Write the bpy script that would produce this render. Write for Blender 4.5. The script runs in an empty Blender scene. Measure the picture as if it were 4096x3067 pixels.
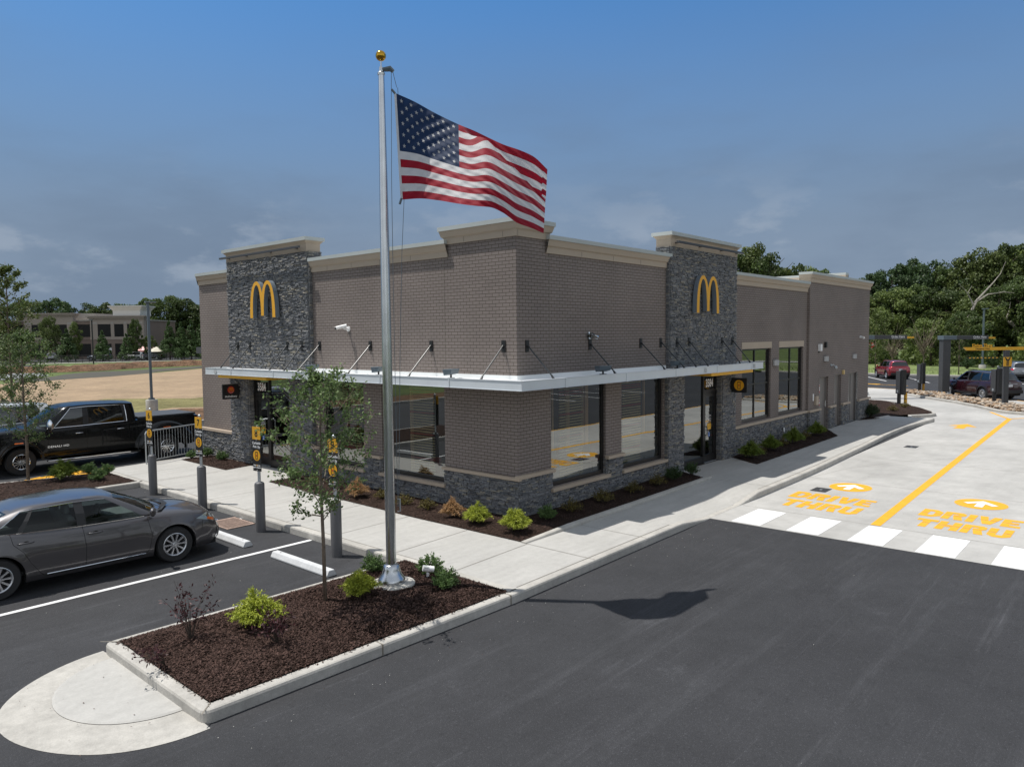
import bpy, bmesh, math, random
import numpy as np
from mathutils import Vector, Matrix
random.seed(7)
S = bpy.context.scene
COL = S.collection
rad = math.radians
# ------------------------------------------------------------------ camera
PITCH, ROLL, YAW = rad(3.66480632), rad(-0.56942198), rad(41.43228042)
CAMP = Vector((-12.05562063, -10.48778071, 3.9979115))
f_ = Vector((math.cos(YAW)*math.cos(PITCH), math.sin(YAW)*math.cos(PITCH), -math.sin(PITCH)))
r0 = Vector((math.sin(YAW), -math.cos(YAW), 0)); u0 = r0.cross(f_)
cr, sr = math.cos(ROLL), math.sin(ROLL)
r_ = cr*r0 + sr*u0; u_ = -sr*r0 + cr*u0
cd = bpy.data.cameras.new('camera'); cam = bpy.data.objects.new('camera', cd); COL.objects.link(cam)
cam.matrix_world = Matrix(((r_.x, u_.x, -f_.x, CAMP.x), (r_.y, u_.y, -f_.y, CAMP.y), (r_.z, u_.z, -f_.z, CAMP.z), (0, 0, 0, 1)))
cd.sensor_fit = 'HORIZONTAL'; cd.sensor_width = 36.0; cd.lens = 2943.69/4096*36.0
cd.clip_start = 0.1; cd.clip_end = 6000
S.camera = cam
# ------------------------------------------------------------------ world
SUN = Vector((-0.2149, 0.3069, 0.9272)).normalized()
W = bpy.data.worlds.new('World'); S.world = W; W.use_nodes = True
nt = W.node_tree; nt.nodes.clear()
def wn(t, **k):
    n = nt.nodes.new(t)
    for a, b in k.items(): setattr(n, a, b)
    return n
wo = wn('ShaderNodeOutputWorld'); bg = wn('ShaderNodeBackground'); bg.inputs[1].default_value = 0.095
sky = wn('ShaderNodeTexSky', sky_type='NISHITA', sun_disc=False, sun_elevation=rad(68), sun_rotation=rad(-35), altitude=250, air_density=1.0, dust_density=1.2, ozone_density=3.0)
tc = wn('ShaderNodeTexCoord'); sep = wn('ShaderNodeSeparateXYZ'); nt.links.new(tc.outputs['Generated'], sep.inputs[0])
def wm(op, a, b=None, clamp=False):
    n = wn('ShaderNodeMath', operation=op, use_clamp=clamp)
    for i, v in enumerate((a, b)):
        if v is None: continue
        if isinstance(v, (int, float)): n.inputs[i].default_value = v
        else: nt.links.new(v, n.inputs[i])
    return n.outputs[0]
def wr(src, a, b, c=0.0, d=1.0):
    n = wn('ShaderNodeMapRange', interpolation_type='SMOOTHSTEP'); nt.links.new(src, n.inputs[0])
    for i, v in enumerate((a, b, c, d)): n.inputs[i+1].default_value = v
    return n.outputs[0]
def wmix(fac, c1, c2, bt='MIX'):
    n = wn('ShaderNodeMixRGB', blend_type=bt)
    for i, v in enumerate((fac, c1, c2)):
        if isinstance(v, (int, float)): n.inputs[i].default_value = v
        elif isinstance(v, tuple): n.inputs[i].default_value = v
        else: nt.links.new(v, n.inputs[i])
    return n.outputs[0]
X_, Y_, Z_ = sep.outputs
def noise(kx, kz, sc, det, rough=0.55, off=0.0):
    c = wn('ShaderNodeCombineXYZ'); nt.links.new(wm('MULTIPLY', X_, kx), c.inputs[0]); nt.links.new(wm('ADD', wm('MULTIPLY', Y_, kx), off), c.inputs[1]); nt.links.new(wm('MULTIPLY', Z_, kz), c.inputs[2])
    n = wn('ShaderNodeTexNoise'); n.inputs['Scale'].default_value = sc; n.inputs['Detail'].default_value = det; n.inputs['Roughness'].default_value = rough
    nt.links.new(c.outputs[0], n.inputs['Vector']); return n.outputs[0]
base = wmix(1.0, sky.outputs[0], (0.34, 0.78, 1.08, 1), 'MULTIPLY')            # deep polarised blue
haze_amt = wm('MULTIPLY', wr(Z_, 0.52, 0.10), 0.95)
c_h = wmix(haze_amt, base, (1.50, 2.03, 2.84, 1))                                # grey-blue summer haze
c_h = wmix(wm('MULTIPLY', wr(Z_, 0.24, -0.02), 0.7), c_h, (2.0, 2.45, 3.1, 1))
veil = wr(noise(1.0, 3.2, 2.1, 6, off=1.7), 0.40, 0.66)
c_v = wmix(wm('MULTIPLY', wm('MULTIPLY', veil, wr(Z_, 0.42, 0.12)), 0.55), c_h, (1.08, 1.52, 2.22, 1))   # soft dark undersides
puff = wr(noise(1.0, 2.4, 7.0, 12, 0.58, off=4.3), 0.50, 0.63)
band_ = wm('MULTIPLY', wr(Z_, 0.24, 0.09), wr(noise(1.0, 2.0, 2.3, 3, off=9.0), 0.38, 0.58))
c_p = wmix(wm('MULTIPLY', wm('MULTIPLY', puff, band_), 0.48), c_v, (2.9, 3.35, 4.0, 1))                # small sunlit puffs
# unseen bright, whitish sky behind the viewpoint, added as fill for the shaded walls
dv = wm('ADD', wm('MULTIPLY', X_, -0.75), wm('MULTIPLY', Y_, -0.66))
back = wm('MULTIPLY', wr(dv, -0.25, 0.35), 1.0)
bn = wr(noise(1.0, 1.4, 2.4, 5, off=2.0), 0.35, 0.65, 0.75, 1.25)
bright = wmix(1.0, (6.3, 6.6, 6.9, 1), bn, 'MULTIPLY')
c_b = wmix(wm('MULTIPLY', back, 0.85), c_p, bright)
up = wmix(wm('MULTIPLY', wr(Z_, 0.44, 0.60), 0.92), c_b, (3.3, 3.7, 4.3, 1))  # paler sky above the frame, added to grey the reflections on the cars
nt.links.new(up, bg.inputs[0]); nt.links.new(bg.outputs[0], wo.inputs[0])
# ------------------------------------------------------------------ sun, exposure
sl = bpy.data.lights.new('sun', 'SUN'); sl.energy = 3.5; sl.angle = rad(0.5); sl.color = (1.0, 0.96, 0.90)
so = bpy.data.objects.new('sun', sl); COL.objects.link(so); so.rotation_euler = SUN.to_track_quat('Z', 'Y').to_euler()
S.view_settings.view_transform = 'Standard'; S.view_settings.look = 'None'; S.view_settings.exposure = 0.5; S.view_settings.gamma = 1.0
S.view_settings.use_curve_mapping = False
S.cycles.max_bounces = 6; S.cycles.diffuse_bounces = 3; S.cycles.glossy_bounces = 3; S.cycles.transmission_bounces = 4; S.cycles.transparent_max_bounces = 8
S.cycles.sample_clamp_indirect = 4.0
# ------------------------------------------------------------------ materials
def nmat(name):
    m = bpy.data.materials.new(name); m.use_nodes = True
    t = m.node_tree; t.nodes.clear()
    o = t.nodes.new('ShaderNodeOutputMaterial'); b = t.nodes.new('ShaderNodeBsdfPrincipled'); t.links.new(b.outputs[0], o.inputs[0])
    return m, t, b, o
def c4(c): return (c[0], c[1], c[2], 1)
def M(name, col, rough=0.6, metal=0.0, spec=0.5, coat=0.0, var=None, bump=None, obj=True, rnd=0, island=0, sheen=0):
    """var = list of (scale, amount[, stretch xyz]) brightness noise; bump=(scale,strength)"""
    m, t, b, o = nmat(name); L = t.links.new
    b.inputs['Base Color'].default_value = c4(col); b.inputs['Roughness'].default_value = rough; b.inputs['Metallic'].default_value = metal
    b.inputs['Specular IOR Level'].default_value = spec; b.inputs['Coat Weight'].default_value = coat; b.inputs['Coat Roughness'].default_value = 0.04
    tcn = t.nodes.new('ShaderNodeTexCoord')
    cur = None
    for v in (var or []):
        sc, am = v[0], v[1]
        n = t.nodes.new('ShaderNodeTexNoise'); n.inputs['Scale'].default_value = sc; n.inputs['Detail'].default_value = 5
        if len(v) > 2:
            mp = t.nodes.new('ShaderNodeMapping'); mp.inputs['Scale'].default_value = v[2]; L(tcn.outputs['Object'], mp.inputs[0]); L(mp.outputs[0], n.inputs['Vector'])
        else: L(tcn.outputs['Object'], n.inputs['Vector'])
        r = t.nodes.new('ShaderNodeMapRange'); r.inputs[1].default_value = 0.3; r.inputs[2].default_value = 0.7; r.inputs[3].default_value = 1-am; r.inputs[4].default_value = 1+am
        L(n.outputs[0], r.inputs[0])
        if cur is None: cur = r.outputs[0]
        else:
            q = t.nodes.new('ShaderNodeMath'); q.operation = 'MULTIPLY'; L(cur, q.inputs[0]); L(r.outputs[0], q.inputs[1]); cur = q.outputs[0]
    for kind, am in (('Random', rnd), ('isl', island)):
        if not am: continue
        if kind == 'isl': g = t.nodes.new('ShaderNodeNewGeometry'); src = g.outputs['Random Per Island']
        else: g = t.nodes.new('ShaderNodeObjectInfo'); src = g.outputs['Random']
        r = t.nodes.new('ShaderNodeMapRange'); r.inputs[3].default_value = 1-am; r.inputs[4].default_value = 1+am; L(src, r.inputs[0])
        if cur is None: cur = r.outputs[0]
        else:
            q = t.nodes.new('ShaderNodeMath'); q.operation = 'MULTIPLY'; L(cur, q.inputs[0]); L(r.outputs[0], q.inputs[1]); cur = q.outputs[0]
    if cur is not None:
        x = t.nodes.new('ShaderNodeVectorMath'); x.operation = 'SCALE'; x.inputs[0].default_value = col[:3]; L(cur, x.inputs['Scale']); L(x.outputs[0], b.inputs['Base Color'])
    if bump:
        n = t.nodes.new('ShaderNodeTexNoise'); n.inputs['Scale'].default_value = bump[0]; n.inputs['Detail'].default_value = 4; L(tcn.outputs['Object'], n.inputs['Vector'])
        bp = t.nodes.new('ShaderNodeBump'); bp.inputs['Strength'].default_value = bump[1]; bp.inputs['Distance'].default_value = bump[2] if len(bump) > 2 else 0.02
        L(n.outputs[0], bp.inputs['Height']); L(bp.outputs[0], b.inputs['Normal'])
    return m
def leafmat(name, col, col2=None, rnd=0.25, trans=0.25, isl=0.35):
    m, t, b, o = nmat(name); L = t.links.new
    col2 = col2 or tuple(c*0.6 for c in col)
    g = t.nodes.new('ShaderNodeNewGeometry'); oi = t.nodes.new('ShaderNodeObjectInfo')
    mx = t.nodes.new('ShaderNodeMixRGB'); mx.inputs[1].default_value = c4(col2); mx.inputs[2].default_value = c4(col); L(g.outputs['Random Per Island'], mx.inputs[0])
    r = t.nodes.new('ShaderNodeMapRange'); r.inputs[3].default_value = 1-rnd; r.inputs[4].default_value = 1+rnd; L(oi.outputs['Random'], r.inputs[0])
    x = t.nodes.new('ShaderNodeVectorMath'); x.operation = 'SCALE'; L(mx.outputs[0], x.inputs[0]); L(r.outputs[0], x.inputs['Scale'])
    L(x.outputs[0], b.inputs['Base Color']); b.inputs['Roughness'].default_value = 0.55; b.inputs['Specular IOR Level'].default_value = 0.35
    tr = t.nodes.new('ShaderNodeBsdfTranslucent'); L(x.outputs[0], tr.inputs[0])
    ms = t.nodes.new('ShaderNodeMixShader'); ms.inputs[0].default_value = trans; L(b.outputs[0], ms.inputs[1]); L(tr.outputs[0], ms.inputs[2]); L(ms.outputs[0], o.inputs[0])
    return m
def glassmat(name, tint=(0.3, 0.33, 0.33), ior=1.9, wav=0.0, rough=0.0, lo=0.0):
    m, t, b, o = nmat(name); t.nodes.remove(b); L = t.links.new
    tr = t.nodes.new('ShaderNodeBsdfTransparent'); tr.inputs[0].default_value = c4(tint)
    gl = t.nodes.new('ShaderNodeBsdfGlossy'); gl.inputs['Color'].default_value = (0.9, 0.93, 0.92, 1); gl.inputs['Roughness'].default_value = rough
    fr = t.nodes.new('ShaderNodeFresnel'); fr.inputs[0].default_value = ior
    ms = t.nodes.new('ShaderNodeMixShader')
    if lo:
        mr = t.nodes.new('ShaderNodeMapRange'); mr.inputs[3].default_value = lo; L(fr.outputs[0], mr.inputs[0]); L(mr.outputs[0], ms.inputs[0])
    else: L(fr.outputs[0], ms.inputs[0])
    L(tr.outputs[0], ms.inputs[1]); L(gl.outputs[0], ms.inputs[2]); L(ms.outputs[0], o.inputs[0])
    if wav:
        tcn = t.nodes.new('ShaderNodeTexCoord'); n = t.nodes.new('ShaderNodeTexNoise'); n.inputs['Scale'].default_value = 1.1; n.inputs['Detail'].default_value = 1
        L(tcn.outputs['Object'], n.inputs['Vector'])
        bp = t.nodes.new('ShaderNodeBump'); bp.inputs['Strength'].default_value = wav; bp.inputs['Distance'].default_value = 0.02; L(n.outputs[0], bp.inputs['Height']); L(bp.outputs[0], gl.inputs['Normal'])
    return m
def scuffed(name, col, rough, streaks, specks, bump):
    """paving: base colour with cloudy tone, long faint scuffs, small light and dark specks"""
    m, t, b, o = nmat(name); L = t.links.new; tcn = t.nodes.new('ShaderNodeTexCoord')
    def nz(scale, det, stretch=None, rot=0.0, rgh=0.5):
        n = t.nodes.new('ShaderNodeTexNoise'); n.inputs['Scale'].default_value = scale; n.inputs['Detail'].default_value = det; n.inputs['Roughness'].default_value = rgh
        mp = t.nodes.new('ShaderNodeMapping'); mp.inputs['Scale'].default_value = stretch or (1,1,1); mp.inputs['Rotation'].default_value = (0,0,rot); L(tcn.outputs['Object'], mp.inputs[0]); L(mp.outputs[0], n.inputs['Vector']); return n.outputs[0]
    def mr(src, a, b_, c, d):
        r = t.nodes.new('ShaderNodeMapRange'); L(src, r.inputs[0])
        for k, v in enumerate((a, b_, c, d)): r.inputs[k+1].default_value = v
        return r.outputs[0]
    def mul(x, y):
        q = t.nodes.new('ShaderNodeMath'); q.operation = 'MULTIPLY'; L(x, q.inputs[0]); L(y, q.inputs[1]); return q.outputs[0]
    cur = mr(nz(0.28, 4), .3, .7, .86, 1.14)
    cur = mul(cur, mr(nz(2.2, 6, rgh=.65), .3, .7, .90, 1.10))
    for (sc, st_, rot, lo_, hi, am) in streaks: cur = mul(cur, mr(nz(sc, 8, st_, rot, .7), lo_, hi, 1.0, am))
    for (sc, lo_, hi, am) in specks: cur = mul(cur, mr(nz(sc, 2), lo_, hi, 1.0, am))
    x = t.nodes.new('ShaderNodeVectorMath'); x.operation = 'SCALE'; x.inputs[0].default_value = col; L(cur, x.inputs['Scale']); L(x.outputs[0], b.inputs['Base Color'])
    b.inputs['Roughness'].default_value = rough; b.inputs['Specular IOR Level'].default_value = .35
    bp = t.nodes.new('ShaderNodeBump'); bp.inputs['Strength'].default_value = bump[1]; bp.inputs['Distance'].default_value = .012; L(nz(bump[0], 3), bp.inputs['Height']); L(bp.outputs[0], b.inputs['Normal'])
    return m
MT = {}
MT['asphalt'] = scuffed('asphalt', (0.0300, 0.0306, 0.0335), 0.86, [(0.9,(0.12,1.6,1),0.5,.55,.72,1.5), (1.4,(0.10,2.0,1),-0.35,.58,.74,1.45), (0.5,(0.3,1.2,1),0.1,.56,.70,.78), (1.1,(1,1,1),0,.64,.72,1.35), (3.0,(0.12,2.6,1),0.65,.60,.70,1.45), (4.0,(0.08,2.4,1),-0.6,.62,.70,1.4)], [(22,.58,.72,1.25),(17,.40,.28,.82),(60,.60,.75,2.2),(38,.30,.20,.6),(130,.55,.8,1.9),(14,.70,.76,1.5)], (90,.7))
MT['concrete'] = scuffed('concrete_slab', (0.375, 0.368, 0.352), 0.85, [(0.8,(0.08,1.3,1),0.02,.50,.72,.93), (0.6,(1,1,1),0,.60,.75,.93), (2.6,(0.2,3,1),1.57,.5,.75,1.06)], [(9,.72,.78,.72),(40,.62,.8,.9)], (120,.15))
MT['walk'] = M('concrete_walk', (0.385, 0.377, 0.357), 0.85, spec=0.3, var=[(0.5, 0.07), (2.2, 0.06, (0.4, 2.5, 1)), (9, 0.05), (45, 0.05)], bump=(120, 0.12, 0.01))
MT['kerb'] = M('concrete_kerb', (0.39, 0.375, 0.345), 0.85, spec=0.3, var=[(0.7, 0.12), (2.5, 0.10), (12, 0.09), (60, 0.09)], bump=(60, 0.25, 0.01))
MT['joint'] = M('joint', (0.20, 0.18, 0.15), 0.9)
MT['white_paint'] = scuffed('white_marking', (0.70, 0.70, 0.70), 0.6, [(1.5,(0.3,2,1),.3,.55,.75,.86),(3,(1,1,1),0,.6,.75,.88)], [(14,.62,.75,.78),(60,.6,.8,.85)], (60,.2))
MT['yellow_paint'] = M('yellow_marking', (0.72, 0.36, 0.014), 0.6, var=[(4, 0.06), (60, 0.06)])
MT['grass'] = M('grass', (0.085, 0.115, 0.035), 0.9, spec=0.2, var=[(0.25, 0.3), (3, 0.25), (20, 0.3)], bump=(6, 0.6, 0.1))
MT['grass2'] = M('bank_grass', (0.15, 0.19, 0.070), 0.9, spec=0.2, var=[(0.3, 0.35), (2.5, 0.3), (14, 0.3)], bump=(6, 0.6, 0.1))
MT['straw'] = scuffed('straw_field', (0.285, 0.205, 0.128), 0.95, [(0.10,(1,1,1),0,.50,.70,.80),(0.5,(0.5,1.5,1),.4,.5,.75,1.22),(1.2,(1,1,1),0,.52,.72,.72)], [(5,.55,.75,.72),(9,.55,.8,1.4)], (6,.5))
_t = MT['straw'].node_tree; _b = next(n for n in _t.nodes if n.type == 'BSDF_PRINCIPLED'); _src = _b.inputs['Base Color'].links[0].from_socket
_n = _t.nodes.new('ShaderNodeTexNoise'); _n.inputs['Scale'].default_value = .22; _n.inputs['Detail'].default_value = 9; _n.inputs['Roughness'].default_value = .7; _c = _t.nodes.new('ShaderNodeTexCoord'); _t.links.new(_c.outputs['Object'], _n.inputs['Vector'])
_r = _t.nodes.new('ShaderNodeMapRange'); _r.inputs[1].default_value = .56; _r.inputs[2].default_value = .74; _r.inputs[4].default_value = .55; _t.links.new(_n.outputs[0], _r.inputs[0])
_m = _t.nodes.new('ShaderNodeMixRGB'); _m.inputs[2].default_value = (0.105,0.115,0.045,1); _t.links.new(_r.outputs[0], _m.inputs[0]); _t.links.new(_src, _m.inputs[1]); _t.links.new(_m.outputs[0], _b.inputs['Base Color'])
MT['dry_grass'] = M('dry_grass', (0.17, 0.155, 0.070), 0.95, spec=0.1, var=[(0.4, 0.25), (3, 0.25), (14, 0.3)], bump=(6, .6, .1))
MT['dirt'] = M('dirt', (0.14, 0.085, 0.052), 0.95, spec=0.1, var=[(0.8, 0.35), (5, 0.35)], bump=(3, 1.0, 0.3))
MT['gravel'] = M('gravel', (0.24, 0.25, 0.26), 0.95, spec=0.1, var=[(3, 0.3), (9, 0.3)], bump=(5, 1, 0.1))
MT['water'] = M('pond', (0.050, 0.042, 0.022), 0.7, spec=0.5, var=[(0.5, 0.2)], bump=(2, 0.05, 0.1))
MT['mulch'] = M('mulch', (0.034, 0.021, 0.016), 0.95, spec=0.15, var=[(2, 0.2), (25, 0.5), (90, 0.6)], bump=(60, 1.0, 0.03))
MT['chips'] = M('bark_chips', (0.070, 0.042, 0.034), 0.9, spec=0.2, island=0.55)
MT['beige'] = M('beige_stucco', (0.40, 0.335, 0.265), 0.85, spec=0.3, var=[(1.5, 0.03), (80, 0.05)], bump=(160, 0.2, 0.005))
MT['cap'] = M('pale_metal_coping', (0.42, 0.45, 0.44), 0.5, metal=0.1, var=[(0.8, 0.04)])
MT['sill'] = M('cast_sill', (0.42, 0.345, 0.27), 0.85, spec=0.3, var=[(2, 0.05), (60, 0.04)])
MT['roof'] = M('roof_membrane', (0.6, 0.6, 0.58), 0.8)
MT['canopy'] = M('canopy_silver', (0.60, 0.64, 0.67), 0.45, metal=0.15, var=[(2, 0.04)])
MT['deck'] = M('canopy_deck', (0.78, 0.80, 0.80), 0.5)
MT['black'] = M('black_metal', (0.012, 0.012, 0.013), 0.45)
MT['darkgrey'] = M('charcoal_metal', (0.05, 0.052, 0.056), 0.5, var=[(3, 0.05)])
MT['rod'] = M('rod_steel', (0.030, 0.034, 0.038), 0.35, metal=0.0)
MT['frame'] = M('bronze_frame', (0.010, 0.009, 0.009), 0.35)
MT['yellow'] = M('yellow_enamel', (0.66, 0.35, 0.02), 0.4)
MT['archyel'] = M('arch_yellow', (0.72, 0.36, 0.015), 0.4)
MT['archside'] = M('arch_grey_side', (0.15, 0.18, 0.21), 0.5)
MT['white'] = M('white_enamel', (0.75, 0.75, 0.75), 0.4)
MT['red'] = M('red_enamel', (0.42, 0.025, 0.02), 0.4)
MT['blue'] = M('blue_enamel', (0.03, 0.12, 0.42), 0.4)
MT['steel'] = M('brushed_aluminium', (0.52, 0.54, 0.56), 0.26, metal=1.0, var=[(4, 0.08), (3, 0.06, (30, 30, 0.5))], bump=(8, 0.03, 0.01))
MT['galv'] = M('galvanised', (0.45, 0.48, 0.50), 0.45, metal=0.7, var=[(8, 0.1)])
MT['chrome'] = M('chrome', (0.75, 0.76, 0.78), 0.08, metal=1.0)
MT['gold'] = M('gold_ball', (0.52, 0.30, 0.04), 0.16, metal=1.0, var=[(6, 0.15)])
MT['bollard'] = M('bollard_sleeve', (0.10, 0.10, 0.105), 0.42, var=[(5, 0.04)])
MT['lampgrey'] = M('lamp_grey', (0.11, 0.14, 0.165), 0.45, metal=0.2)
MT['door'] = M('door_paint', (0.17, 0.155, 0.145), 0.38, var=[(2, 0.03)])
MT['rust'] = M('rusty_iron', (0.33, 0.235, 0.19), 0.85, var=[(14, 0.25)])
MT['void'] = M('dark_void', (0.004, 0.004, 0.004), 0.9)
MT['wood'] = M('pale_wood', (0.70, 0.44, 0.25), 0.5, var=[(5, 0.08, (6, 6, 0.5))])
MT['slat'] = M('slat_wood', (0.72, 0.60, 0.36), 0.5)
MT['floor'] = M('tile_floor', (0.20, 0.20, 0.19), 0.35)
MT['glass'] = glassmat('window_glass', (0.66, 0.70, 0.67), 1.6, 0.05, lo=0.22)
MT['carglass'] = glassmat('car_glass', (0.50, 0.58, 0.57), 1.42)
MT['carglass_dark'] = glassmat('tinted_glass', (0.02, 0.022, 0.025), 1.55, lo=0.06)
MT['tyre'] = M('tyre_rubber', (0.018, 0.018, 0.019), 0.8, bump=(60, 0.1, 0.005))
MT['alloy'] = M('alloy', (0.55, 0.56, 0.58), 0.28, metal=0.85)
MT['trim'] = M('black_trim', (0.014, 0.014, 0.015), 0.5)
MT['interior'] = M('car_interior', (0.20, 0.20, 0.20), 0.8)
MT['lens'] = glassmat('lamp_lens', (0.75, 0.78, 0.75), 1.5, lo=0.08)
MT['redlens'] = M('red_lens', (0.45, 0.012, 0.015), 0.12, coat=1)
MT['amber'] = M('amber_lens', (0.75, 0.16, 0.02), 0.15, coat=1)
MT['bark'] = M('tree_bark', (0.16, 0.125, 0.095), 0.9, var=[(20, 0.25)], bump=(30, 0.5, 0.02))
MT['bark_dark'] = M('dark_bark', (0.06, 0.045, 0.035), 0.9, var=[(5, 0.3)])
MT['deadwood'] = M('bleached_wood', (0.27, 0.245, 0.215), 0.9, var=[(3, 0.25)])
MT['skin'] = M('skin', (0.40, 0.22, 0.15), 0.6)
MT['plate'] = M('licence_plate', (0.6, 0.62, 0.65), 0.4)
# brick: texture plane is (x+y, z)
def brick(name, c1, c2, mortar, bw=0.203, rh=0.0762, mo=0.009):
    m, t, b, o = nmat(name); L = t.links.new
    tcn = t.nodes.new('ShaderNodeTexCoord'); sp = t.nodes.new('ShaderNodeSeparateXYZ'); L(tcn.outputs['Object'], sp.inputs[0])
    ad = t.nodes.new('ShaderNodeMath'); ad.operation = 'ADD'; L(sp.outputs[0], ad.inputs[0]); L(sp.outputs[1], ad.inputs[1])
    cb = t.nodes.new('ShaderNodeCombineXYZ'); L(ad.outputs[0], cb.inputs[0]); L(sp.outputs[2], cb.inputs[1])
    br = t.nodes.new('ShaderNodeTexBrick'); L(cb.outputs[0], br.inputs['Vector'])
    br.inputs['Color1'].default_value = c4(c1); br.inputs['Color2'].default_value = c4(c2); br.inputs['Mortar'].default_value = c4(mortar)
    br.inputs['Scale'].default_value = 1.0; br.inputs['Brick Width'].default_value = bw; br.inputs['Row Height'].default_value = rh; br.inputs['Mortar Size'].default_value = mo*0.5; br.inputs['Mortar Smooth'].default_value = 0.15; br.offset = 0.5
    n = t.nodes.new('ShaderNodeTexNoise'); n.inputs['Scale'].default_value = 0.5; n.inputs['Detail'].default_value = 6; L(tcn.outputs['Object'], n.inputs['Vector'])
    r = t.nodes.new('ShaderNodeMapRange'); r.inputs[1].default_value = 0.3; r.inputs[2].default_value = 0.7; r.inputs[3].default_value = 0.88; r.inputs[4].default_value = 1.12; L(n.outputs[0], r.inputs[0])
    x = t.nodes.new('ShaderNodeVectorMath'); x.operation = 'SCALE'; L(br.outputs[0], x.inputs[0]); L(r.outputs[0], x.inputs['Scale']); L(x.outputs[0], b.inputs['Base Color'])
    b.inputs['Roughness'].default_value = 0.85; b.inputs['Specular IOR Level'].default_value = 0.3
    n2 = t.nodes.new('ShaderNodeTexNoise'); n2.inputs['Scale'].default_value = 90; L(tcn.outputs['Object'], n2.inputs['Vector'])
    q = t.nodes.new('ShaderNodeMath'); q.operation = 'MULTIPLY_ADD'; L(br.outputs['Fac'], q.inputs[0]); q.inputs[1].default_value = -1.0; L(n2.outputs[0], q.inputs[2])
    bp = t.nodes.new('ShaderNodeBump'); bp.inputs['Strength'].default_value = 0.12; bp.inputs['Distance'].default_value = 0.006; L(q.outputs[0], bp.inputs['Height']); L(bp.outputs[0], b.inputs['Normal'])
    return m
MT['brick'] = brick('taupe_brick', (0.214, 0.183, 0.167), (0.196, 0.168, 0.154), (0.078, 0.060, 0.051), mo=0.014)
def stonemat():
    m, t, b, o = nmat('ledger_stone'); L = t.links.new
    g = t.nodes.new('ShaderNodeNewGeometry'); rp = t.nodes.new('ShaderNodeValToRGB'); L(g.outputs['Random Per Island'], rp.inputs[0])
    el = rp.color_ramp.elements; el[0].position = 0; el[0].color = (0.100, 0.105, 0.113, 1); el[1].position = 1; el[1].color = (0.29, 0.265, 0.22, 1)
    for p, c in ((0.3, (0.150, 0.156, 0.167)), (0.55, (0.195, 0.199, 0.207)), (0.72, (0.145, 0.146, 0.150)), (0.86, (0.25, 0.247, 0.242)), (0.94, (0.235, 0.22, 0.185))):
        e = el.new(p); e.color = c4(c)
    tcn = t.nodes.new('ShaderNodeTexCoord'); n = t.nodes.new('ShaderNodeTexNoise'); n.inputs['Scale'].default_value = 25; n.inputs['Detail'].default_value = 6; L(tcn.outputs['Object'], n.inputs['Vector'])
    r = t.nodes.new('ShaderNodeMapRange'); r.inputs[1].default_value = 0.3; r.inputs[2].default_value = 0.7; r.inputs[3].default_value = 0.62; r.inputs[4].default_value = 1.3; L(n.outputs[0], r.inputs[0])
    x = t.nodes.new('ShaderNodeVectorMath'); x.operation = 'SCALE'; L(rp.outputs[0], x.inputs[0]); L(r.outputs[0], x.inputs['Scale']); L(x.outputs[0], b.inputs['Base Color'])
    b.inputs['Roughness'].default_value = 0.85; b.inputs['Specular IOR Level'].default_value = 0.3
    bp = t.nodes.new('ShaderNodeBump'); bp.inputs['Strength'].default_value = 0.6; bp.inputs['Distance'].default_value = 0.015; L(n.outputs[0], bp.inputs['Height']); L(bp.outputs[0], b.inputs['Normal'])
    return m
MT['stone'] = stonemat()
LF = {}
LF['oak'] = leafmat('forest_leaf', (0.100, 0.145, 0.038), (0.042, 0.068, 0.019), 0.30, 0.35)
LF['deep'] = leafmat('deep_leaf', (0.068, 0.115, 0.038), (0.030, 0.056, 0.020), 0.25, 0.33)
LF['cone'] = leafmat('evergreen_leaf', (0.105, 0.165, 0.055), (0.050, 0.088, 0.030), 0.2, 0.15)
LF['light'] = leafmat('light_leaf', (0.135, 0.175, 0.042), (0.060, 0.088, 0.023), 0.25, 0.25)
LF['young'] = leafmat('young_leaf', (0.150, 0.215, 0.068), (0.070, 0.115, 0.042), 0.1, 0.35)
LF['box'] = leafmat('boxwood_leaf', (0.150, 0.235, 0.070), (0.055, 0.105, 0.034), 0.12, 0.2)
LF['mop'] = leafmat('gold_thread', (0.46, 0.50, 0.060), (0.20, 0.25, 0.028), 0.08, 0.25)
LF['mopg'] = leafmat('green_gold_thread', (0.20, 0.26, 0.035), (0.07, 0.11, 0.018), 0.08, 0.25)
LF['dead'] = leafmat('dead_thread', (0.52, 0.32, 0.15), (0.26, 0.15, 0.07), 0.05, 0.2)
LF['dull'] = leafmat('dull_leaf', (0.17, 0.135, 0.030), (0.055, 0.050, 0.018), 0.1, 0.2)
LF['plum'] = leafmat('plum_leaf', (0.085, 0.028, 0.030), (0.025, 0.010, 0.012), 0.05, 0.15)
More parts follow.
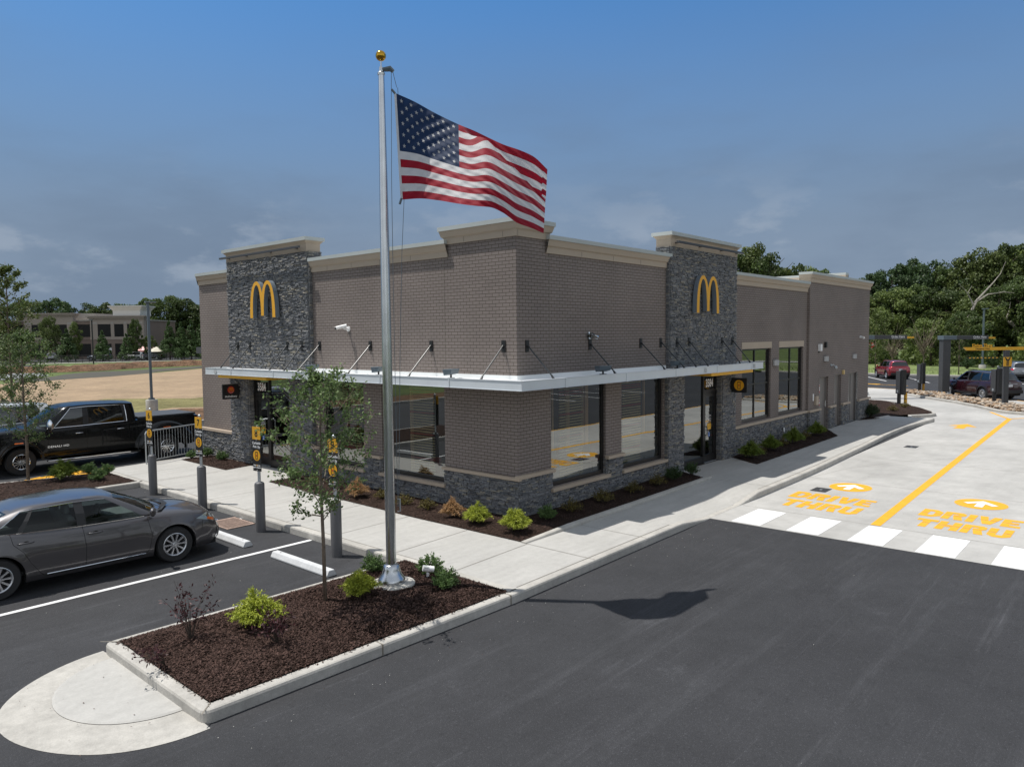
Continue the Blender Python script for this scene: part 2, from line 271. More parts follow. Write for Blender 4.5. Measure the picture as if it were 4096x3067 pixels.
# ------------------------------------------------------------------ mesh builder
class MB:
    def __init__(s): s.v = []; s.f = []; s.m = []
    def add(s, vs, fs, m=0):
        o = len(s.v); s.v += [tuple(p) for p in vs]
        s.f += [tuple(i+o for i in q) for q in fs]; s.m += [m]*len(fs)
        return s
    def box(s, x0, x1, y0, y1, z0, z1, m=0):
        return s.add([(x0,y0,z0),(x1,y0,z0),(x1,y1,z0),(x0,y1,z0),(x0,y0,z1),(x1,y0,z1),(x1,y1,z1),(x0,y1,z1)],
                     [(0,3,2,1),(4,5,6,7),(0,1,5,4),(1,2,6,5),(2,3,7,6),(3,0,4,7)], m)
    def quad(s, a, b, c, d, m=0): return s.add([a,b,c,d], [(0,1,2,3)], m)
    def poly(s, pts, z, m=0): return s.add([(p[0],p[1],z) for p in pts], [tuple(range(len(pts)))], m)
    def prism(s, pts, z0, z1, m=0):
        n = len(pts)
        return s.add([(p[0],p[1],z0) for p in pts]+[(p[0],p[1],z1) for p in pts], [tuple(range(n-1,-1,-1)), tuple(range(n,2*n))]+[(i,(i+1)%n,n+(i+1)%n,n+i) for i in range(n)], m)
    def tube(s, pts, r, n=8, m=0, cap=True):
        pts = [Vector(p) for p in pts]; rs = r if isinstance(r, (list, tuple)) else [r]*len(pts)
        rings = []; up = None
        for i, p in enumerate(pts):
            t = (pts[min(i+1,len(pts)-1)]-pts[max(i-1,0)]).normalized()
            if up is None: up = Vector((0,0,1)) if abs(t.z) < 0.9 else Vector((1,0,0))
            a = t.cross(up).normalized(); bb = a.cross(t).normalized(); up = bb
            rings.append([p+(a*math.cos(2*math.pi*k/n)+bb*math.sin(2*math.pi*k/n))*rs[i] for k in range(n)])
        vs = [q for rg in rings for q in rg]; fs = []
        for i in range(len(pts)-1):
            for k in range(n): fs.append((i*n+k, i*n+(k+1)%n, (i+1)*n+(k+1)%n, (i+1)*n+k))
        if cap: fs += [tuple(range(n-1,-1,-1)), tuple((len(pts)-1)*n+k for k in range(n))]
        return s.add(vs, fs, m)
    def lathe(s, prof, c=(0,0,0), n=24, m=0, axis='z', closed=False):
        vs = []; fs = []
        for (r, h) in prof:
            for k in range(n):
                a = 2*math.pi*k/n; x, y = r*math.cos(a), r*math.sin(a)
                vs.append({'z':(c[0]+x,c[1]+y,c[2]+h),'y':(c[0]+x,c[1]+h,c[2]+y),'x':(c[0]+h,c[1]+x,c[2]+y)}[axis])
        P = len(prof)
        for i in range(P if closed else P-1):
            j = (i+1) % P
            for k in range(n): fs.append((i*n+k, i*n+(k+1)%n, j*n+(k+1)%n, j*n+k))
        if not closed:
            fs += [tuple(range(n-1,-1,-1)), tuple((P-1)*n+k for k in range(n))]
        return s.add(vs, fs, m)
    def cyl(s, c, r, h, n=16, m=0, r2=None): return s.lathe([(r,0),(r if r2 is None else r2,h)], c, n, m)
    def sphere(s, c, r, n=16, m=0, sc=(1,1,1)):
        vs = []; fs = []; h = n//2
        for i in range(h+1):
            t = math.pi*i/h
            for k in range(n):
                a = 2*math.pi*k/n; vs.append((c[0]+r*sc[0]*math.sin(t)*math.cos(a), c[1]+r*sc[1]*math.sin(t)*math.sin(a), c[2]+r*sc[2]*math.cos(t)))
        for i in range(h):
            for k in range(n): fs.append((i*n+k, (i+1)*n+k, (i+1)*n+(k+1)%n, i*n+(k+1)%n))
        return s.add(vs, fs, m)
    def grid(s, P, m=0, closed=False, skip=None):
        a, b = len(P), len(P[0]); vs = [q for row in P for q in row]; fs = []
        for i in range(a-1):
            for j in range(b if closed else b-1):
                if skip and skip(i, j): continue
                fs.append((i*b+j, i*b+(j+1)%b, (i+1)*b+(j+1)%b, (i+1)*b+j))
        return s.add(vs, fs, m)
    def xf(s, M4): s.v = [tuple(M4 @ Vector(p)) for p in s.v]; return s
    def merge(s, o, off=0): return s.add(o.v, o.f, 0) if not o.m else s._mg(o, off)
    def _mg(s, o, off):
        k = len(s.v); s.v += o.v; s.f += [tuple(i+k for i in q) for q in o.f]; s.m += [x+off for x in o.m]; return s
    def data(s, name, mats, smooth=False):
        me = bpy.data.meshes.new(name); me.from_pydata(s.v, [], s.f); 
        for mm in (mats if isinstance(mats, (list, tuple)) else [mats]): me.materials.append(mm)
        me.polygons.foreach_set('material_index', s.m)
        if smooth: me.polygons.foreach_set('use_smooth', [True]*len(s.f))
        me.update()
        return me
    def build(s, name, mats, parent=None, smooth=False, loc=None, bevel=0, fix=False, auto=None):
        me = s.data(name, mats, smooth)
        if fix:
            bm = bmesh.new(); bm.from_mesh(me); bmesh.ops.remove_doubles(bm, verts=bm.verts, dist=1e-5); bmesh.ops.recalc_face_normals(bm, faces=bm.faces); bm.to_mesh(me); bm.free()
        if auto is not None: me.set_sharp_from_angle(angle=rad(auto))
        o = bpy.data.objects.new(name, me); COL.objects.link(o)
        if loc: o.location = loc
        if parent: o.parent = parent
        if bevel:
            b = o.modifiers.new('bevel', 'BEVEL'); b.width = bevel; b.segments = 2; b.limit_method = 'ANGLE'
        return o
def tag(o, label=None, cat=None, group=None, kind=None):
    for k, v in (('label', label), ('category', cat), ('group', group), ('kind', kind)):
        if v: o[k] = v
    return o
def thing(name, label, cat, loc=(0,0,0), rz=0, group=None):
    o = bpy.data.objects.new(name, None); COL.objects.link(o); o.location = loc; o.rotation_euler = (0,0,rz); o.empty_display_size = 0.2
    return tag(o, label, cat, group)
def struct(mb, name, mats, smooth=False): return tag(mb.build(name, mats, smooth=smooth), kind='structure')
def dup(root, loc, rz, label, scale=None, group=None, rot=None):
    r = root.copy(); COL.objects.link(r); r.location = loc; r.rotation_euler = rot or (0,0,rz)
    if scale: r.scale = scale if isinstance(scale, (tuple, list)) else (scale,)*3
    r['label'] = label
    if group: r['group'] = group
    for ch in list(root.children):
        c = ch.copy(); COL.objects.link(c); c.parent = r
        for g in ch.children:
            d = g.copy(); COL.objects.link(d); d.parent = c
    return r
def text_mb(body, size, ext=0.002, bold=0.0, sx=1.0, align='CENTER', sp=1.0):
    """flat text in the local XZ plane facing -Y, centred on the baseline origin"""
    c = bpy.data.curves.new('t', 'FONT'); c.body = body; c.size = size; c.extrude = ext; c.offset = bold; c.align_x = align; c.align_y = 'CENTER'; c.space_character = sp; c.resolution_u = 3
    o = bpy.data.objects.new('t', c); COL.objects.link(o)
    dg = bpy.context.evaluated_depsgraph_get(); me = bpy.data.meshes.new_from_object(o.evaluated_get(dg))
    mb = MB(); mb.add([(v.co.x*sx, -v.co.z, v.co.y) for v in me.vertices], [tuple(p.vertices) for p in me.polygons])
    bpy.data.objects.remove(o); bpy.data.curves.remove(c); bpy.data.meshes.remove(me)
    return mb
def T4(loc, rz=0, rx=0, sc=1): return Matrix.Translation(Vector(loc)) @ Matrix.Rotation(rz, 4, 'Z') @ Matrix.Rotation(rx, 4, 'X') @ Matrix.Scale(sc, 4)
def lerp(a, b, t): return a+(b-a)*t
def interp(x, pts):
    xs = [p[0] for p in pts]; ys = [p[1] for p in pts]
    if x <= xs[0]: return ys[0]
    if x >= xs[-1]: return ys[-1]
    for i in range(len(xs)-1):
        if xs[i] <= x <= xs[i+1]:
            # monotone-ish cubic (Catmull-Rom tangents, limited)
            h = xs[i+1]-xs[i]; t = (x-xs[i])/h; d = (ys[i+1]-ys[i])/h
            d0 = (ys[i]-ys[i-1])/(xs[i]-xs[i-1]) if i > 0 else d; d1 = (ys[i+2]-ys[i+1])/(xs[i+2]-xs[i+1]) if i < len(xs)-2 else d
            m0 = 0 if d0*d <= 0 else 2*d0*d/(d0+d); m1 = 0 if d1*d <= 0 else 2*d1*d/(d1+d)
            if i == 0: m0 = d
            if i == len(xs)-2: m1 = d
            return (2*t**3-3*t*t+1)*ys[i]+(t**3-2*t*t+t)*h*m0+(-2*t**3+3*t*t)*ys[i+1]+(t**3-t*t)*h*m1
# ================================================================== SITE
AZ = -0.15
def sheet(name, pts, z, mat, kind='structure'):
    mb = MB(); mb.poly(pts, z); o = mb.build(name, MT[mat]); tag(o, kind=kind); return o
sheet('ground', [(-2500,-2500),(3500,-2500),(3500,3500),(-2500,3500)], -0.19, 'grass')
sheet('straw_field', [(-13,25.4),(16.5,25.4),(34,34),(60,95),(37,92),(26,84),(17,80),(8,74),(-9,62),(-16,46)], -0.176, 'straw')
sheet('dirt_strip', [(-70,25.35),(17,25.35),(17,29),(13,33.5),(10.5,31.5),(8,34),(5,32),(3.5,35.5),(1,33),(-2,35),(-5,32),(-12,31),(-70,28)], -0.170, 'dirt')
sheet('green_verge', [(2,36.2),(5,33.5),(8,35),(11,32.3),(14,34.5),(18,30),(26,34),(24,40),(17,43),(12,41),(8,46),(4,42),(1,41)], -0.172, 'dry_grass')
sheet('pond_water', [(10,75.5),(15,78),(21,80.5),(26,84),(30,88.5),(36,92.5),(44,98),(54,106),(52,108),(42,102),(34,98),(28,95),(24,96),(20,92),(17,87),(12,82)], -0.165, 'water')
sheet('gravel', [(-20,78),(2,80),(12,84),(17.5,90),(19,99),(10,108),(-10,104),(-30,92)], -0.160, 'gravel')
sheet('back_road', [(-60,120),(-20,118),(12,114),(24,121),(28,134),(20,142),(-60,150)], -0.158, 'asphalt')
sheet('footpath', [(-60,150),(20,144),(40,140),(59,135.5),(90,128),(90,131),(59,138.5),(40,143.5),(20,148),(-60,154)], -0.154, 'walk')
sheet('parking_court', [(25,152),(62,140),(80,160),(50,185),(15,190)], -0.156, 'asphalt')
# eroded bank beyond the pond
random.seed(3)
P = []
for i in range(80):
    t = i/79; x = lerp(9, 62, t); y = lerp(96, 114.5, t)+1.2*math.sin(t*17)
    if t < .3: y += (0.3-t)*20
    h = 0.75+0.3*random.random()
    P.append([(x+0.9, y-1.6, -0.17), (x+0.5+random.uniform(-.2,.2), y-0.9+random.uniform(-.4,.4), -0.17+h*0.45), (x, y+random.uniform(-.2,.2), -0.17+h*0.8), (x-0.8, y+2.0, -0.10+h*0.75), (x-6, y+13, -0.17)])
mb = MB(); mb.grid(P, skip=lambda i, j: j > 2); struct(mb, 'dirt_bank', MT['dirt'])
mb = MB(); mb.grid([[p[3], p[4]] for p in P]); struct(mb, 'bank_grass', MT['grass2'])
# asphalt
ASP = [(-70,-38),(60,-38),(66.2,-22),(66.2,30),(30,25.2),(-70,25.2)]
sheet('asphalt', ASP, AZ, 'asphalt')
# concrete drive lane slabs
LANE = [(3.18,-2.96),(26.4,-2.6),(28.6,12),(47.4,12),(47.4,6.1),(46.1,1.1),(43.4,-1.9),(40.4,-4.7),(37.2,-7.2),(33.5,-9.25),(3.22,-9.25)]
sheet('concrete_lane', LANE, AZ+0.004, 'concrete')
mb = MB()
def strip(mb, pts, w, z, m=0):
    """flat ribbon of width w along a polyline"""
    n = len(pts); L = []; R_ = []
    for i in range(n):
        a = Vector(pts[max(i-1,0)]); b = Vector(pts[min(i+1,n-1)]); t = (b-a).normalized(); nn = Vector((-t.y, t.x))
        p = Vector(pts[i]); L.append(p+nn*w/2); R_.append(p-nn*w/2)
    for i in range(n-1): mb.quad((R_[i].x,R_[i].y,z),(R_[i+1].x,R_[i+1].y,z),(L[i+1].x,L[i+1].y,z),(L[i].x,L[i].y,z), m)
for x in (4.85, 9.4, 14.0, 18.6, 23.2, 27.8, 32.4): strip(mb, [(x,-3.0 if x < 27 else 0),(x-0.05,-9.2 if x < 32 else -5)], 0.012, AZ+0.006)
for x in (32.4,36.5,41): strip(mb, [(x, 1.0),(x+1.2,11)], 0.012, AZ+0.006)
wig = [(9.3,-3.0),(11.5,-3.4),(13.2,-4.1),(14.4,-4.7),(15.6,-5.6)]; strip(mb, wig, 0.008, AZ+0.006)
struct(mb, 'lane_joints', MT['joint'])
# ---- painted markings
mk = MB(); ZM = AZ+0.008
for k in range(6):
    y = -3.44-1.225*k
    if y-0.66 < -9.25: break
    mk.quad((3.24,y-0.66,ZM),(4.74,y-0.66,ZM),(4.74,y,ZM),(3.24,y,ZM))
struct(mk, 'crosswalk_markings', MT['white_paint'])
mk = MB()
strip(mk, [(4.84,-5.99),(12,-5.76),(20,-5.5),(29.5,-5.2)], 0.20, ZM)
strip(mk, [(29.5,-5.2),(31,-4.6),(32.6,-3.98)], 0.14, ZM+0.0)
strip(mk, [(29.4,-5.12),(30.3,-5.7),(31.3,-6.9),(31.9,-8.2)], 0.14, ZM+0.003)
strip(mk, [(3.3,-9.2),(33.4,-9.2)], 0.12, ZM)
strip(mk, [(33.5,-9.2),(37.2,-7.15),(40.4,-4.65),(43.4,-1.85),(46.1,1.15),(47.4,6.1)], 0.12, ZM)
# lettering: stencil glyphs on a 4x6 grid, reading towards -y, tops towards +x
a_, b_ = 2.9, 3.1
G = {'D': [[(0,0),(2.7,0),(4.1,1.4),(4.1,a_),(2.6,a_),(2.6,1.9),(2.2,1.5),(1.5,1.5),(1.5,a_),(0,a_)], [(0,b_),(1.5,b_),(1.5,4.5),(2.2,4.5),(2.6,4.1),(2.6,b_),(4.1,b_),(4.1,4.6),(2.7,6),(0,6)]],
     'R': [[(0,0),(1.5,0),(1.5,a_),(0,a_)], [(2.6,0),(4.2,0),(3.5,a_),(1.9,a_)], [(0,b_),(1.5,b_),(1.5,4.6),(2.7,4.6),(2.7,4.1),(1.8,4.1),(1.8,b_),(3.5,b_),(4.1,3.8),(4.1,5.2),(3.3,6),(0,6)]],
     'I': [[(0,0),(1.5,0),(1.5,a_),(0,a_)], [(0,b_),(1.5,b_),(1.5,6),(0,6)]],
     'V': [[(1.35,0),(2.85,0),(3.6,a_),(0.6,a_)], [(0.55,b_),(2.0,b_),(1.5,6),(0,6)], [(2.2,b_),(3.65,b_),(4.2,6),(2.7,6)]],
     'E': [[(0,0),(3.5,0),(3.5,1.4),(1.5,1.4),(1.5,2.3),(3.0,2.3),(3.0,a_),(0,a_)], [(0,b_),(3.0,b_),(3.0,3.7),(1.5,3.7),(1.5,4.6),(3.5,4.6),(3.5,6),(0,6)]],
     'T': [[(1.25,0),(2.75,0),(2.75,a_),(1.25,a_)], [(1.25,b_),(2.75,b_),(2.75,4.5),(4,4.5),(4,6),(0,6),(0,4.5),(1.25,4.5)]],
     'H': [[(0,0),(1.5,0),(1.5,2.2),(2.6,2.2),(2.6,0),(4.1,0),(4.1,a_),(0,a_)], [(0,b_),(4.1,b_),(4.1,6),(2.6,6),(2.6,3.8),(1.5,3.8),(1.5,6),(0,6)]],
     'U': [[(0,1.2),(1.2,0),(2.9,0),(4.1,1.2),(4.1,a_),(2.6,a_),(2.6,1.5),(1.5,1.5),(1.5,a_),(0,a_)], [(0,b_),(1.5,b_),(1.5,6),(0,6)], [(2.6,b_),(4.1,b_),(4.1,6),(2.6,6)]]}
ADV = {'D':4.4,'R':4.6,'I':1.9,'V':4.5,'E':3.4,'T':4.3,'H':4.5,'U':4.1}
def stencil(mb, word, x0, y0, ux, uy, z):
    off = 0
    for i, ch in enumerate(word):
        for q, pl in enumerate(G[ch]):
            pl = [(p[0], p[1]) for p in pl]
            mb.add([(x0+p[1]*ux, y0-(off+p[0])*uy, z+0.0005*q) for p in pl], [tuple(range(len(pl)-1,-1,-1))])
        off += ADV[ch]
stencil(mk, 'DRIVE', 6.52, -3.45, 0.128, 0.102, ZM)
stencil(mk, 'THRU', 5.48, -3.58, 0.132, 0.102, ZM)
stencil(mk, 'DRIVE', 6.42, -6.45, 0.128, 0.102, ZM)
stencil(mk, 'THRU', 5.36, -6.55, 0.132, 0.102, ZM)
def disc(mb, cx_, cy_, r, z, n=40, m=0, ry=None):
    mb.poly([(cx_+r*math.cos(2*math.pi*k/n), cy_+(ry or r)*math.sin(2*math.pi*k/n)) for k in range(n)], z, m)
disc(mk, 8.64, -4.34, 0.60, ZM, ry=0.52); disc(mk, 8.50, -7.36, 0.60, ZM, ry=0.55)
mk.poly([(24.2,-4.25),(25.1,-4.22),(25.1,-4.6),(26.2,-4.05),(25.1,-3.5),(25.1,-3.88),(24.2,-3.85)], ZM)
# yellow arrow and line on the far asphalt, hatch beside the near planting island
strip(mk, [(51.2,4.2),(51.8,7.6)], 0.16, AZ+0.006); mk.poly([(51.3,6.5),(52.1,6.4),(52.2,7.9)], AZ+0.009)
for k in range(7): strip(mk, [(-5.9+k*0.26,14.55+k*0.02),(-4.9+k*0.26,15.05+k*0.02)], 0.12, AZ+0.006)
strip(mk, [(-4.25,14.75),(-3.1,14.3)], 0.14, AZ+0.006); strip(mk, [(-3.95,15.25),(-2.9,15.0)], 0.12, AZ+0.006)
strip(mk, [(0.6,16.7),(14,17.4)], 0.13, AZ+0.006); strip(mk, [(-9,14.6),(-6,14.6)], 0.12, AZ+0.006)
struct(mk, 'yellow_markings', MT['yellow_paint'])
mw = MB()
for (cx_, cy_) in ((8.64,-4.34),(8.50,-7.36)):
    w = 0.085; zz_ = ZM+0.004
    mw.poly([(cx_-0.38,cy_+w),(cx_-0.38,cy_-w),(cx_+0.16,cy_-w),(cx_+0.16,cy_+w)], zz_)
    for s_ in (1,-1):
        a = [(cx_+0.38,cy_),(cx_-0.02,cy_+s_*0.36),(cx_-0.14,cy_+s_*0.25),(cx_+0.14,cy_)]
        mw.poly(a if s_ < 0 else a[::-1], zz_+0.001*s_+0.002)
strip(mw, [(-9.5,2.60),(-3.62,2.53)], 0.105, AZ+0.005)
strip(mw, [(-9.5,5.42),(-3.62,5.36)], 0.105, AZ+0.005)
strip(mw, [(-9.5,8.25),(-3.62,8.2)], 0.105, AZ+0.005)
for a, b in (((62.0,10.2),(56.3,7.1)),((61.5,6.5),(55.8,3.7)),((63,0.5),(57,-3)),((58,-4.5),(52,-8))): strip(mw, [a,b], 0.14, AZ+0.006)
for k in range(12): strip(mw, [(3+2.8*k,-17.0),(4.5+2.8*k,-22.5)], 0.11, AZ+0.005)
struct(mw, 'white_markings', MT['white_paint'])
# ---- kerb helper
def offs(pts, d, closed):
    n = len(pts); out = []
    for i in range(n):
        p = Vector(pts[i][:2])
        if closed or 0 < i < n-1:
            a = (p-Vector(pts[(i-1)%n][:2])).normalized(); b = (Vector(pts[(i+1)%n][:2])-p).normalized()
            na = Vector((-a.y,a.x)); nb = Vector((-b.y,b.x)); q = (na+nb)
            q = q/max(q.length_squared/2, 0.3)
        elif i == 0: b = (Vector(pts[1][:2])-p).normalized(); q = Vector((-b.y,b.x))
        else: a = (p-Vector(pts[i-1][:2])).normalized(); q = Vector((-a.y,a.x))
        out.append(p+q*d)
    return out
def dens(pts, closed, step=0.5):
    out = []; n = len(pts)
    for i in range(n if closed else n-1):
        a, b = pts[i], pts[(i+1)%n]; L = math.dist(a[:2], b[:2]); k = max(1, int(L/step))
        for j in range(k): out.append(tuple(lerp(a[q], b[q], j/k) for q in range(len(a))))
    if not closed: out.append(tuple(pts[-1]))
    return out
def rnd_corner(pts, r, closed=True, seg=5):
    out = []; n = len(pts)
    for i in range(n):
        p = Vector(pts[i]); a = Vector(pts[i-1])-p; b = Vector(pts[(i+1)%n])-p
        if not closed and i in (0, n-1): out.append(tuple(p)); continue
        rr = min(r, a.length*.45, b.length*.45); A = p+a.normalized()*rr; B = p+b.normalized()*rr
        for k in range(seg+1):
            t = k/seg; out.append(tuple((1-t)**2*A+2*t*(1-t)*p+t*t*B))
    return out
def kerb(mb, pts, closed=False, w=0.15, z1=0.0, z0=-0.17, step=0.5, side=1, zf=None):
    """kerb whose outer face runs along pts, body to the left (side=1)"""
    pts = dens(pts, closed, step)
    prof = [(0.0, None), (0.0, -0.035), (0.012, -0.010), (0.035, 0.0), (w, 0.0), (w, -0.06)]
    P = []
    rows = {}
    for o_, _ in prof:
        if o_ not in rows: rows[o_] = offs(pts, o_*side, closed)
    for i in range(len(pts)):
        zt = zf(pts[i]) if zf else z1
        P.append([(rows[o_][i].x, rows[o_][i].y, z0 if dz is None else zt+dz) for o_, dz in prof])
    if closed: P.append(P[0])
    mb.grid(P if side < 0 else P)
    if not closed:
        for e in (P[0], P[-1]): mb.add(e, [tuple(range(len(e)))])
# ---- sidewalk (one slab following the building) with a ramp dip near x = 4
def dip(x, y):
    if y > -1.5: return 0.0
    k = max(0.0, 1-abs(x-3.9)/2.0); k = min(1.0, k*1.7)
    return -0.137*k*min(1.0, (-1.5-y)/1.35)
def kout(x):   # outer kerb line on the lane side
    return interp(x, [(-3.7,-3.07),(3,-2.98),(8.5,-2.95),(15,-2.72),(21.8,-2.42),(25.2,-2.62),(26.4,-2.72)])
P = []
xs = [-3.45+i*0.25 for i in range(int((26.3+3.45)/0.25)+1)]
for x in xs:
    yo = kout(x)+0.15; P.append([(x, lerp(-0.02, yo, j/12), dip(x, lerp(-0.02, yo, j/12))) for j in range(13)])
mb = MB(); mb.grid(P)
mb.quad((-3.45,-0.02,0),(-3.45,14.05,0),(0.0,14.45,0),(0.0,-0.02,0))
mb.quad((23.7,-0.02,0),(26.3,-0.02,0),(26.3,0.6,0),(23.7,0.6,0))
sw = struct(mb, 'sidewalk', MT['walk'])
mb = MB()
kerb(mb, [(x, kout(x)) for x in np.arange(-3.6, 26.31, 0.25)], zf=lambda p: dip(p[0], -2.9)+0.002)
kerb(mb, [(-3.6,14.1),(-3.6,-2.95)], z1=0.002)
kerb(mb, [(26.3,-2.72),(26.4,-2.5),(26.3,-1.8)], z1=0.002)
struct(mb, 'sidewalk_kerb', MT['kerb'])
mb = MB()
def jl(a, b, w=0.012, z=0.0045): strip(mb, [a, b], w, z)
for y in (-1.46+0.0, 0.16, 2.0, 3.75, 5.5, 7.25, 9.0, 10.75, 12.4): jl((-3.44, y-0.08*(y<2)), (-1.42, y+0.02))
jl((-3.44,-1.40),(-3.44,13.9))
for x in (-1.4, 0.4, 6.72, 9.0): jl((x,-1.35),(x,kout(x)+0.02) if abs(x-3.9) > 2 else (x,-1.5))
for x in (11.5,14,16.5,19,21.5,24): jl((x,-1.2 if x < 18 else -0.1),(x,kout(x)+0.02))
strip(mb, [(x, kout(x)+0.17) for x in np.arange(-3.4, 1.8, 0.5)], 0.012, 0.006)
strip(mb, [(x, kout(x)+0.17) for x in np.arange(6.2, 26, 0.5)], 0.012, 0.006)
jl((-3.4,10.9),(-1.2,10.85))
struct(mb, 'sidewalk_joints', MT['joint'])
# ---- near planting island
ISL = [(-8.50,-0.08),(-8.53,-2.90),(-3.62,-3.07)]
kp = rnd_corner([(-3.6,-0.28),(-8.52,-0.08),(-8.53,-2.90),(-3.58,-3.07)], 0.13, closed=False)
mb = MB(); kerb(mb, kp, z1=0.0, side=1, w=0.15)
isl = struct(mb, 'island_kerb', MT['kerb'])
mb = MB()
for a, b in (((-8.36,-0.23),(-8.54,-0.03)),((-8.37,-2.75),(-8.56,-2.93)),((-6.16,-2.8),(-6.16,-3.0)),((-3.72,-2.92),(-3.72,-3.08))):
    strip(mb, [a, b], 0.014, 0.0035)
mb.box(-6.168,-6.152,-2.9905,-2.97,-0.15,0.001); mb.box(-3.728,-3.712,-3.073,-3.05,-0.15,0.001)
struct(mb, 'island_kerb_joints', MT['joint'])
def mulch_bed(name, poly, z=0.0, hump=0.05, chips=0, seed=1, holes=()):
    """triangulated mound inside the polygon with real bark chips"""
    rg = random.Random(seed); bm = bmesh.new(); vs = [bm.verts.new((p[0], p[1], z-0.03)) for p in poly]; fc = bm.faces.new(vs)
    x0 = min(p[0] for p in poly); x1 = max(p[0] for p in poly); y0 = min(p[1] for p in poly); y1 = max(p[1] for p in poly)
    st = max(0.07, (x1-x0)/90)
    for k in range(1, int((x1-x0)/st)+1):
        bmesh.ops.bisect_plane(bm, geom=bm.verts[:]+bm.edges[:]+bm.faces[:], plane_co=(x0+k*st+0.001,0,0), plane_no=(1,0,0))
    for k in range(1, int((y1-y0)/st)+1):
        bmesh.ops.bisect_plane(bm, geom=bm.verts[:]+bm.edges[:]+bm.faces[:], plane_co=(0,y0+k*st+0.001,0), plane_no=(0,1,0))
    def edge_d(x, y):
        d = 9
        for i in range(len(poly)):
            a = poly[i]; b = poly[(i+1)%len(poly)]; dx, dy = b[0]-a[0], b[1]-a[1]; t = max(0, min(1, ((x-a[0])*dx+(y-a[1])*dy)/(dx*dx+dy*dy))); d = min(d, math.hypot(x-a[0]-t*dx, y-a[1]-t*dy))
        return d
    def hz_(x, y):
        e = min(1, edge_d(x, y)/0.35); return z+0.012+hump*e+0.012*math.sin(x*5.1+y*2.3)*e+0.008*math.sin(x*13-y*11)*e
    for v in bm.verts: v.co.z = hz_(v.co.x, v.co.y)+rg.uniform(-0.006, 0.006)
    me = bpy.data.meshes.new(name); bm.to_mesh(me); bm.free(); me.materials.append(MT['mulch']); me.polygons.foreach_set('use_smooth', [True]*len(me.polygons))
    o = bpy.data.objects.new(name, me); COL.objects.link(o); tag(o, kind='structure')
    def inside(x, y):
        c = False; n = len(poly)
        for i in range(n):
            a = poly[i]; b = poly[i-1]
            if (a[1] > y) != (b[1] > y) and x < (b[0]-a[0])*(y-a[1])/(b[1]-a[1])+a[0]: c = not c
        return c
    if chips:
        mb = MB(); k = 0
        while k < chips:
            x = rg.uniform(x0-0.04, x1+0.04); y = rg.uniform(y0-0.04, y1+0.04)
            ins = inside(x, y)
            if not ins and not (edge_d(x, y) < 0.05 and rg.random() < 0.10): continue
            L = rg.uniform(0.008, 0.030); w = rg.uniform(0.0025, 0.007); a = rg.uniform(0, math.pi); tl = rg.uniform(-0.4, 0.4)
            zc = (hz_(x, y)+0.007) if ins else z+0.006
            dx, dy, dz = math.cos(a)*L, math.sin(a)*L, math.sin(tl)*L*(1 if ins else 0.1); px, py = -math.sin(a)*w, math.cos(a)*w
            mb.quad((x-dx-px,y-dy-py,zc-dz),(x+dx-px,y+dy-py,zc+dz),(x+dx+px,y+dy+py,zc+dz+0.004),(x-dx+px,y-dy+py,zc-dz+0.004)); k += 1
        tag(mb.build('bark_mulch', MT['chips']), kind='stuff')
    return hz_
HZ = mulch_bed('island_mulch', [(-8.37,-0.235),(-8.38,-2.75),(-3.64,-2.92),(-3.62,-0.43)], chips=52000, seed=2)
mulch_bed('wall_mulch', [(-0.02,8.15),(-1.30,8.14),(-1.42,1.8),(-1.39,-1.34),(-1.3,-1.38),(2.2,-1.28),(6.7,-1.20),(6.7,-1.1),(7.2,-0.05),(0,-0.05),(-0.02,0)], hump=0.03, chips=9000, seed=3)
mulch_bed('corner_mulch', [(-0.02,11.0),(-0.3,11.0),(-1.15,10.86),(-1.12,13.93),(-0.02,14.0)], hump=0.03, chips=2500, seed=4)
mulch_bed('door_mulch', [(9.67,-1.3),(17.7,-1.15),(19.5,-0.16),(10.5,-0.05)], hump=0.03, chips=4000, seed=5)
mulch_bed('side_mulch', [(-10.5,11.3),(-3.62,11.18),(-3.62,13.4),(-5.0,13.6),(-6.2,13.9),(-10.5,14.2)], hump=0.05, chips=5000, seed=6)
mulch_bed('lane_mulch', [(25.35,-0.45),(26.2,-0.75),(27.4,-1.35),(28.2,-1.9),(28.55,-2.05),(29.6,-1.9),(31.4,-1.0),(33.4,0.35),(34.6,1.6),(35,3.4),(34,6),(29.5,6),(25.35,5.5)], hump=0.05, chips=4000, seed=7)
mulch_bed('end_mulch', [(23.65,-0.2),(24.9,-0.72),(25.3,-0.5),(25.3,0.4),(23.65,0.4)], hump=0.02, chips=600, seed=8)
mb = MB()
kerb(mb, [(-3.5,11.04),(-10.5,11.15)], side=-1, z1=0.002)
kerb(mb, [(-10.5,14.45),(-6.2,14.15),(-5.0,13.8),(-3.6,13.55)], side=-1, z1=0.002)
kerb(mb, [(-3.6,13.55),(-3.2,14.1),(0.0,14.5)], side=-1, z1=0.002)
struct(mb, 'side_island_kerb', MT['kerb'])
mb = MB()
kerb(mb, [(-1.42,-1.42),(2.2,-1.36),(4.2,-1.32),(6.75,-1.26)], zf=lambda p: 0.03+min(0.045, max(0,(p[0]+1.4)*0.03)), w=0.12)
kerb(mb, [(24.8,-0.62),(26.2,-0.85)], z1=0.04, w=0.1)
kerb(mb, [(26.3,-1.8),(27.4,-1.5),(28.3,-2.15),(28.9,-2.25),(29.7,-2.05),(31.5,-1.15),(33.55,0.22),(34.8,1.5),(35.2,3.4),(34.2,6.2)], z1=0.0)
struct(mb, 'planting_kerb', MT['kerb'])
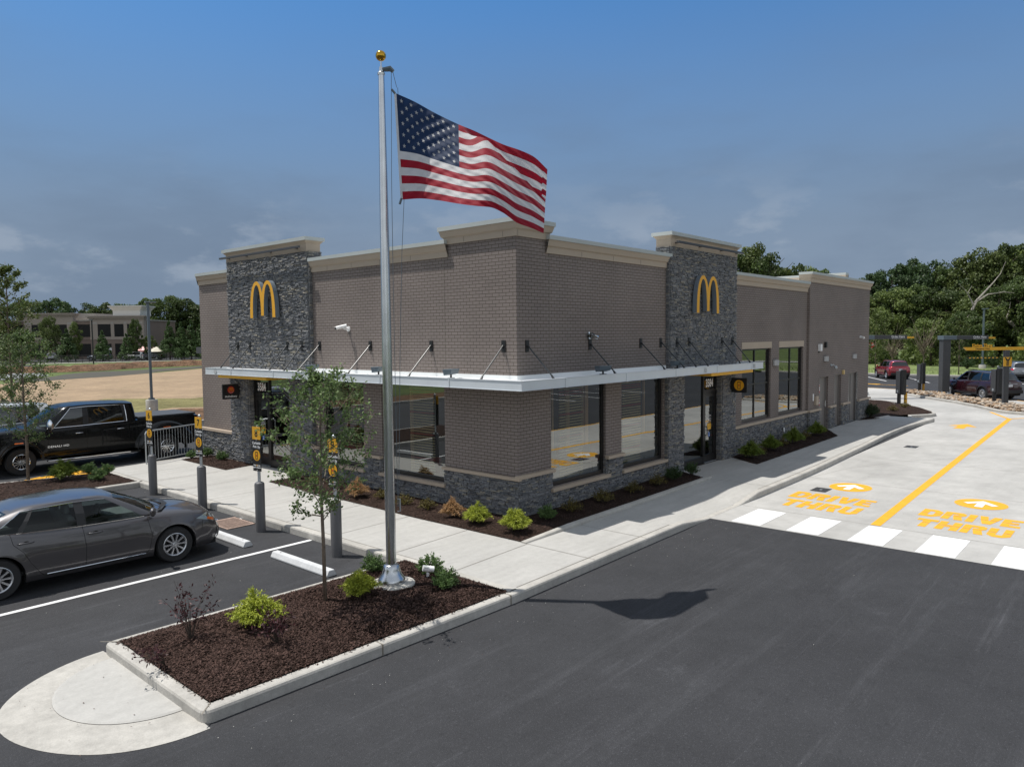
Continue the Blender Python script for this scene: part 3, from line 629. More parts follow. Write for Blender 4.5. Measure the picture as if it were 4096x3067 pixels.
mb = MB(); kerb(mb, [(-70,25.2),(5.2,25.2),(30,25.2)], z1=0.0, side=1); kerb(mb, [(66.2,-22),(66.2,5.9),(66.2,30)], side=-1, z1=0.0)
struct(mb, 'parking_kerb', MT['kerb'])
# concrete tongue at the end of the island
mb = MB(); out = []; inn = []
for k in range(41):
    a = math.pi/2+math.pi*k/40
    out.append((-8.50+1.50*math.cos(a)*(1+0.03*math.sin(3*a)), -1.50+1.50*math.sin(a)))
    inn.append((-8.50+0.97*math.cos(a), -1.37+1.03*math.sin(a)))
mb.grid([[(p[0],p[1],AZ+0.004) for p in out], [(lerp(p[0],q[0],.55),lerp(p[1],q[1],.55),AZ+0.020) for p, q in zip(out, inn)], [(q[0],q[1],AZ+0.006) for q in inn]])
tg = struct(mb, 'concrete_apron', MT['kerb'], smooth=True)
mb = MB(); mb.grid([[(q[0],q[1],AZ+0.012) for q in inn], [(lerp(q[0],-8.5,.03),lerp(q[1],-1.37,.03),AZ+0.026) for q in inn]]); i2 = [(lerp(q[0],-8.5,.03),lerp(q[1],-1.37,.03)) for q in inn]
mb.poly(i2, AZ+0.026); struct(mb, 'concrete_apron_centre', MT['walk'])
# ---- river-rock bed
RB = [(42.2,2.6),(41.4,2.2),(39.2,0.35),(37.0,-1.5),(34.8,-3.0),(32.9,-4.05),(32.0,-4.75),(31.7,-5.8),(31.9,-9),(34.2,-9),(34.6,-5.6),(36.2,-4.8),(38.0,-3.9),(40.2,-1.5),(43.0,0.6),(44.3,2.0),(44.0,3.0)]
mb = MB(); kerb(mb, rnd_corner(RB, 0.4), closed=True, z1=0.0, step=0.6); struct(mb, 'rock_bed_kerb', MT['kerb'])
mb = MB(); mb.poly([tuple(q) for q in offs(RB, 0.13, True)], -0.03); struct(mb, 'rock_bed_soil', MT['dirt'])
m, t_, b_, o_ = nmat('river_stone'); g_ = t_.nodes.new('ShaderNodeNewGeometry'); rr_ = t_.nodes.new('ShaderNodeValToRGB'); t_.links.new(g_.outputs['Random Per Island'], rr_.inputs[0])
e_ = rr_.color_ramp.elements; e_[0].color = (0.17,0.12,0.08,1); e_[1].color = (0.52,0.42,0.31,1); ee = e_.new(0.45); ee.color = (0.33,0.22,0.13,1); ee = e_.new(0.7); ee.color = (0.28,0.26,0.23,1)
t_.links.new(rr_.outputs[0], b_.inputs['Base Color']); b_.inputs['Roughness'].default_value = 0.75; MT['river'] = m
rg = random.Random(11); mb = MB(); inner = offs(RB, 0.2, True)
def inpoly(x, y, P_):
    c = False
    for i in range(len(P_)):
        a = P_[i]; b = P_[i-1]
        if (a[1] > y) != (b[1] > y) and x < (b[0]-a[0])*(y-a[1])/(b[1]-a[1])+a[0]: c = not c
    return c
k = 0
while k < 1500:
    x = rg.uniform(31.5,44.5); y = rg.uniform(-9,3)
    if not inpoly(x, y, inner): continue
    s_ = rg.uniform(0.055,0.13); a = rg.uniform(0,3.14); q = MB(); q.sphere((0,0,0), s_, n=6, sc=(1.25,0.85,0.55)); q.xf(Matrix.Translation((x,y,rg.uniform(-0.01,0.09)))@Matrix.Rotation(a,4,'Z')@Matrix.Rotation(rg.uniform(-.4,.4),4,'X')); mb._mg(q, 0); k += 1
tag(mb.build('river_rocks', MT['river'], smooth=True), kind='stuff')
# ---- far grass bank, walk and road on the right
P = []
for i in range(40):
    y = -60+i*4.5; P.append([(66.4,y,-0.02),(70,y,0.10+0.05*math.sin(i)),(77,y,0.25+0.08*math.sin(i*1.7)),(86,y,0.1),(90,y,-0.1)])
mb = MB(); mb.grid(P); struct(mb, 'grass_bank', MT['grass2'], smooth=True)
sheet('far_road', [(90,-60),(92.6,-60),(92.6,60),(90,60)], -0.12, 'asphalt')
sheet('far_footpath', [(92.7,-60),(95.6,-60),(95.6,60),(92.7,60)], -0.07, 'walk')

# ---- loose grit, flakes of paint and a few dead leaves on the paving
rg = random.Random(19); mb = MB(); n_ = 0
while n_ < 230:
    if rg.random() < .45: x = rg.uniform(-8.6, 3.0); y = -3.12-abs(rg.gauss(0, .35)); z = AZ+.003
    elif rg.random() < .4: x = rg.uniform(-9.5,-3.7); y = rg.uniform(.1, 11); z = AZ+.004
    else: x = rg.uniform(-9, 20); y = rg.uniform(-12,-3.1); z = AZ+.012
    if x > 3 and y > -9.3: z = AZ+.014
    s_ = rg.uniform(.003,.009); q = MB(); q.sphere((x,y,z), s_, n=4, sc=(1,rg.uniform(.5,1),.6), m=rg.choice((0,0,1))); mb._mg(q, 0); n_ += 1
for k in range(22):
    x = rg.uniform(-9.7,-8.55); y = rg.uniform(-2.6,-.4); a_ = rg.uniform(0,6.28); L_0 = rg.uniform(.008,.022); mb.quad((x,y,AZ+.032),(x+math.cos(a_)*L_0,y+math.sin(a_)*L_0,AZ+.036),(x+math.cos(a_+.5)*L_0*1.4,y+math.sin(a_+.5)*L_0*1.4,AZ+.034),(x-math.sin(a_)*L_0*.4,y+math.cos(a_)*L_0*.4,AZ+.033), 1)
tag(mb.build('grit', [M('pale_grit', (0.42,0.41,0.38), .9), M('dark_flakes', (0.09,0.055,0.04), .9)]), kind='stuff')
# ================================================================== RESTAURANT
BX, BY = 25.23, 14.54
bld = thing('restaurant', 'single-storey taupe brick restaurant with stone towers and flat parapets', 'restaurant', (0,0,0))
def panel(mb, side, u0, u1, z0, z1, holes, off=0.0, depth=0.16, m=0):
    """side 'R' = facade along +x facing -y, side 'L' = facade along +y facing -x. holes=(u0,u1,z0,z1)"""
    us = sorted({u0, u1, *[max(u0,min(u1,h[i])) for h in holes for i in (0,1)]}); zs = sorted({z0, z1, *[max(z0,min(z1,h[i])) for h in holes for i in (2,3)]})
    def P(u, d, z): return (u, -off+d, z) if side == 'R' else (-off+d, u, z)
    for a, b in zip(us, us[1:]):
        for c, d in zip(zs, zs[1:]):
            mu, mz = (a+b)/2, (c+d)/2
            if any(h[0] < mu < h[1] and h[2] < mz < h[3] for h in holes): continue
            q = [P(a,0,c), P(b,0,c), P(b,0,d), P(a,0,d)]
            mb.add(q if side == 'R' else q[::-1], [(0,1,2,3)], m)
    for h in holes:
        a, b, c, d = max(h[0],u0), min(h[1],u1), max(h[2],z0), min(h[3],z1)
        if a >= b or c >= d: continue
        mb.quad(P(a,0,c),P(a,depth,c),P(a,depth,d),P(a,0,d), m); mb.quad(P(b,0,c),P(b,0,d),P(b,depth,d),P(b,depth,c), m)
        if d < z1-1e-6: mb.quad(P(a,0,d),P(a,depth,d),P(b,depth,d),P(b,0,d), m)
        mb.quad(P(a,0,c),P(b,0,c),P(b,depth,c),P(a,depth,c), m)
SOF = 2.90
W1, W2, W3, W4 = (1.17,3.40,0.50,SOF), (4.12,6.28,0.50,SOF), (11.44,13.86,1.0,3.49), (14.62,17.02,1.0,3.49)
DR = (7.25,9.74,0.0,SOF)
D1, D2, D3 = (18.6,19.66,0.0,2.2), (20.42,21.32,0.0,2.22), (22.30,23.56,0.0,2.22)
L1, L2, DL = (5.44,7.28,0.50,SOF), (2.31,4.69,0.50,SOF), (8.86,11.24,0.0,SOF)
wall = MB()
panel(wall, 'R', 0, 6.42, 0, 6.16, [W1, W2, (1.09,6.42,5.87,6.16)])
panel(wall, 'R', 6.42, 10.7, 0, 6.0, [DR, (6.42,7.25,0,6), (9.74,10.7,0,6), (7.25,9.74,SOF,6)])
panel(wall, 'R', 10.7, 17.39, 0, 5.62, [W3, W4])
panel(wall, 'R', 17.39, BX, 0, 6.01, [D1, D2, D3], off=0.10)
wall.quad((17.39,0,0),(17.39,-0.10,0),(17.39,-0.10,6.01),(17.39,0,6.01))
panel(wall, 'L', 0, 7.75, 0, 6.16, [L1, L2, (2.19,7.75,5.87,6.16)])
panel(wall, 'L', 12.34, BY, 0, 5.86, [])
# rear and far sides
wall.quad((0,BY,0),(0,BY,5.86),(BX,BY,5.86),(BX,BY,0)); wall.quad((BX,-0.10,0),(BX,BY,0),(BX,BY,6.01),(BX,-0.10,6.01))
wo_ = wall.build('brick_wall', MT['brick'], bld)
rf = MB(); rf.box(0.3, BX-0.3, 0.3, BY-0.3, 5.3, 5.4)
for a in ((0.02,1.09,0.012,0.3,5.4,6.15),(0.012,0.3,0.3,2.19,5.4,6.15),(1.09,6.4,0.012,0.3,5.4,5.86),(0.012,0.3,2.19,7.7,5.4,5.86),(0.012,0.3,12.3,BY-.01,5.4,5.85),(10.7,17.39,0.012,0.3,5.3,5.61),(17.4,BX-.01,-0.08,0.3,5.3,6.0),(BX-0.3,BX-.01,0.3,BY-.01,5.4,6.0),(0.3,BX-0.3,BY-0.3,BY-.01,5.4,5.85)): rf.box(*a)
rf.build('roof', MT['roof'], bld)
# parapet bands and copings: profile (outset, z above band bottom)
BAND = [(0.0,0.0),(0.035,0.0),(0.035,0.135),(0.05,0.15),(0.075,0.165),(0.115,0.30)]
CAPP = [(0.115,0.30),(0.135,0.30),(0.135,0.395),(-0.30,0.405),(-0.30,0.30)]
def runprof(mb, prof, pts, z, closed=False):
    """outward = right-hand side of travel"""
    P = []
    O = {o_: offs(pts, -o_, closed) for o_, _ in prof}
    for i in range(len(pts)): P.append([(O[o_][i].x, O[o_][i].y, z+h) for o_, h in prof])
    if closed: P.append(P[0])
    mb.grid(P)
    if not closed:
        mb.add(P[0], [tuple(range(len(prof)))]); mb.add(P[-1], [tuple(range(len(prof)-1,-1,-1))])
band = MB(); cap = MB()
runs = [([(0.3,2.19),(0,2.19),(0,0),(1.09,0),(1.09,0.3)], 6.15), ([(1.0,0),(6.52,0)], 5.86), ([(0,7.70),(0,2.10)], 5.86), ([(0,BY),(0,12.30)], 5.85),
        ([(10.66,0),(17.37,0)], 5.61), ([(17.39,0.3),(17.39,-0.10),(BX,-0.10),(BX,BY)], 6.0)]
TWR = [(6.42,-0.13),(10.72,-0.13),(10.72,0.33),(6.42,0.33)]
TWL = [(-0.13,12.34),(-0.13,7.75),(0.33,7.75),(0.33,12.34)]
for pts, z in runs: runprof(band, BAND, pts, z); runprof(cap, CAPP, pts, z)
for q in (TWR, TWL):
    q2 = q
    runprof(band, [(0.0,0.0),(0.0,0.22),(0.07,0.30)], q2, 6.46, True); runprof(cap, [(0.07,0.30),(0.10,0.30),(0.10,0.40),(-0.2,0.41)], q2, 6.46, True); cap.poly(q2 if q is TWR else q2, 6.862)
runprof(band, BAND, [(BX+0.0,0.9),(BX,4.5)], 6.46); runprof(cap, CAPP, [(BX,0.9),(BX,4.5)], 6.46)
band.box(BX-0.3,BX-0.002,0.9,4.5,6.0,6.76)
band.build('parapet_band', MT['beige'], bld, fix=False); cap.build('coping', MT['cap'], bld)
def joint(x0, x1, y0, y1, z0, z1): jn = MB(); jn.box(x0, x1, y0, y1, z0, z1); jn.build('expansion_joint', MT['joint'], bld)
for x in (0.02,2.35,3.7,5.0): joint(x-0.006, x+0.006, -0.038, -0.034, 5.87 if x > 1.2 else 6.16, 5.99 if x > 1.2 else 6.28)
for y in (0.35,1.55,3.4,4.6,5.8,6.9): joint(-0.038, -0.034, y-0.006, y+0.006, 5.87 if y > 2.2 else 6.16, 5.99 if y > 2.2 else 6.28)
joint(-0.004,0.0,2.25,2.256,2.95,5.86); joint(1.14,1.146,-0.004,0.0,2.95,5.86)
# ------------------------------------------------ ledger stone (real blocks)
def ledger(mb, P, u0, u1, z0, z1, holes=(), seed=0, hmin=0.020, hmax=0.047):
    """P(u, d, z): d outward distance"""
    rg = random.Random(seed); z = z0; row = 0
    while z < z1-0.01:
        h = rg.uniform(hmin, hmax); 
        if z1-z-h < hmin: h = z1-z
        u = u0-rg.uniform(0, 0.02)
        while u < u1-0.005:
            w = rg.uniform(0.07, 0.29)*(0.75 if h > 0.038 else 1)
            if u1-(u+w) < 0.06: w = u1-u
            a, b = max(u, u0), min(u+w, u1)
            u += w
            cuts = [(a, b)]
            for hh in holes:
                if z+h > hh[2]+0.01 and z < hh[3]-0.01:
                    nc = []
                    for (p, q) in cuts:
                        if q <= hh[0] or p >= hh[1]: nc.append((p, q)); continue
                        if p < hh[0]: nc.append((p, hh[0]))
                        if q > hh[1]: nc.append((hh[1], q))
                    cuts = nc
            for (p, q) in cuts:
                if q-p < 0.012: continue
                splits = [(z, z+h)]
                if h > 0.05 and rg.random() < 0.35: zz_ = z+h*rg.uniform(.4,.6); splits = [(z,zz_),(zz_,z+h)]
                for (c, d) in splits:
                    t = rg.uniform(0.012, 0.052); g = 0.002; j = lambda s_: rg.uniform(-s_, s_)
                    v = [P(p+g,0,c+g),P(q-g,0,c+g),P(q-g,0,d-g),P(p+g,0,d-g),
                         P(p+g+0.003,t+j(.008),c+g+j(.003)),P(q-g-0.003,t+j(.008),c+g+j(.003)),P(q-g-0.003,t+j(.008),d-g+j(.003)),P(p+g+0.003,t+j(.008),d-g+j(.003))]
                    mb.add(v, [(4,5,6,7),(0,1,5,4),(1,2,6,5),(2,3,7,6),(3,0,4,7)])
        z += h; row += 1
R_ = lambda off=0.0: (lambda u, d, z: (u, -off-d, z))
L_ = lambda off=0.0: (lambda u, d, z: (-off-d, u, z))
st = MB()
# base courses, right facade
ledger(st, R_(0.03), -0.04, 1.15, 0, 0.87, seed=1); ledger(st, R_(0.03), 1.15, 3.42, 0, 0.41, seed=2); ledger(st, R_(0.03), 3.42, 4.10, 0, 0.87, seed=3); ledger(st, R_(0.03), 4.10, 6.35, 0, 0.41, seed=4)
ledger(st, R_(0.03), 10.7, 17.39, 0, 0.87, seed=5)
for k, (a, b) in enumerate(((17.39,18.55),(19.70,20.38),(21.36,22.26),(23.60,BX))): ledger(st, R_(0.13), a, b, 0, 0.87 if k != 5 else .87, seed=6+k)
# towers and pilasters
ledger(st, R_(0.10), 6.35, 7.25, 0, 2.9, seed=12); ledger(st, R_(0.10), 9.74, 10.72, 0, 2.9, seed=13); ledger(st, R_(0.10), 6.42, 10.72, 2.9, 6.46, seed=14)
# base courses, left facade
ledger(st, L_(0.03), -0.04, 2.29, 0, 0.84, seed=21); ledger(st, L_(0.03), 2.29, 4.71, 0, 0.41, seed=22); ledger(st, L_(0.03), 4.71, 5.42, 0, 0.84, seed=23); ledger(st, L_(0.03), 5.42, 7.30, 0, 0.41, seed=24); ledger(st, L_(0.03), 7.30, 7.72, 0, 0.84, seed=25); ledger(st, L_(0.03), 12.34, BY, 0, 0.87, seed=26)
ledger(st, L_(0.10), 7.70, 8.86, 0, 2.9, seed=27); ledger(st, L_(0.10), 11.24, 12.36, 0, 2.9, seed=28); ledger(st, L_(0.10), 7.75, 12.34, 2.9, 6.46, seed=29)
# reveals / returns (faces turned towards +-x or +-y)
def retx(u, y0_, y1_, z0, z1, sgn, seed): ledger(st, lambda a, d, z: (u+sgn*d, a, z), y0_, y1_, z0, z1, seed=seed)
def rety(v, x0_, x1_, z0, z1, sgn, seed): ledger(st, lambda a, d, z: (a, v+sgn*d, z), x0_, x1_, z0, z1, seed=seed)
retx(9.74, -0.10, 0.14, 0, 2.9, -1, 41); retx(7.25, -0.10, 0.14, 0, 2.9, 1, 42); retx(6.37, -0.10, 0.0, 0.0, 2.9, -1, 43); retx(6.42, -0.10, 0.33, 5.85, 6.46, -1, 44); retx(6.42, -0.10, 0.0, 2.9, 5.9, -1, 45)
retx(10.70, -0.10, 0.33, 5.6, 6.46, 1, 46); retx(BX, -0.13, 3, 0, 0.87, 1, 47); retx(18.55,-0.13,0.05,0,.87,1,60); retx(20.38,-0.13,0.05,0,.87,1,61); retx(22.26,-0.13,0.05,0,.87,1,62); retx(19.70,-0.13,0.05,0,.87,-1,63); retx(21.36,-0.13,0.05,0,.87,-1,64); retx(23.60,-0.13,0.05,0,.87,-1,65); retx(17.39,-0.13,-0.03,0,.87,-1,66)
retx(1.15,-0.03,0.14,0.41,0.87,1,67); retx(3.42,-0.03,0.14,0.41,0.87,-1,68); retx(4.10,-0.03,0.14,0.41,0.87,1,69)
rety(7.72, -0.10, 0.33, 5.85, 6.46, -1, 48); rety(7.72, -0.10, 0.0, 0, 5.9, -1, 49); rety(11.24, -0.10, 0.14, 0, 2.9, -1, 50); rety(8.86, -0.10, 0.14, 0, 2.9, 1, 51); rety(BY, -0.03, 2, 0, 0.87, 1, 52); rety(4.71,-0.03,0.14,.41,.84,-1,53); rety(2.29,-0.03,0.14,.41,.84,1,54)
# dark backing behind the stone
for a in ((6.40,10.73,-0.10,0.33,2.92,6.46),(6.37,7.24,-0.095,0.0,0,2.93),(9.75,10.715,-0.095,0.0,0,2.93)): st.box(*a)
for a in ((-0.10,0.33,7.73,12.33,2.92,6.46),(-0.095,0.0,7.71,8.85,0,2.93),(-0.095,0.0,11.25,12.35,0,2.93)): st.box(*a)
st.box(-0.028,-0.004,-0.028,2.28,0,0.84); st.box(0.0,1.14,-0.028,-0.004,0,0.86)
st.build('ledger_stone', MT['stone'], bld)
# ------------------------------------------------ sills, lintels
def sill(side, a, b, z0, z1, out, inn=0.0, ra=0.0, rb=0.0):
    sl_ = MB()
    if side == 'R': sl_.box(a, b, -out, inn, z0, z1)
    else: sl_.box(-out, inn, a, b, z0, z1)
    sl_.build('sill', MT['sill'], bld, bevel=0.006)
sill('R', -0.115, 1.20, 0.87, 0.95, 0.118, -0.001); sill('L', -0.112, 2.33, 0.84, 0.91, 0.112, -0.002)
sill('R', 1.10, 3.47, 0.41, 0.49, 0.12, 0.10); sill('R', 3.37, 4.15, 0.87, 0.95, 0.112, -0.001); sill('R', 4.07, 6.37, 0.41, 0.49, 0.12, 0.10)
sill('R', 10.72, 17.3, 0.88, 0.96, 0.112, -0.001); sill('R', 17.3, 18.58, 0.88, 0.965, 0.215, -0.101)
for a, b in ((19.66,20.42),(21.32,22.30),(23.56,BX+0.10)): sill('R', a, b, 0.88, 0.965, 0.215, -0.101)
sill('L', 2.24, 4.74, 0.41, 0.49, 0.12, 0.10); sill('L', 4.66, 5.47, 0.84, 0.91, 0.112, -0.001); sill('L', 5.37, 7.34, 0.41, 0.49, 0.12, 0.10); sill('L', 7.26, 7.68, 0.84, 0.91, 0.112, -0.001); sill('L', 12.36, BY+0.06, 0.87, 0.96, 0.112, -0.001)
lt = MB(); lt.box(11.40, 13.90, -0.012, 0.02, 3.49, 3.72); lt.build('lintel', MT['beige'], bld); lt = MB(); lt.box(14.58, 17.06, -0.012, 0.02, 3.49, 3.72)
lt.build('lintel', MT['beige'], bld)
# ------------------------------------------------ windows
def window(side, h, nv=(), nh=(), name='window', dep=0.10, fw=0.055, lab=None):
    u0, u1, z0, z1 = h; g = MB(); f = MB()
    def bx_(mb, a, b, c, d, y0_, y1_):
        if side == 'R': mb.box(a, b, y0_, y1_, c, d)
        else: mb.box(y0_, y1_, a, b, c, d)
    bx_(f, u0, u1, z0, z0+0.10, dep-0.03, dep+0.05); bx_(f, u0, u1, z1-fw, z1, dep-0.03, dep+0.05)
    bx_(f, u0, u0+fw, z0+0.10, z1-fw, dep-0.03, dep+0.05); bx_(f, u1-fw*1.6, u1, z0+0.10, z1-fw, dep-0.03, dep+0.05)
    for x in nv: bx_(f, x-fw/2, x+fw/2, z0+0.10, z1-fw, dep-0.028, dep+0.048)
    for z in nh: bx_(f, u0+fw, u1-fw, z-fw/2, z+fw/2, dep-0.026, dep+0.046)
    w = f.build(name, MT['frame'], bld)
    if lab: w['label'] = lab
    a, b, c, d = u0+fw, u1-fw*1.6, z0+0.10, z1-fw
    q = [(a,dep,c),(b,dep,c),(b,dep,d),(a,dep,d)] if side == 'R' else [(dep,b,c),(dep,a,c),(dep,a,d),(dep,b,d)]
    g.add(q, [(0,1,2,3)]); g.build('pane', MT['glass'], w)
    return w
window('R', W1); window('R', W2)
window('R', W3, nv=(12.62,), nh=(2.27,)); window('R', W4, nv=(15.86,), nh=(2.27,))
window('L', L1); window('L', L2)
# storefronts: sidelight + door
def storefront(side, h, du0, du1):
    u0, u1, z0, z1 = h
    def bx_(mb, a, b, c, d, y0_, y1_):
        if side == 'R': mb.box(a, b, y0_, y1_, c, d)
        else: mb.box(y0_, y1_, a, b, c, d)
    def pane(a, b, c, d, par, dep=0.10):
        q = [(a,dep,c),(b,dep,c),(b,dep,d),(a,dep,d)] if side == 'R' else [(dep,b,c),(dep,a,c),(dep,a,d),(dep,b,d)]
        g = MB(); g.add(q, [(0,1,2,3)]); g.build('pane', MT['glass'], par)
    f = MB(); fw = 0.06
    sd = (u0, du0) if du1 >= u1-0.01 else (du1, u1)
    bx_(f, u0, u0+fw, 0, z1, 0.06, 0.15); bx_(f, u1-fw, u1, 0, z1, 0.06, 0.15); bx_(f, du0-fw if sd[0] == u0 else du1, du0 if sd[0] == u0 else du1+fw, 0, z1, 0.058, 0.152)
    bx_(f, u0+fw, u1-fw, z1-0.07, z1, 0.062, 0.148); bx_(f, du0, du1-fw if sd[0] == u0 else du1, 2.20, 2.28, 0.062, 0.148); bx_(f, sd[0]+(fw if sd[0]==u0 else fw), sd[1]-fw, 0.0, 0.22, 0.062, 0.148)
    w = f.build('entrance_frame', MT['frame'], bld)
    pane(sd[0]+0.05, sd[1]-0.05, 0.21, z1-0.07, w)
    pane(du0, du1-0.02, 2.27, z1-0.07, w)
    d = MB(); a, b = (du0+0.005, du1-fw-0.005) if sd[0] == u0 else (du0+fw+0.005, du1-0.005)
    bx_(d, a, a+0.12, 0.02, 2.19, 0.075, 0.13); bx_(d, b-0.12, b, 0.02, 2.19, 0.075, 0.13); bx_(d, a+0.12, b-0.12, 0.02, 0.25, 0.077, 0.128); bx_(d, a+0.12, b-0.12, 2.05, 2.19, 0.077, 0.128)
    dd = d.build('entrance_door', MT['frame'], bld)
    pane(a+0.12, b-0.12, 0.25, 2.05, dd, 0.1005)
    hx = a+0.09 if side == 'R' else b-0.09
    hp = [(hx,0.075,0.88),(hx,0.02,0.88),(hx-0.01,0.0,0.90),(hx-0.01,0.0,1.12),(hx,0.02,1.14),(hx,0.075,1.14)]
    if side == 'L': hp = [(p[1],p[0],p[2]) for p in hp]
    hh = MB(); hh.tube(hp, 0.014, 8); hh.build('door_handle', MT['black'], dd)
    t = MB(); bx_(t, a, b, 0.004, 0.02, 0.03, 0.14); t.build('threshold', MT['galv'], bld)
    # posters on the leaf
    c0 = (a+b)/2
    def onp(mb, x0, x1, c, d_, mi, dep=0.094):
        q = [(x0,dep,c),(x1,dep,c),(x1,dep,d_),(x0,dep,d_)] if side == 'R' else [(dep,x1,c),(dep,x0,c),(dep,x0,d_),(dep,x1,d_)]
        mb.add(q, [(0,1,2,3)], mi)
    p = MB(); onp(p, c0-0.13, c0+0.13, 1.02, 1.20, 0); 
    for k in range(6): onp(p, c0-0.11+0.04*k, c0-0.095+0.04*k, 1.20, 1.24+0.03*((k*7)%3), 0)
    onp(p, c0-0.16, c0+0.16, 1.42, 1.425, 1)
    for k in range(3): onp(p, c0-0.13, c0+0.13, 1.36-0.05*k, 1.372-0.05*k, 1)
    onp(p, c0-0.06, c0+0.06, 0.80, 0.94, 2); onp(p, c0-0.01, c0+0.01, 0.89, 0.92, 1, 0.0925); onp(p, c0-0.035, c0+0.03, 0.83, 0.845, 1, 0.0925); onp(p, c0-0.01, c0+0.0, 0.845, 0.89, 1, 0.0925); onp(p, c0+0.02, c0+0.035, 0.82, 0.85, 1, 0.0922)
    p.build('door_decal', [MT['yellow'], MT['white'], MT['blue']], dd)
    ct = text_mb('Come on In', 0.052, 0.0005, 0.001); ct.xf(T4((c0,0.092,1.46)) if side == 'R' else T4((0.092,c0,1.46), -math.pi/2)); ct.build('door_lettering', MT['white'], dd)
    num = text_mb('3584', 0.34, 0.001, 0.010, sx=0.72, sp=1.0)
    cc = (du0+du1)/2-0.02
    num.xf(T4((cc,0.0975,2.47)) if side == 'R' else T4((0.0975,cc+0.02,2.47), -math.pi/2))
    nb = num.build('street_number', MT['white'], bld)
    bk = MB(); bx_(bk, du0+0.002, du1-0.02, 2.28, z1-0.07, 0.15, 0.16); bk.build('transom_backing', MT['void'], bld)
storefront('R', DR, 8.86, 9.74)
storefront('L', DL, 10.33, 11.24)
# "Welcome"-style vertical lettering on the right sidelight
wt = text_mb('Welcome', 0.40, 0.001, 0.006); wt.xf(Matrix.Translation((7.42,0.09,1.45))@Matrix.Rotation(-math.pi/2,4,'Y')); wt.build('window_lettering', M('mint_vinyl', (0.45,0.62,0.55), 0.5), bld)
# service doors in the rear block
for i, (h, ds) in enumerate(((D1,1),(D2,1),(D3,1))):
    d = MB(); d.box(h[0]+0.05, h[1]-0.05, 0.02, 0.07, 0.02, h[3]-0.05)
    dd = d.build('service_door', MT['door'], bld, bevel=0.004)
    f = MB(); f.box(h[0], h[0]+0.05, -0.02, 0.08, 0, h[3]); f.box(h[1]-0.05, h[1], -0.02, 0.08, 0, h[3]); f.box(h[0]+0.05, h[1]-0.05, -0.018, 0.078, h[3]-0.05, h[3]); f.build('door_frame', MT['door'], bld)
    k = MB(); k.box(h[0]+0.03, h[1]-0.03, 0.002, 0.05, 0.003, 0.02); k.build('threshold', MT['galv'], bld)
    q = MB()
    hx = h[0]+0.16 if i else h[1]-0.18
    if i == 1: q.box(hx-0.02,hx+0.1,-0.03,0.02,1.02,1.06)
    else: q.tube([(hx,0.02,0.95),(hx,-0.05,0.95),(hx,-0.05,1.2),(hx,0.02,1.2)], 0.012, 6)
    q.build('door_handle', MT['steel'], dd)
g = MB(); g.box(20.50,20.72,0.012,0.02,0.22,0.62); g.build('louvre_vent', MT['black'], bld)
g = MB(); g.box(22.93,22.945,0.01,0.02,0.05,2.15); g.build('door_seam', MT['black'], bld)
g = MB(); g.box(23.52,23.575,-0.105,-0.05,0.0,2.2); g.build('door_edge_trim', MT['steel'], bld)
# ------------------------------------------------ steel canopy
ca = MB()
CO = 0.90; CXE, CYE = 11.02, 12.44; ZT, ZB = 3.10, 2.892
def channel(mb, a, b, side):
    if side == 'R':
        mb.box(a, b, -CO, -CO+0.012, ZB, ZT); mb.box(a, b, -CO-0.012, -CO, ZT-0.012, ZT-0.001); mb.box(a, b, -CO-0.012, -CO, ZB+0.001, ZB+0.012); mb.box(a, b, -CO+0.012, -CO+0.06, ZT-0.014, ZT-0.002)
    else:
        mb.box(-CO, -CO+0.012, a, b, ZB, ZT); mb.box(-CO-0.012, -CO, a, b, ZT-0.012, ZT-0.001); mb.box(-CO-0.012, -CO, a, b, ZB+0.001, ZB+0.012); mb.box(-CO+0.012, -CO+0.06, a, b, ZT-0.014, ZT-0.002)
channel(ca, -CO+0.012, CXE, 'R'); channel(ca, -CO, CYE, 'L')
ca.box(CXE-0.012, CXE, -CO+0.012, -0.002, ZB, ZT); ca.box(-CO+0.012, -0.002, CYE-0.012, CYE, ZB, ZT)
can = ca.build('canopy_fascia', MT['canopy'], bld)
for x in (0.55,2.95,5.35,7.75,10.15): pl_ = MB(); pl_.box(x-0.01,x+0.01,-CO-0.014,-CO-0.001,ZB+0.004,ZT-0.004); pl_.box(x+0.0,x+0.06,-CO-0.016,-CO-0.013,ZB-0.004,ZB+0.03); pl_.build('fascia_splice', MT['canopy'], can)
for y in (1.2,3.6,6.0,8.4,10.8): pl_ = MB(); pl_.box(-CO-0.014,-CO-0.001,y-0.01,y+0.01,ZB+0.004,ZT-0.004); pl_.build('fascia_splice', MT['canopy'], can)
GS = M('grey_sticker', (0.40,0.42,0.43), 0.6, var=[(40,0.3)])
for x, w_ in ((6.95,.13),(10.25,.13)): sk = MB(); sk.box(x,x+w_,-CO-0.017,-CO-0.0145,2.93,3.05); sk.build('fascia_sticker', GS, can)
for y, w_ in ((11.7,.16),(7.2,.18)): sk = MB(); sk.box(-CO-0.017,-CO-0.0145,y,y+w_,2.93,3.05); sk.build('fascia_sticker', GS, can)
dk_ = MB()
dk_.box(-CO+0.013, CXE-0.013, -CO+0.013, -0.003, 2.985, 3.02); dk_.box(-CO+0.013, -0.003, -0.002, CYE-0.013, 2.985, 3.02)
k = -0.7
while k < 10.9: dk_.box(k, k+0.03, -CO+0.02, -0.01 if k > 0 else -0.01, 3.02, 3.034); k += 0.3
k = 0.3
while k < 12.3: dk_.box(-CO+0.02, -0.01, k, k+0.03, 3.02, 3.034); k += 0.3
dk_.box(0, 6.36, -0.03, -0.002, 3.035, 3.14); dk_.box(-0.03, -0.002, -0.03, 7.70, 3.035, 3.14)
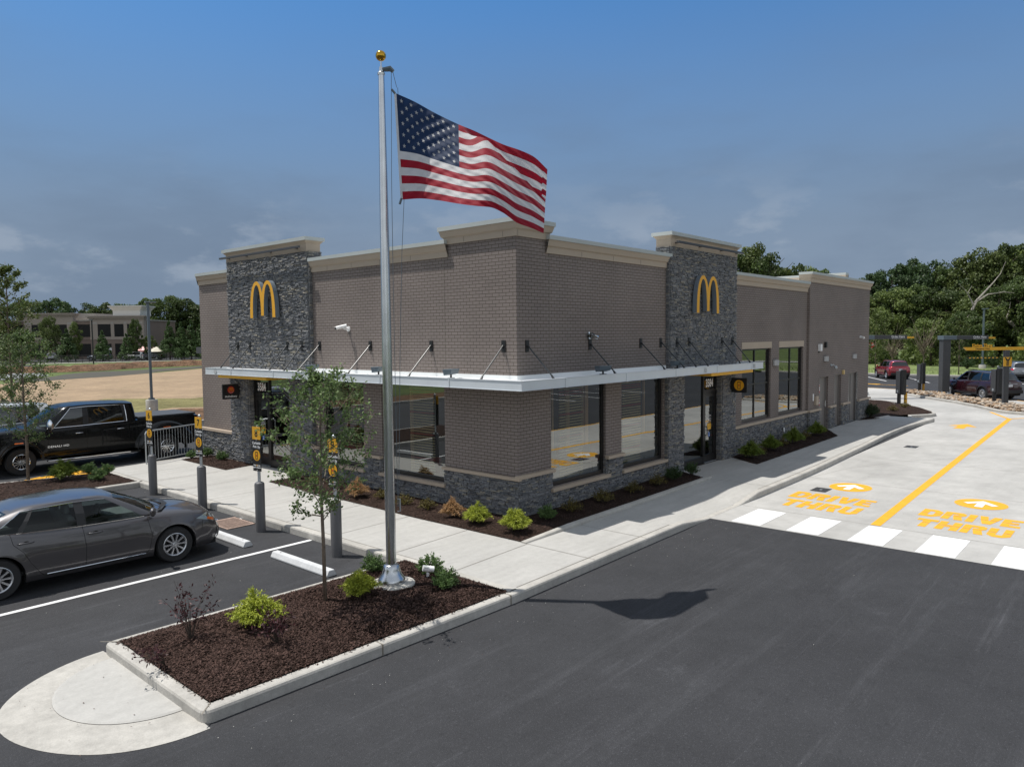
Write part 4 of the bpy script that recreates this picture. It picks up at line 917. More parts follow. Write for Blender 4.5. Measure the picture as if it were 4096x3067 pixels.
dk_.box(-CO+0.02, CXE-0.02, -CO+0.02, -0.01, 2.895, 2.93); dk_.box(-CO+0.02, -0.01, -0.005, CYE-0.02, 2.895, 2.93)
dkk = dk_.build('canopy_deck', MT['deck'], can)
cn = MB()
cn.tube([(-0.25,7.5,3.055),(-0.28,5.9,3.055),(-0.2,4.6,3.055),(-0.3,3.3,3.055),(-0.22,1.9,3.055),(-0.35,1.1,3.06),(-0.5,0.6,3.06),(-0.42,0.1,3.06),(-0.3,-0.35,3.06),(0.6,-0.33,3.06),(1.8,-0.38,3.06),(3.1,-0.30,3.06),(4.6,-0.36,3.06),(6.2,-0.33,3.06),(9,-0.34,3.06)], 0.012, 6)
cn.tube([(-0.18,7.6,3.05),(-0.18,0.2,3.05)], 0.010, 6); cn.tube([(-0.3,-0.45,3.06),(1.2,-0.5,3.06),(2.4,-0.42,3.06),(4.0,-0.5,3.06),(6.0,-0.42,3.06)], 0.010, 6)
cn.tube([(-0.45,11.9,3.06),(-0.45,8.3,3.06)], 0.025, 6); cn.tube([(-0.38,9.9,3.06),(-0.38,7.6,3.06)], 0.022, 6)
cn.build('conduit', MT['white'], can)
yb = MB(); yb.box(7.45, 10.30, -CO+0.03, -0.14, 2.80, 2.893); yb.build('soffit_light_box', MT['yellow'], bld)
yb = MB(); yb.box(-CO+0.03, -0.14, 8.83, 11.68, 2.80, 2.893); yb.build('soffit_light_box', MT['yellow'], bld)
def tie(side, u, off):
    b = MB(); r = MB(); f = MB()
    if side == 'R':
        b.box(u-0.055, u+0.055, -off-0.025, -off, 3.65, 3.91); f.box(u-0.03, u+0.03, -CO+0.06, -CO+0.22, 3.035, 3.055)
        q = [(u,-off-0.03,3.79),(u,-CO+0.14,3.09)]
    else:
        b.box(-off-0.025, -off, u-0.055, u+0.055, 3.65, 3.91); f.box(-CO+0.06, -CO+0.22, u-0.03, u+0.03, 3.035, 3.055)
        q = [(-off-0.03,u,3.79),(-CO+0.14,u,3.09)]
    r.tube(q, 0.017, 8); a, c = Vector(q[0]), Vector(q[1]); b.tube([a, a.lerp(c,.06)], 0.026, 8); f.tube([c.lerp(a,.09), c-Vector((0,0,.04))], [0.020,0.034], 8)
    rr = r.build('tie_rod', MT['rod'], bld); b.build('wall_bracket', MT['black'], rr); f.build('foot_clevis', MT['black'], rr)
for u in (0.33,2.71,5.05,6.10): tie('R', u, 0.0)
for u in (6.78,7.50,9.65,10.38): tie('R', u, 0.13)
for u in (0.38,2.73,5.09,7.40): tie('L', u, 0.0)
for u in (8.08,8.85,10.98,11.74): tie('L', u, 0.13)
# accent light bars at the tower tops
for side in 'RL':
    b = MB()
    if side == 'R':
        b.box(6.46, 10.70, -0.36, -0.29, 6.545, 6.60)
        for x in (6.7,8.1,9.5,10.6): b.box(x-0.03, x+0.03, -0.30, -0.10, 6.56, 6.59)
    else:
        b.box(-0.36, -0.29, 7.8, 12.36, 6.545, 6.60)
        for y in (8.2,9.6,11.0,12.1): b.box(-0.30, -0.10, y-0.03, y+0.03, 6.56, 6.59)
    b.build('accent_light_bar', MT['darkgrey'], bld)
# ------------------------------------------------ interior
it = MB()
it.quad((0.2,0.2,0.01),(13.5,0.2,0.01),(13.5,BY-0.3,0.01),(0.2,BY-0.3,0.01)); it.build('interior_floor', MT['floor'], bld)
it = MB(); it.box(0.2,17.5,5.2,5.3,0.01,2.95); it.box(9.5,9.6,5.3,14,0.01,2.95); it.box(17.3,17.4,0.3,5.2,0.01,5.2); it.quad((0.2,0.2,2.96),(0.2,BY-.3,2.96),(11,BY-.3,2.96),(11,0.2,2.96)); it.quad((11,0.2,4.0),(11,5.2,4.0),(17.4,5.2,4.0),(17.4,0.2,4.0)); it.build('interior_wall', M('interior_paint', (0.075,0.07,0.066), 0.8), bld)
sc_ = MB()
def slats(side, a, b, z0, z1, d):
    z = z0; k = 0
    while z < z1:
        m_ = 1 if k in (5,14,22,29,30) else 0
        (sc_.box(a, b, d, d+0.03, z, z+0.03, m_) if side == 'R' else sc_.box(d, d+0.03, a, b, z, z+0.03, m_)); z += 0.068; k += 1
slats('R', 1.80, 2.75, 0.6, 2.85, 0.24); slats('R', 4.55, 5.45, 0.6, 2.85, 0.24); slats('L', 2.95, 3.85, 0.6, 2.85, 0.24); slats('L', 5.9, 6.7, 0.6, 2.85, 0.24)
sc_.build('slat_screen', [MT['slat'], MT['red']], bld)
wp = MB()
for x, y, w_ in ((1.24,0.3,.05),(1.62,0.32,.05),(2.85,0.32,.04),(3.0,0.35,.13),(5.75,0.32,.05),(4.45,0.32,.03),(2.15,.30,.13),(3.3,2.6,.06)): wp.box(x, x+w_, y, y+0.05, 1.25, 2.9)
for x, y, w_ in ((0.7,4.3,.08),(1.2,6.8,.1)): wp.box(x, x+0.05, y, y+w_, 0.02, 2.9)
wp.build('timber_post', MT['wood'], bld)
fu = MB()
for x, y in ((2.2,1.8),(4.6,1.7),(1.4,3.3),(1.3,5.8),(3.2,3.6),(12.5,1.5),(15.4,1.5)):
    fu.cyl((x,y,0.02), 0.25, 0.02, 14, 1); fu.cyl((x,y,0.02), 0.035, 0.70, 8, 1); fu.box(x-0.35,x+0.35,y-0.35,y+0.35,0.72,0.75)
    for s_ in (-1,1):
        fu.box(x+s_*0.62-0.2,x+s_*0.62+0.2,y-0.2,y+0.2,0.42,0.47,2); fu.box(x+s_*0.8-0.02,x+s_*0.8+0.02,y-0.2,y+0.2,0.45,0.95,2); fu.cyl((x+s_*0.62,y,0.02),0.03,0.4,6,1)
fu.build('dining_furniture', [MT['wood'], MT['black'], MT['red']], bld)
# ================================================================== wall-mounted signs and fittings
def arches(W_=1.43, H_=1.10, dep=0.16):
    """two overlapping arches, front face towards -y, origin bottom centre"""
    f = MB(); sd = MB()
    for si, cx_ in enumerate((-0.222*W_, 0.222*W_)):
        n = 26; aO, aI, hO, hI = 0, 0.0, H_, H_*0.90
        aO = W_/2-abs(cx_); aI = aO-0.110*W_
        out = []; inn = []
        for k in range(n+1):
            s_ = -1+2*k/n; a = s_*math.pi/2
            e = 0.62
            x = math.copysign(abs(math.sin(a))**0.95, a); zf = math.cos(a)
            zz_ = zf**0.80 if zf > 0 else 0
            out.append((cx_+aO*x, H_*zz_)); inn.append((cx_+aI*x*0.99, hI*zz_*(1.0)))
        out[0] = (cx_-aO, 0); out[-1] = (cx_+aO, 0); inn[0] = (cx_-aI, 0); inn[-1] = (cx_+aI, 0)
        # the inner foot of each arch is a little shorter
        inx = n if si == 0 else 0
        lift = 0.055*H_
        out[inx] = (out[inx][0], lift); inn[inx] = (inn[inx][0], lift)
        dy = 0.0025*si
        P = [[(o_[0], -dep-dy, o_[1]), (i_[0], -dep-dy, i_[1])] for o_, i_ in zip(out, inn)]
        f.grid([list(r_)[::-1] for r_ in P])
        for line in (out, inn):
            sd.grid([[(p[0], -dep-dy+0.001, p[1]), (p[0], -0.02, p[1])] for p in line])
        for e in (0, n): sd.quad((out[e][0],-dep-dy+.001,out[e][1]),(inn[e][0],-dep-dy+.001,inn[e][1]),(inn[e][0],-.02,inn[e][1]),(out[e][0],-.02,out[e][1]))
    return f, sd
for loc, rz, lab in (((8.33,-0.16,4.63), 0, 'yellow arches letter on the stone tower above the right-hand entrance'), ((-0.16,9.87,4.63), -math.pi/2, 'yellow arches letter on the stone tower above the left-hand entrance')):
    t = thing('arches_sign', lab, 'logo sign', loc, rz, 'yellow arches on the stone towers')
    f, sd = arches(); f.build('letter_face', MT['archyel'], t); sd.build('letter_return', MT['archside'], t)
def phone_icon(r, dep=0.0):
    """yellow disc with a phone outline, facing -y"""
    a = MB(); a.lathe([(r,0),(r,0.004)], (0,dep-0.004,0), 28, 0, 'y'); w, h = r*0.33, r*0.70
    for x0, x1, z0, z1 in ((-w,-w+r*.07,-h,h),(w-r*.07,w,-h,h),(-w+r*.07,w-r*.07,h-r*.12,h),(-w+r*.07,w-r*.07,-h,-h+r*.12)): a.box(x0,x1,dep-0.008,dep-0.0041,z0,z1,1)
    a.box(-r*.13,r*.13,dep-0.008,dep-0.0041,-r*.13,r*.13,2)
    return a
# square blade signs
t = thing('blade_sign', 'square black blade sign with a red disc, beside the left-hand entrance', 'blade sign', (-0.15,11.75,2.33), 0)
b = MB(); b.box(-0.56,-0.02,-0.03,0.03,-0.235,0.235); b.build('sign_box', MT['black'], t, bevel=0.005); b = MB(); b.box(-0.02,0.05,-0.02,0.02,-0.15,0.15); b.build('bracket', MT['black'], t)
b = MB(); b.lathe([(0.115,0),(0.115,0.004)], (-0.29,-0.036,0.055), 28, 0, 'y'); d_ = b.build('red_disc', MT['red'], t)
f, sd = arches(0.15, 0.13, 0.002); f.xf(Matrix.Translation((-0.29,-0.037,0.0))); f.build('emblem', MT['archyel'], d_)
sm = MB(); sm.tube([(-0.355,-0.04,0.0-0.015),(-0.32,-0.04,-0.035),(-0.26,-0.04,-0.035),(-0.225,-0.04,-0.015)], 0.004, 5); sm.build('smile', MT['white'], d_)
x = text_mb('McDelivery', 0.088, 0.001, 0.0018); x.xf(T4((-0.29,-0.033,-0.155))); x.build('lettering', MT['white'], t)
t = thing('blade_sign', 'square black blade sign with a yellow phone disc, beside the right-hand entrance', 'blade sign', (10.3,-0.15,2.37), -math.pi/2)
b = MB(); b.box(0.02,0.54,-0.03,0.03,-0.235,0.235); b.build('sign_box', MT['black'], t, bevel=0.005); b = MB(); b.box(-0.05,0.02,-0.02,0.02,-0.15,0.15); b.build('bracket', MT['black'], t)
b = phone_icon(0.165, -0.031); b.xf(Matrix.Translation((0.28,0,0))); b.build('phone_disc', [MT['archyel'], MT['black'], MT['red']], t)
# half-round perforated sconces
sc0 = None
m, t_, b_, o_ = nmat('perforated_silver'); vo = t_.nodes.new('ShaderNodeTexVoronoi'); vo.inputs['Scale'].default_value = 60; tcn = t_.nodes.new('ShaderNodeTexCoord'); t_.links.new(tcn.outputs['Object'], vo.inputs[0])
mr = t_.nodes.new('ShaderNodeMapRange'); mr.inputs[1].default_value = 0.1; mr.inputs[2].default_value = 0.5; mr.inputs[3].default_value = 0.20; mr.inputs[4].default_value = 0.42; t_.links.new(vo.outputs[0], mr.inputs[0]); t_.links.new(mr.outputs[0], b_.inputs['Base Color']); b_.inputs['Metallic'].default_value = 0.3; MT['perf'] = m
def sconce(loc, label):
    t = thing('wall_light', label, 'wall light', loc, 0, 'silver half-round wall lights')
    a = MB(); n = 10; P = []
    for k in range(n+1):
        q = math.pi*k/n; P.append([(-0.20*math.cos(q), -0.02-0.11*math.sin(q)**0.7, -0.10), (-0.20*math.cos(q), -0.02-0.11*math.sin(q)**0.7, 0.10)])
    a.grid(P); a.add([p[1] for p in P], [tuple(range(n+1))]); a.add([p[0] for p in P], [tuple(range(n,-1,-1))]); a.build('shade', MT['perf'], t)
    a = MB(); a.box(-0.12,0.12,-0.02,0.0,-0.08,0.08); a.build('back_plate', MT['black'], t)
sconce((14.22,0,2.95), 'silver half-round wall light between the two tall windows')
sconce((19.22,-0.10,2.95), 'silver half-round wall light above the left service door')
sconce((22.95,-0.10,2.95), 'silver half-round wall light nearest the rear corner')
# security cameras
t = thing('security_camera', 'white bullet camera with black visor on the sunlit brick wall', 'security camera', (0,6.02,4.24))
a = MB(); a.tube([(0,0,0),(-0.03,0,0)], 0.07, 14); a.build('mount_plate', MT['white'], t)
a = MB(); a.tube([(-0.02,0,0),(-0.12,-0.01,0),(-0.2,-0.02,0.03)], 0.025, 8); a.build('arm', MT['white'], t)
a = MB(); a.tube([(-0.12,-0.08,0.09),(-0.34,0.10,0.025)], 0.045, 12); q = a.build('camera_body', MT['white'], t, bevel=0.008)
a = MB(); a.tube([(-0.338,0.098,0.026),(-0.37,0.124,0.016)], 0.042, 12); a.build('lens_hood', MT['black'], q)
t = thing('security_camera', 'camera wrapped in clear plastic above the second canopy rod, right wall', 'security camera', (2.66,0,4.0))
a = MB(); a.tube([(0,0,0),(0,-0.04,0)], 0.09, 14); a.sphere((0,-0.10,0), 0.075, 12); a.tube([(0,-0.1,0),(0.09,-0.22,-0.06)], [0.04,0.05], 10); a.build('dome', glassmat('clear_plastic', (0.8,0.78,0.76), 1.4, lo=0.05), t, smooth=True)
a = MB(); a.sphere((0.0,-0.09,0), 0.045, 10); a.build('camera_body', MT['trim'], t)
t = thing('security_camera', 'small white camera high on the rear block near its end', 'security camera', (23.85,-0.10,3.8))
a = MB(); a.tube([(0,0,0),(0,-0.06,0)], 0.06, 10); a.build('mount_plate', MT['white'], t); a = MB(); a.tube([(0,-0.05,0.0),(-0.05,-0.2,-0.03)], 0.05, 10); a.build('camera_body', MT['white'], t)
t = thing('security_camera', 'small grey swivel camera between the two rear wall lights', 'security camera', (19.9,-0.10,2.66))
a = MB(); a.tube([(0,0,0),(0,-0.05,0)], 0.05, 10); a.build('mount_plate', MT['galv'], t); a = MB(); a.tube([(0,-0.03,0),(0.08,-0.1,0.02),(0.18,-0.14,-0.06)], 0.014, 6); a.sphere((0.2,-0.15,-0.1), 0.075, 10); a.build('camera_body', MT['galv'], t)
# small boxes on the rear block
def wallbox(name, label, cat, x, z, w, h, d, mat, y=-0.10):
    t = thing(name, label, cat, (x,y,z)); a = MB(); a.box(-w/2,w/2,-d,0,-h/2,h/2); a.build('housing', mat, t, bevel=0.015); return t
t = wallbox('access_box', 'white rounded box mounted high on the rear block', 'wall box', 18.46, 3.42, 0.20, 0.28, 0.12, MT['white']); a = MB(); a.box(-.05,.05,-.03,-.001,-.20,-.14); a.build('conduit_stub', MT['black'], t)
t = wallbox('speaker_box', 'small black box beside the white box on the rear block', 'wall box', 19.15, 3.52, 0.14, 0.24, 0.10, MT['black'])
t = wallbox('alarm_horn', 'small cream alarm box above the middle service doors', 'alarm', 21.46, 2.30, 0.13, 0.19, 0.09, M('cream_plastic', (0.62,0.45,0.20), 0.5))
t = wallbox('meter_box', 'small beige utility box beside the first service door', 'utility box', 18.15, 1.30, 0.26, 0.36, 0.10, MT['sill']); a = MB(); a.box(-0.30,-0.20,-0.02,-0.001,0.0,0.28); a.build('notice', MT['white'], t)
t = wallbox('hose_bib', 'tiny white hose outlet cover on the stone base', 'outlet cover', 14.9, 0.45, 0.07, 0.16, 0.05, MT['white'], y=-0.08)
for x, z, h, lab, hd in ((18.86,1.72,0.34,'white and red notice on the first service door, upper', 0.10),(18.86,1.14,0.26,'white and red notice on the first service door, lower', 0.0)):
    t = thing('door_notice', lab, 'notice', (x,0.018,z)); a = MB(); a.box(-0.13,0.13,-0.006,0,-h/2,h/2,0); a.box(-0.13,0.13,-0.009,-0.0061,-h/2,-h/2+0.08,1); a.box(-0.11,0.11,-0.009,-0.0061,h/2-0.09,h/2-0.02,1)
    for k in range(2): a.box(-0.09,0.09,-0.0085,-0.0061,-0.01-0.035*k,0.005-0.035*k,1)
    a.build('notice_panel', [MT['white'], MT['red']], t)
# canopy floodlights
def flood(x, y, rz, label):
    t = thing('floodlight', label, 'floodlight', (x,y,3.03), rz, 'floodlights on the canopy')
    a = MB(); a.cyl((0,0,0), 0.085, 0.05, 14); a.build('base', MT['black'], t); a = MB(); a.tube([(0,0,0.04),(0,0,0.12)], 0.022, 8); a.build('knuckle', MT['black'], t)
    a = MB(); a.add([(-0.15,-0.10,0.14),(0.15,-0.10,0.14),(0.15,0.10,0.10),(-0.15,0.10,0.10),(-0.17,-0.13,0.25),(0.17,-0.13,0.25),(0.17,0.12,0.24),(-0.17,0.12,0.24)], [(0,3,2,1),(4,5,6,7),(0,1,5,4),(1,2,6,5),(2,3,7,6),(3,0,4,7)]); h = a.build('lamp_head', MT['lampgrey'], t, bevel=0.01)
flood(-0.5, 7.05, 0.3, 'black floodlight on the canopy behind the young tree top'); flood(-0.5, 4.15, 0.3, 'black floodlight on the canopy half hidden by the flagpole'); flood(-0.5, 1.55, 0.2, 'black floodlight on the canopy left of the front corner')
flood(2.55, -0.5, -0.4, 'black floodlight on the canopy right of the front corner'); flood(6.15, -0.5, -0.5, 'black floodlight on the canopy at the right stone tower')
# drive-through canopy stub visible past the left corner
t = thing('window_canopy', 'short dark canopy with yellow underside behind the left corner', 'canopy', (0.6,BY,3.5)); a = MB(); a.box(-0.35,2.8,0,0.9,0,0.22); a.build('canopy_box', MT['darkgrey'], t); a = MB(); a.box(-0.2,2.6,0.02,0.8,-0.10,-0.001); a.build('yellow_soffit', MT['yellow'], t)
# ================================================================== FLAGPOLE AND FLAG
t = thing('flagpole', 'tall brushed aluminium flagpole with gold ball in the front island', 'flagpole', (-4.66,-1.34,0))
a = MB(); a.cyl((0,-0.02,-0.05), 0.36, 0.13, 40); a.build('concrete_footing', MT['kerb'], t, auto=40, bevel=0.01)
PT = [(0.005*0,0,0.06),(0,0,8.02)]
a = MB(); a.lathe([(0.080,0.08),(0.080,3.0),(0.068,6.0),(0.048,8.02)], (0,0,0), 28); a.build('pole', MT['steel'], t, smooth=True, auto=40)
a = MB(); a.lathe([(0.215,0.08),(0.22,0.12),(0.205,0.16),(0.160,0.22),(0.135,0.30),(0.128,0.36),(0.105,0.38),(0.082,0.385)], (0,0,0), 32); a.build('flash_collar', MT['steel'], t, smooth=True, auto=50)
a = MB(); a.lathe([(0.056,8.02),(0.06,8.05),(0.04,8.07),(0.032,8.14),(0.012,8.14),(0.012,8.25)], (0,0,0), 16); a.build('truck', MT['steel'], t)
a = MB(); a.tube([(0,0,8.10),(0.10,-0.10,8.12),(0.13,-0.13,8.08)], [0.03,0.045,0.03], 8); a.build('pulley', MT['lampgrey'], t)
a = MB(); a.sphere((0,0,8.31), 0.080, 28); a.build('ball_finial', MT['gold'], t, smooth=True)
a = MB(); r = 0.0045
a.tube([(0.125,-0.125,8.08),(0.17,-0.16,7.84)], r, 5); a.tube([(0.11,-0.11,8.08),(0.09,-0.09,6.5),(0.085,-0.085,5),(0.10,-0.07,1.3)], r, 5); a.tube([(0.185,-0.165,7.84),(0.21,-0.18,7.0),(0.24,-0.20,6.15)], r, 5); a.tube([(0.24,-0.20,6.15),(0.20,-0.17,5.3),(0.16,-0.13,3.8),(0.11,-0.08,1.3)], r, 5)
a.build('halyard', MT['lampgrey'], t); a = MB(); a.tube([(0.10,-0.06,1.22),(0.13,-0.09,1.22),(0.13,-0.09,1.42),(0.10,-0.06,1.42)], 0.012, 6); a.build('cleat', MT['galv'], t)
# flag: target curves are laid out in the flag's own plane (s along the wind, z up), metres
DW = Vector((0.731, -0.682, 0)); DN = Vector((-0.682, -0.731, 0))   # DN points to the camera side
H0 = Vector((-4.50, -1.50, 0))
def fx(px, py): return ((px-385)/516.0, 7.748-(py-465)/516.0)
cols = [(0.0, 0, (385,465),(None),(420,1297)),
        (0.12,0, (520,522),None,(560,1287)), (0.25,0,(690,612),None,(700,1300)), (0.40,0.0,(875,697),None,(880,1328)),
        (0.50,0.35,(1000,745),(765,750),(1010,1343)), (0.60,1,(1120,800),(850,815),(1120,1352)), (0.70,1,(1240,852),(985,935),(1225,1395)),
        (0.80,1,(1365,892),(1125,1050),(1345,1478)), (0.90,1,(1480,942),(1245,1175),(1450,1515)), (1.0,1,(1595,1045),(1285,1285),(1560,1560))]
def flagP(u, v):
    # interpolate columns
    for a_, b_ in zip(cols, cols[1:]):
        if a_[0] <= u <= b_[0]+1e-9: break
    k = (u-a_[0])/(b_[0]-a_[0])
    st_ = interp(u, [(c[0], c[2][0]) for c in cols]); tp = interp(u, [(c[0], c[2][1]) for c in cols])
    sb = interp(u, [(c[0], c[4][0]) for c in cols]); bt = interp(u, [(c[0], c[4][1]) for c in cols])
    fold = max(0.0, min(1.0, (u-0.42)/0.16)); fold = fold*fold*(3-2*fold)
    x = lerp(st_, sb, v)
    yl = lerp(tp, bt, v); dep = 0.0
    if fold > 0:
        el = interp(u, [(0.42,720),(0.5,752),(0.6,830),(0.7,950),(0.8,1065),(0.9,1180),(1.0,1285)])
        bl = el+min(75, 40+60*(1-u))*(1 if u < .97 else 0.2)
        V1 = interp(u, [(0.42,0.02),(0.5,0.07),(0.6,0.14),(0.7,0.21),(0.8,0.28),(0.9,0.36),(1.0,0.44)]); V2 = V1+interp(u, [(0.42,0.02),(0.6,0.10),(0.9,0.13),(1.0,0.06)])
        if v < V1: yf = lerp(tp, bl, v/V1); df = 0.30+0.10*math.sin(v/V1*1.5)
        elif v < V2: q = (v-V1)/(V2-V1); q2 = (1-math.cos(q*math.pi))/2; yf = lerp(bl, el, q2); df = lerp(0.40, -0.03, q2)
        else: q = (v-V2)/(1-V2); yf = lerp(el, bt, q**0.94); df = -0.02-0.10*math.sin(q*math.pi*0.9)*1.0
        yl = lerp(yl, yf, fold); dep = df*fold
    s_, z_ = fx(x, yl)
    # broad billow and fine tension creases
    dep += 0.10*math.sin(u*6.5+v*2.0)*min(1, u*2.2)+0.045*math.sin(u*12-v*5)*min(1, u*3)-0.16*v*u
    dep += 0.010*math.sin((u*1.3+v*0.9)*52)*math.exp(-((u-0.22)/0.28)**2)+0.006*math.sin((u*0.8-v*1.1)*70+2)*min(1,u*2)
    dep -= 0.80*v**0.9*math.sin(math.pi*min(1.0, 0.06+u*0.80))*min(1, u*2.5)
    p_ = H0+DW*s_+Vector((0,0,z_))
    return p_+(p_-CAMP).normalized()*dep
NU, NV = 110, 104
FT = thing('flag', 'United States flag streaming from the halyard of the pole', 'flag', (0,0,0))
a = MB(); P = [[flagP(i/NU, j/NV) for j in range(NV+1)] for i in range(NU+1)]
vs = [p for row in P for p in row]; fr_, fw_, fb_ = [], [], []
for i in range(NU):
    for j in range(NV):
        q = (i*(NV+1)+j, (i+1)*(NV+1)+j, (i+1)*(NV+1)+j+1, i*(NV+1)+j+1)
        if i < 44 and j < 56: fb_.append(q)
        elif (j//8) % 2 == 0: fr_.append(q)
        else: fw_.append(q)
def cloth(name, col):
    m, t_, b_, o_ = nmat(name); b_.inputs['Base Color'].default_value = c4(col); b_.inputs['Roughness'].default_value = 0.65; b_.inputs['Specular IOR Level'].default_value = 0.25; b_.inputs['Sheen Weight'].default_value = 0.2
    tr = t_.nodes.new('ShaderNodeBsdfTranslucent'); tr.inputs[0].default_value = c4(col); ms = t_.nodes.new('ShaderNodeMixShader'); ms.inputs[0].default_value = 0.42
    t_.links.new(b_.outputs[0], ms.inputs[1]); t_.links.new(tr.outputs[0], ms.inputs[2]); t_.links.new(ms.outputs[0], o_.inputs[0]); return m
FM = [cloth('flag_red', (0.30,0.006,0.022)), cloth('flag_white', (0.60,0.60,0.61)), cloth('flag_blue', (0.010,0.030,0.085))]
a.v = [tuple(p) for p in vs]; a.f = fr_+fw_+fb_; a.m = [0]*len(fr_)+[1]*len(fw_)+[2]*len(fb_)
fo = a.build('flag_cloth', FM, FT, smooth=True)
a = MB()
CH = 7/13
for r in range(9):
    for c in range(11):
        if (r+c) % 2: continue
        uu = 0.4*(c+1)/12; vv = CH*(r+1)/10; ring = []
        for k in range(10):
            q = math.pi/2+k*math.pi/5; rr = 0.0308 if k % 2 == 0 else 0.0122
            du = rr*math.cos(q)/1.9*0.79; dv = -rr*math.sin(q)/1.0*0.79
            ring.append((uu+du, vv+dv))
        for s_ in (1, -1):
            pts = []
            for (x, y) in [(uu, vv)]+ring:
                p = flagP(max(0,x), max(0.001,y)); pu = flagP(max(0,x)+0.004, max(0.001,y)); pv = flagP(max(0,x), max(0.001,y)+0.004); n_ = (pu-p).cross(pv-p).normalized(); pts.append(p+n_*0.003*s_)
            a.add(pts, [(0, k+1, (k+1)%10+1) for k in range(10)])
a.build('stars', FM[1], fo)
a = MB(); a.grid([[flagP(0, j/NV)+DW*(-0.035*(1-j/NV*0)) for j in range(0,NV+1,4)], [flagP(0, j/NV)+Vector((0,0,0)) for j in range(0,NV+1,4)]]); a.build('heading_tape', FM[1], FT)
a = MB(); a.tube([flagP(0,0)+DW*-0.02, flagP(0,0)+DW*-0.07+Vector((0,0,.06))], 0.018, 8); a.build('snap_hook', MT['lampgrey'], FT); a = MB(); a.tube([flagP(0,1)+DW*-0.02+Vector((0,0,.02)), flagP(0,1)+DW*-0.05+Vector((0,0,-.07))], 0.018, 8); a.build('snap_hook', MT['lampgrey'], FT)
# ground spotlight
t = thing('spotlight', 'small white spotlight on a stake beside the flagpole footing', 'spotlight', (-4.10,-1.58,0.02)); t.scale = (.82,)*3
a = MB(); a.cyl((0,0,0), 0.028, 0.12, 12); a.sphere((0,0,0.13), 0.035, 10); a.build('stake', MT['white'], t)
a = MB(); a.tube([(0.10,-0.07,0.21),(-0.08,0.055,0.25)], 0.062, 16); h = a.build('lamp_head', MT['white'], t, auto=40); a = MB(); a.add([(-0.03,-0.08,0.275),(-0.12,-0.02,0.30),(-0.07,0.055,0.315),(0.02,-0.01,0.29)], [(0,1,2,3)]); a.build('lens', MT['cap'], h)
# ================================================================== CURBSIDE POSTS
def post(x, y, num, label, rz):
    t = thing('pickup_sign', label, 'sign post', (x,y,AZ), rz, 'curbside pick-up sign posts')
    a = MB(); a.lathe([(0.105,0),(0.105,1.03),(0.095,1.06),(0.055,1.085),(0.001,1.09)], (0,0,0), 24); a.build('bollard', MT['bollard'], t, smooth=True, auto=35)
    a = MB(); a.cyl((0,0,1.05), 0.032, 1.24, 12); a.sphere((0,0,2.30), 0.04, 12); a.build('pole', MT['galv'], t, auto=40)
    a = MB(); a.box(-0.13,0.13,-0.045,-0.032,1.32,2.00); p = a.build('sign_panel', MT['black'], t)
    a = MB(); a.box(-0.13,0.13,-0.046,-0.031,2.003,2.27); p2 = a.build('number_panel', MT['yellow'], t)
    x_ = text_mb(str(num), 0.22, 0.001, 0.004, sx=0.9); x_.xf(T4((0,-0.047,2.13))); x_.build('number', MT['black'], p2)
    w = MB()
    for s_, zz_, sz in (('Curbside',1.925,0.074),('Pick Up',1.845,0.074),('Enter   in the',1.445,0.040),('app to check-in',1.400,0.040)):
        q = text_mb(s_, sz, 0.0008, 0.0018); q.xf(T4((0,-0.0465,zz_))); w._mg(q, 0)
    for s_ in (1.985,1.34,2.02): w.lathe([(0.008,0),(0.008,0.003)], (0,-0.048,s_), 8, 0, 'y')
    w.build('lettering', MT['white'], p)
    w = phone_icon(0.115, -0.045); w.xf(Matrix.Translation((0,0,1.66))); w.lathe([(0.016,0),(0.016,0.003)], (0.0,-0.048,1.447-1.66+1.66), 10, 0, 'y'); w.build('phone_disc', [MT['archyel'],MT['black'],MT['red']], p)
    return t
# boards face the parking bays (towards -x)
for x, y, n, lab in ((-3.78,9.72,6,'grey bollard sign post numbered 6, farthest from the flagpole'),(-3.76,6.95,7,'grey bollard sign post numbered 7, in front of the left corner mulch'),(-3.92,3.97,8,'grey bollard sign post numbered 8, beside the storm drain grate'),(-3.95,1.16,9,'grey bollard sign post numbered 9, hidden behind the young tree')):
    post(x, y, n, lab, -math.pi/2+rad(8))
# wheel stops
def wheelstop(x, y, label, rz=0):
    t = thing('wheel_stop', label, 'wheel stop', (x,y,AZ+0.002), rz, 'white wheel stops'); a = MB(); prof = [(-0.10,0),(0.10,0),(0.10,0.03),(0.055,0.115),(-0.055,0.115),(-0.10,0.03)]
    L = 0.92; a.grid([[(p[0],y_,p[1]) for p in prof+[prof[0]]] for y_ in (-L,L)]); a.add([(p[0],-L-0.0,p[1]) for p in prof],[tuple(range(6))]); a.add([(p[0],L,p[1]) for p in prof],[tuple(range(5,-1,-1))])
    a.build('concrete_block', M('white_concrete_%s' % label[:3], (0.52,0.53,0.54), 0.75, var=[(3,0.1),(30,0.08)], bump=(50,.15,.01)), t, fix=True, bevel=0.012)
    a = MB(); 
    for s_ in (-0.72,0.72): a.cyl((0,s_,0.112), 0.014, 0.006, 8)
    a.build('pin', MT['black'], t)
wheelstop(-4.71, 1.15, 'white wheel stop beside the front island, nearest the flagpole'); wheelstop(-4.72, 3.98, 'white wheel stop at the nose of the grey sedan'); wheelstop(-4.75, 9.1, 'white wheel stop behind the grey sedan')
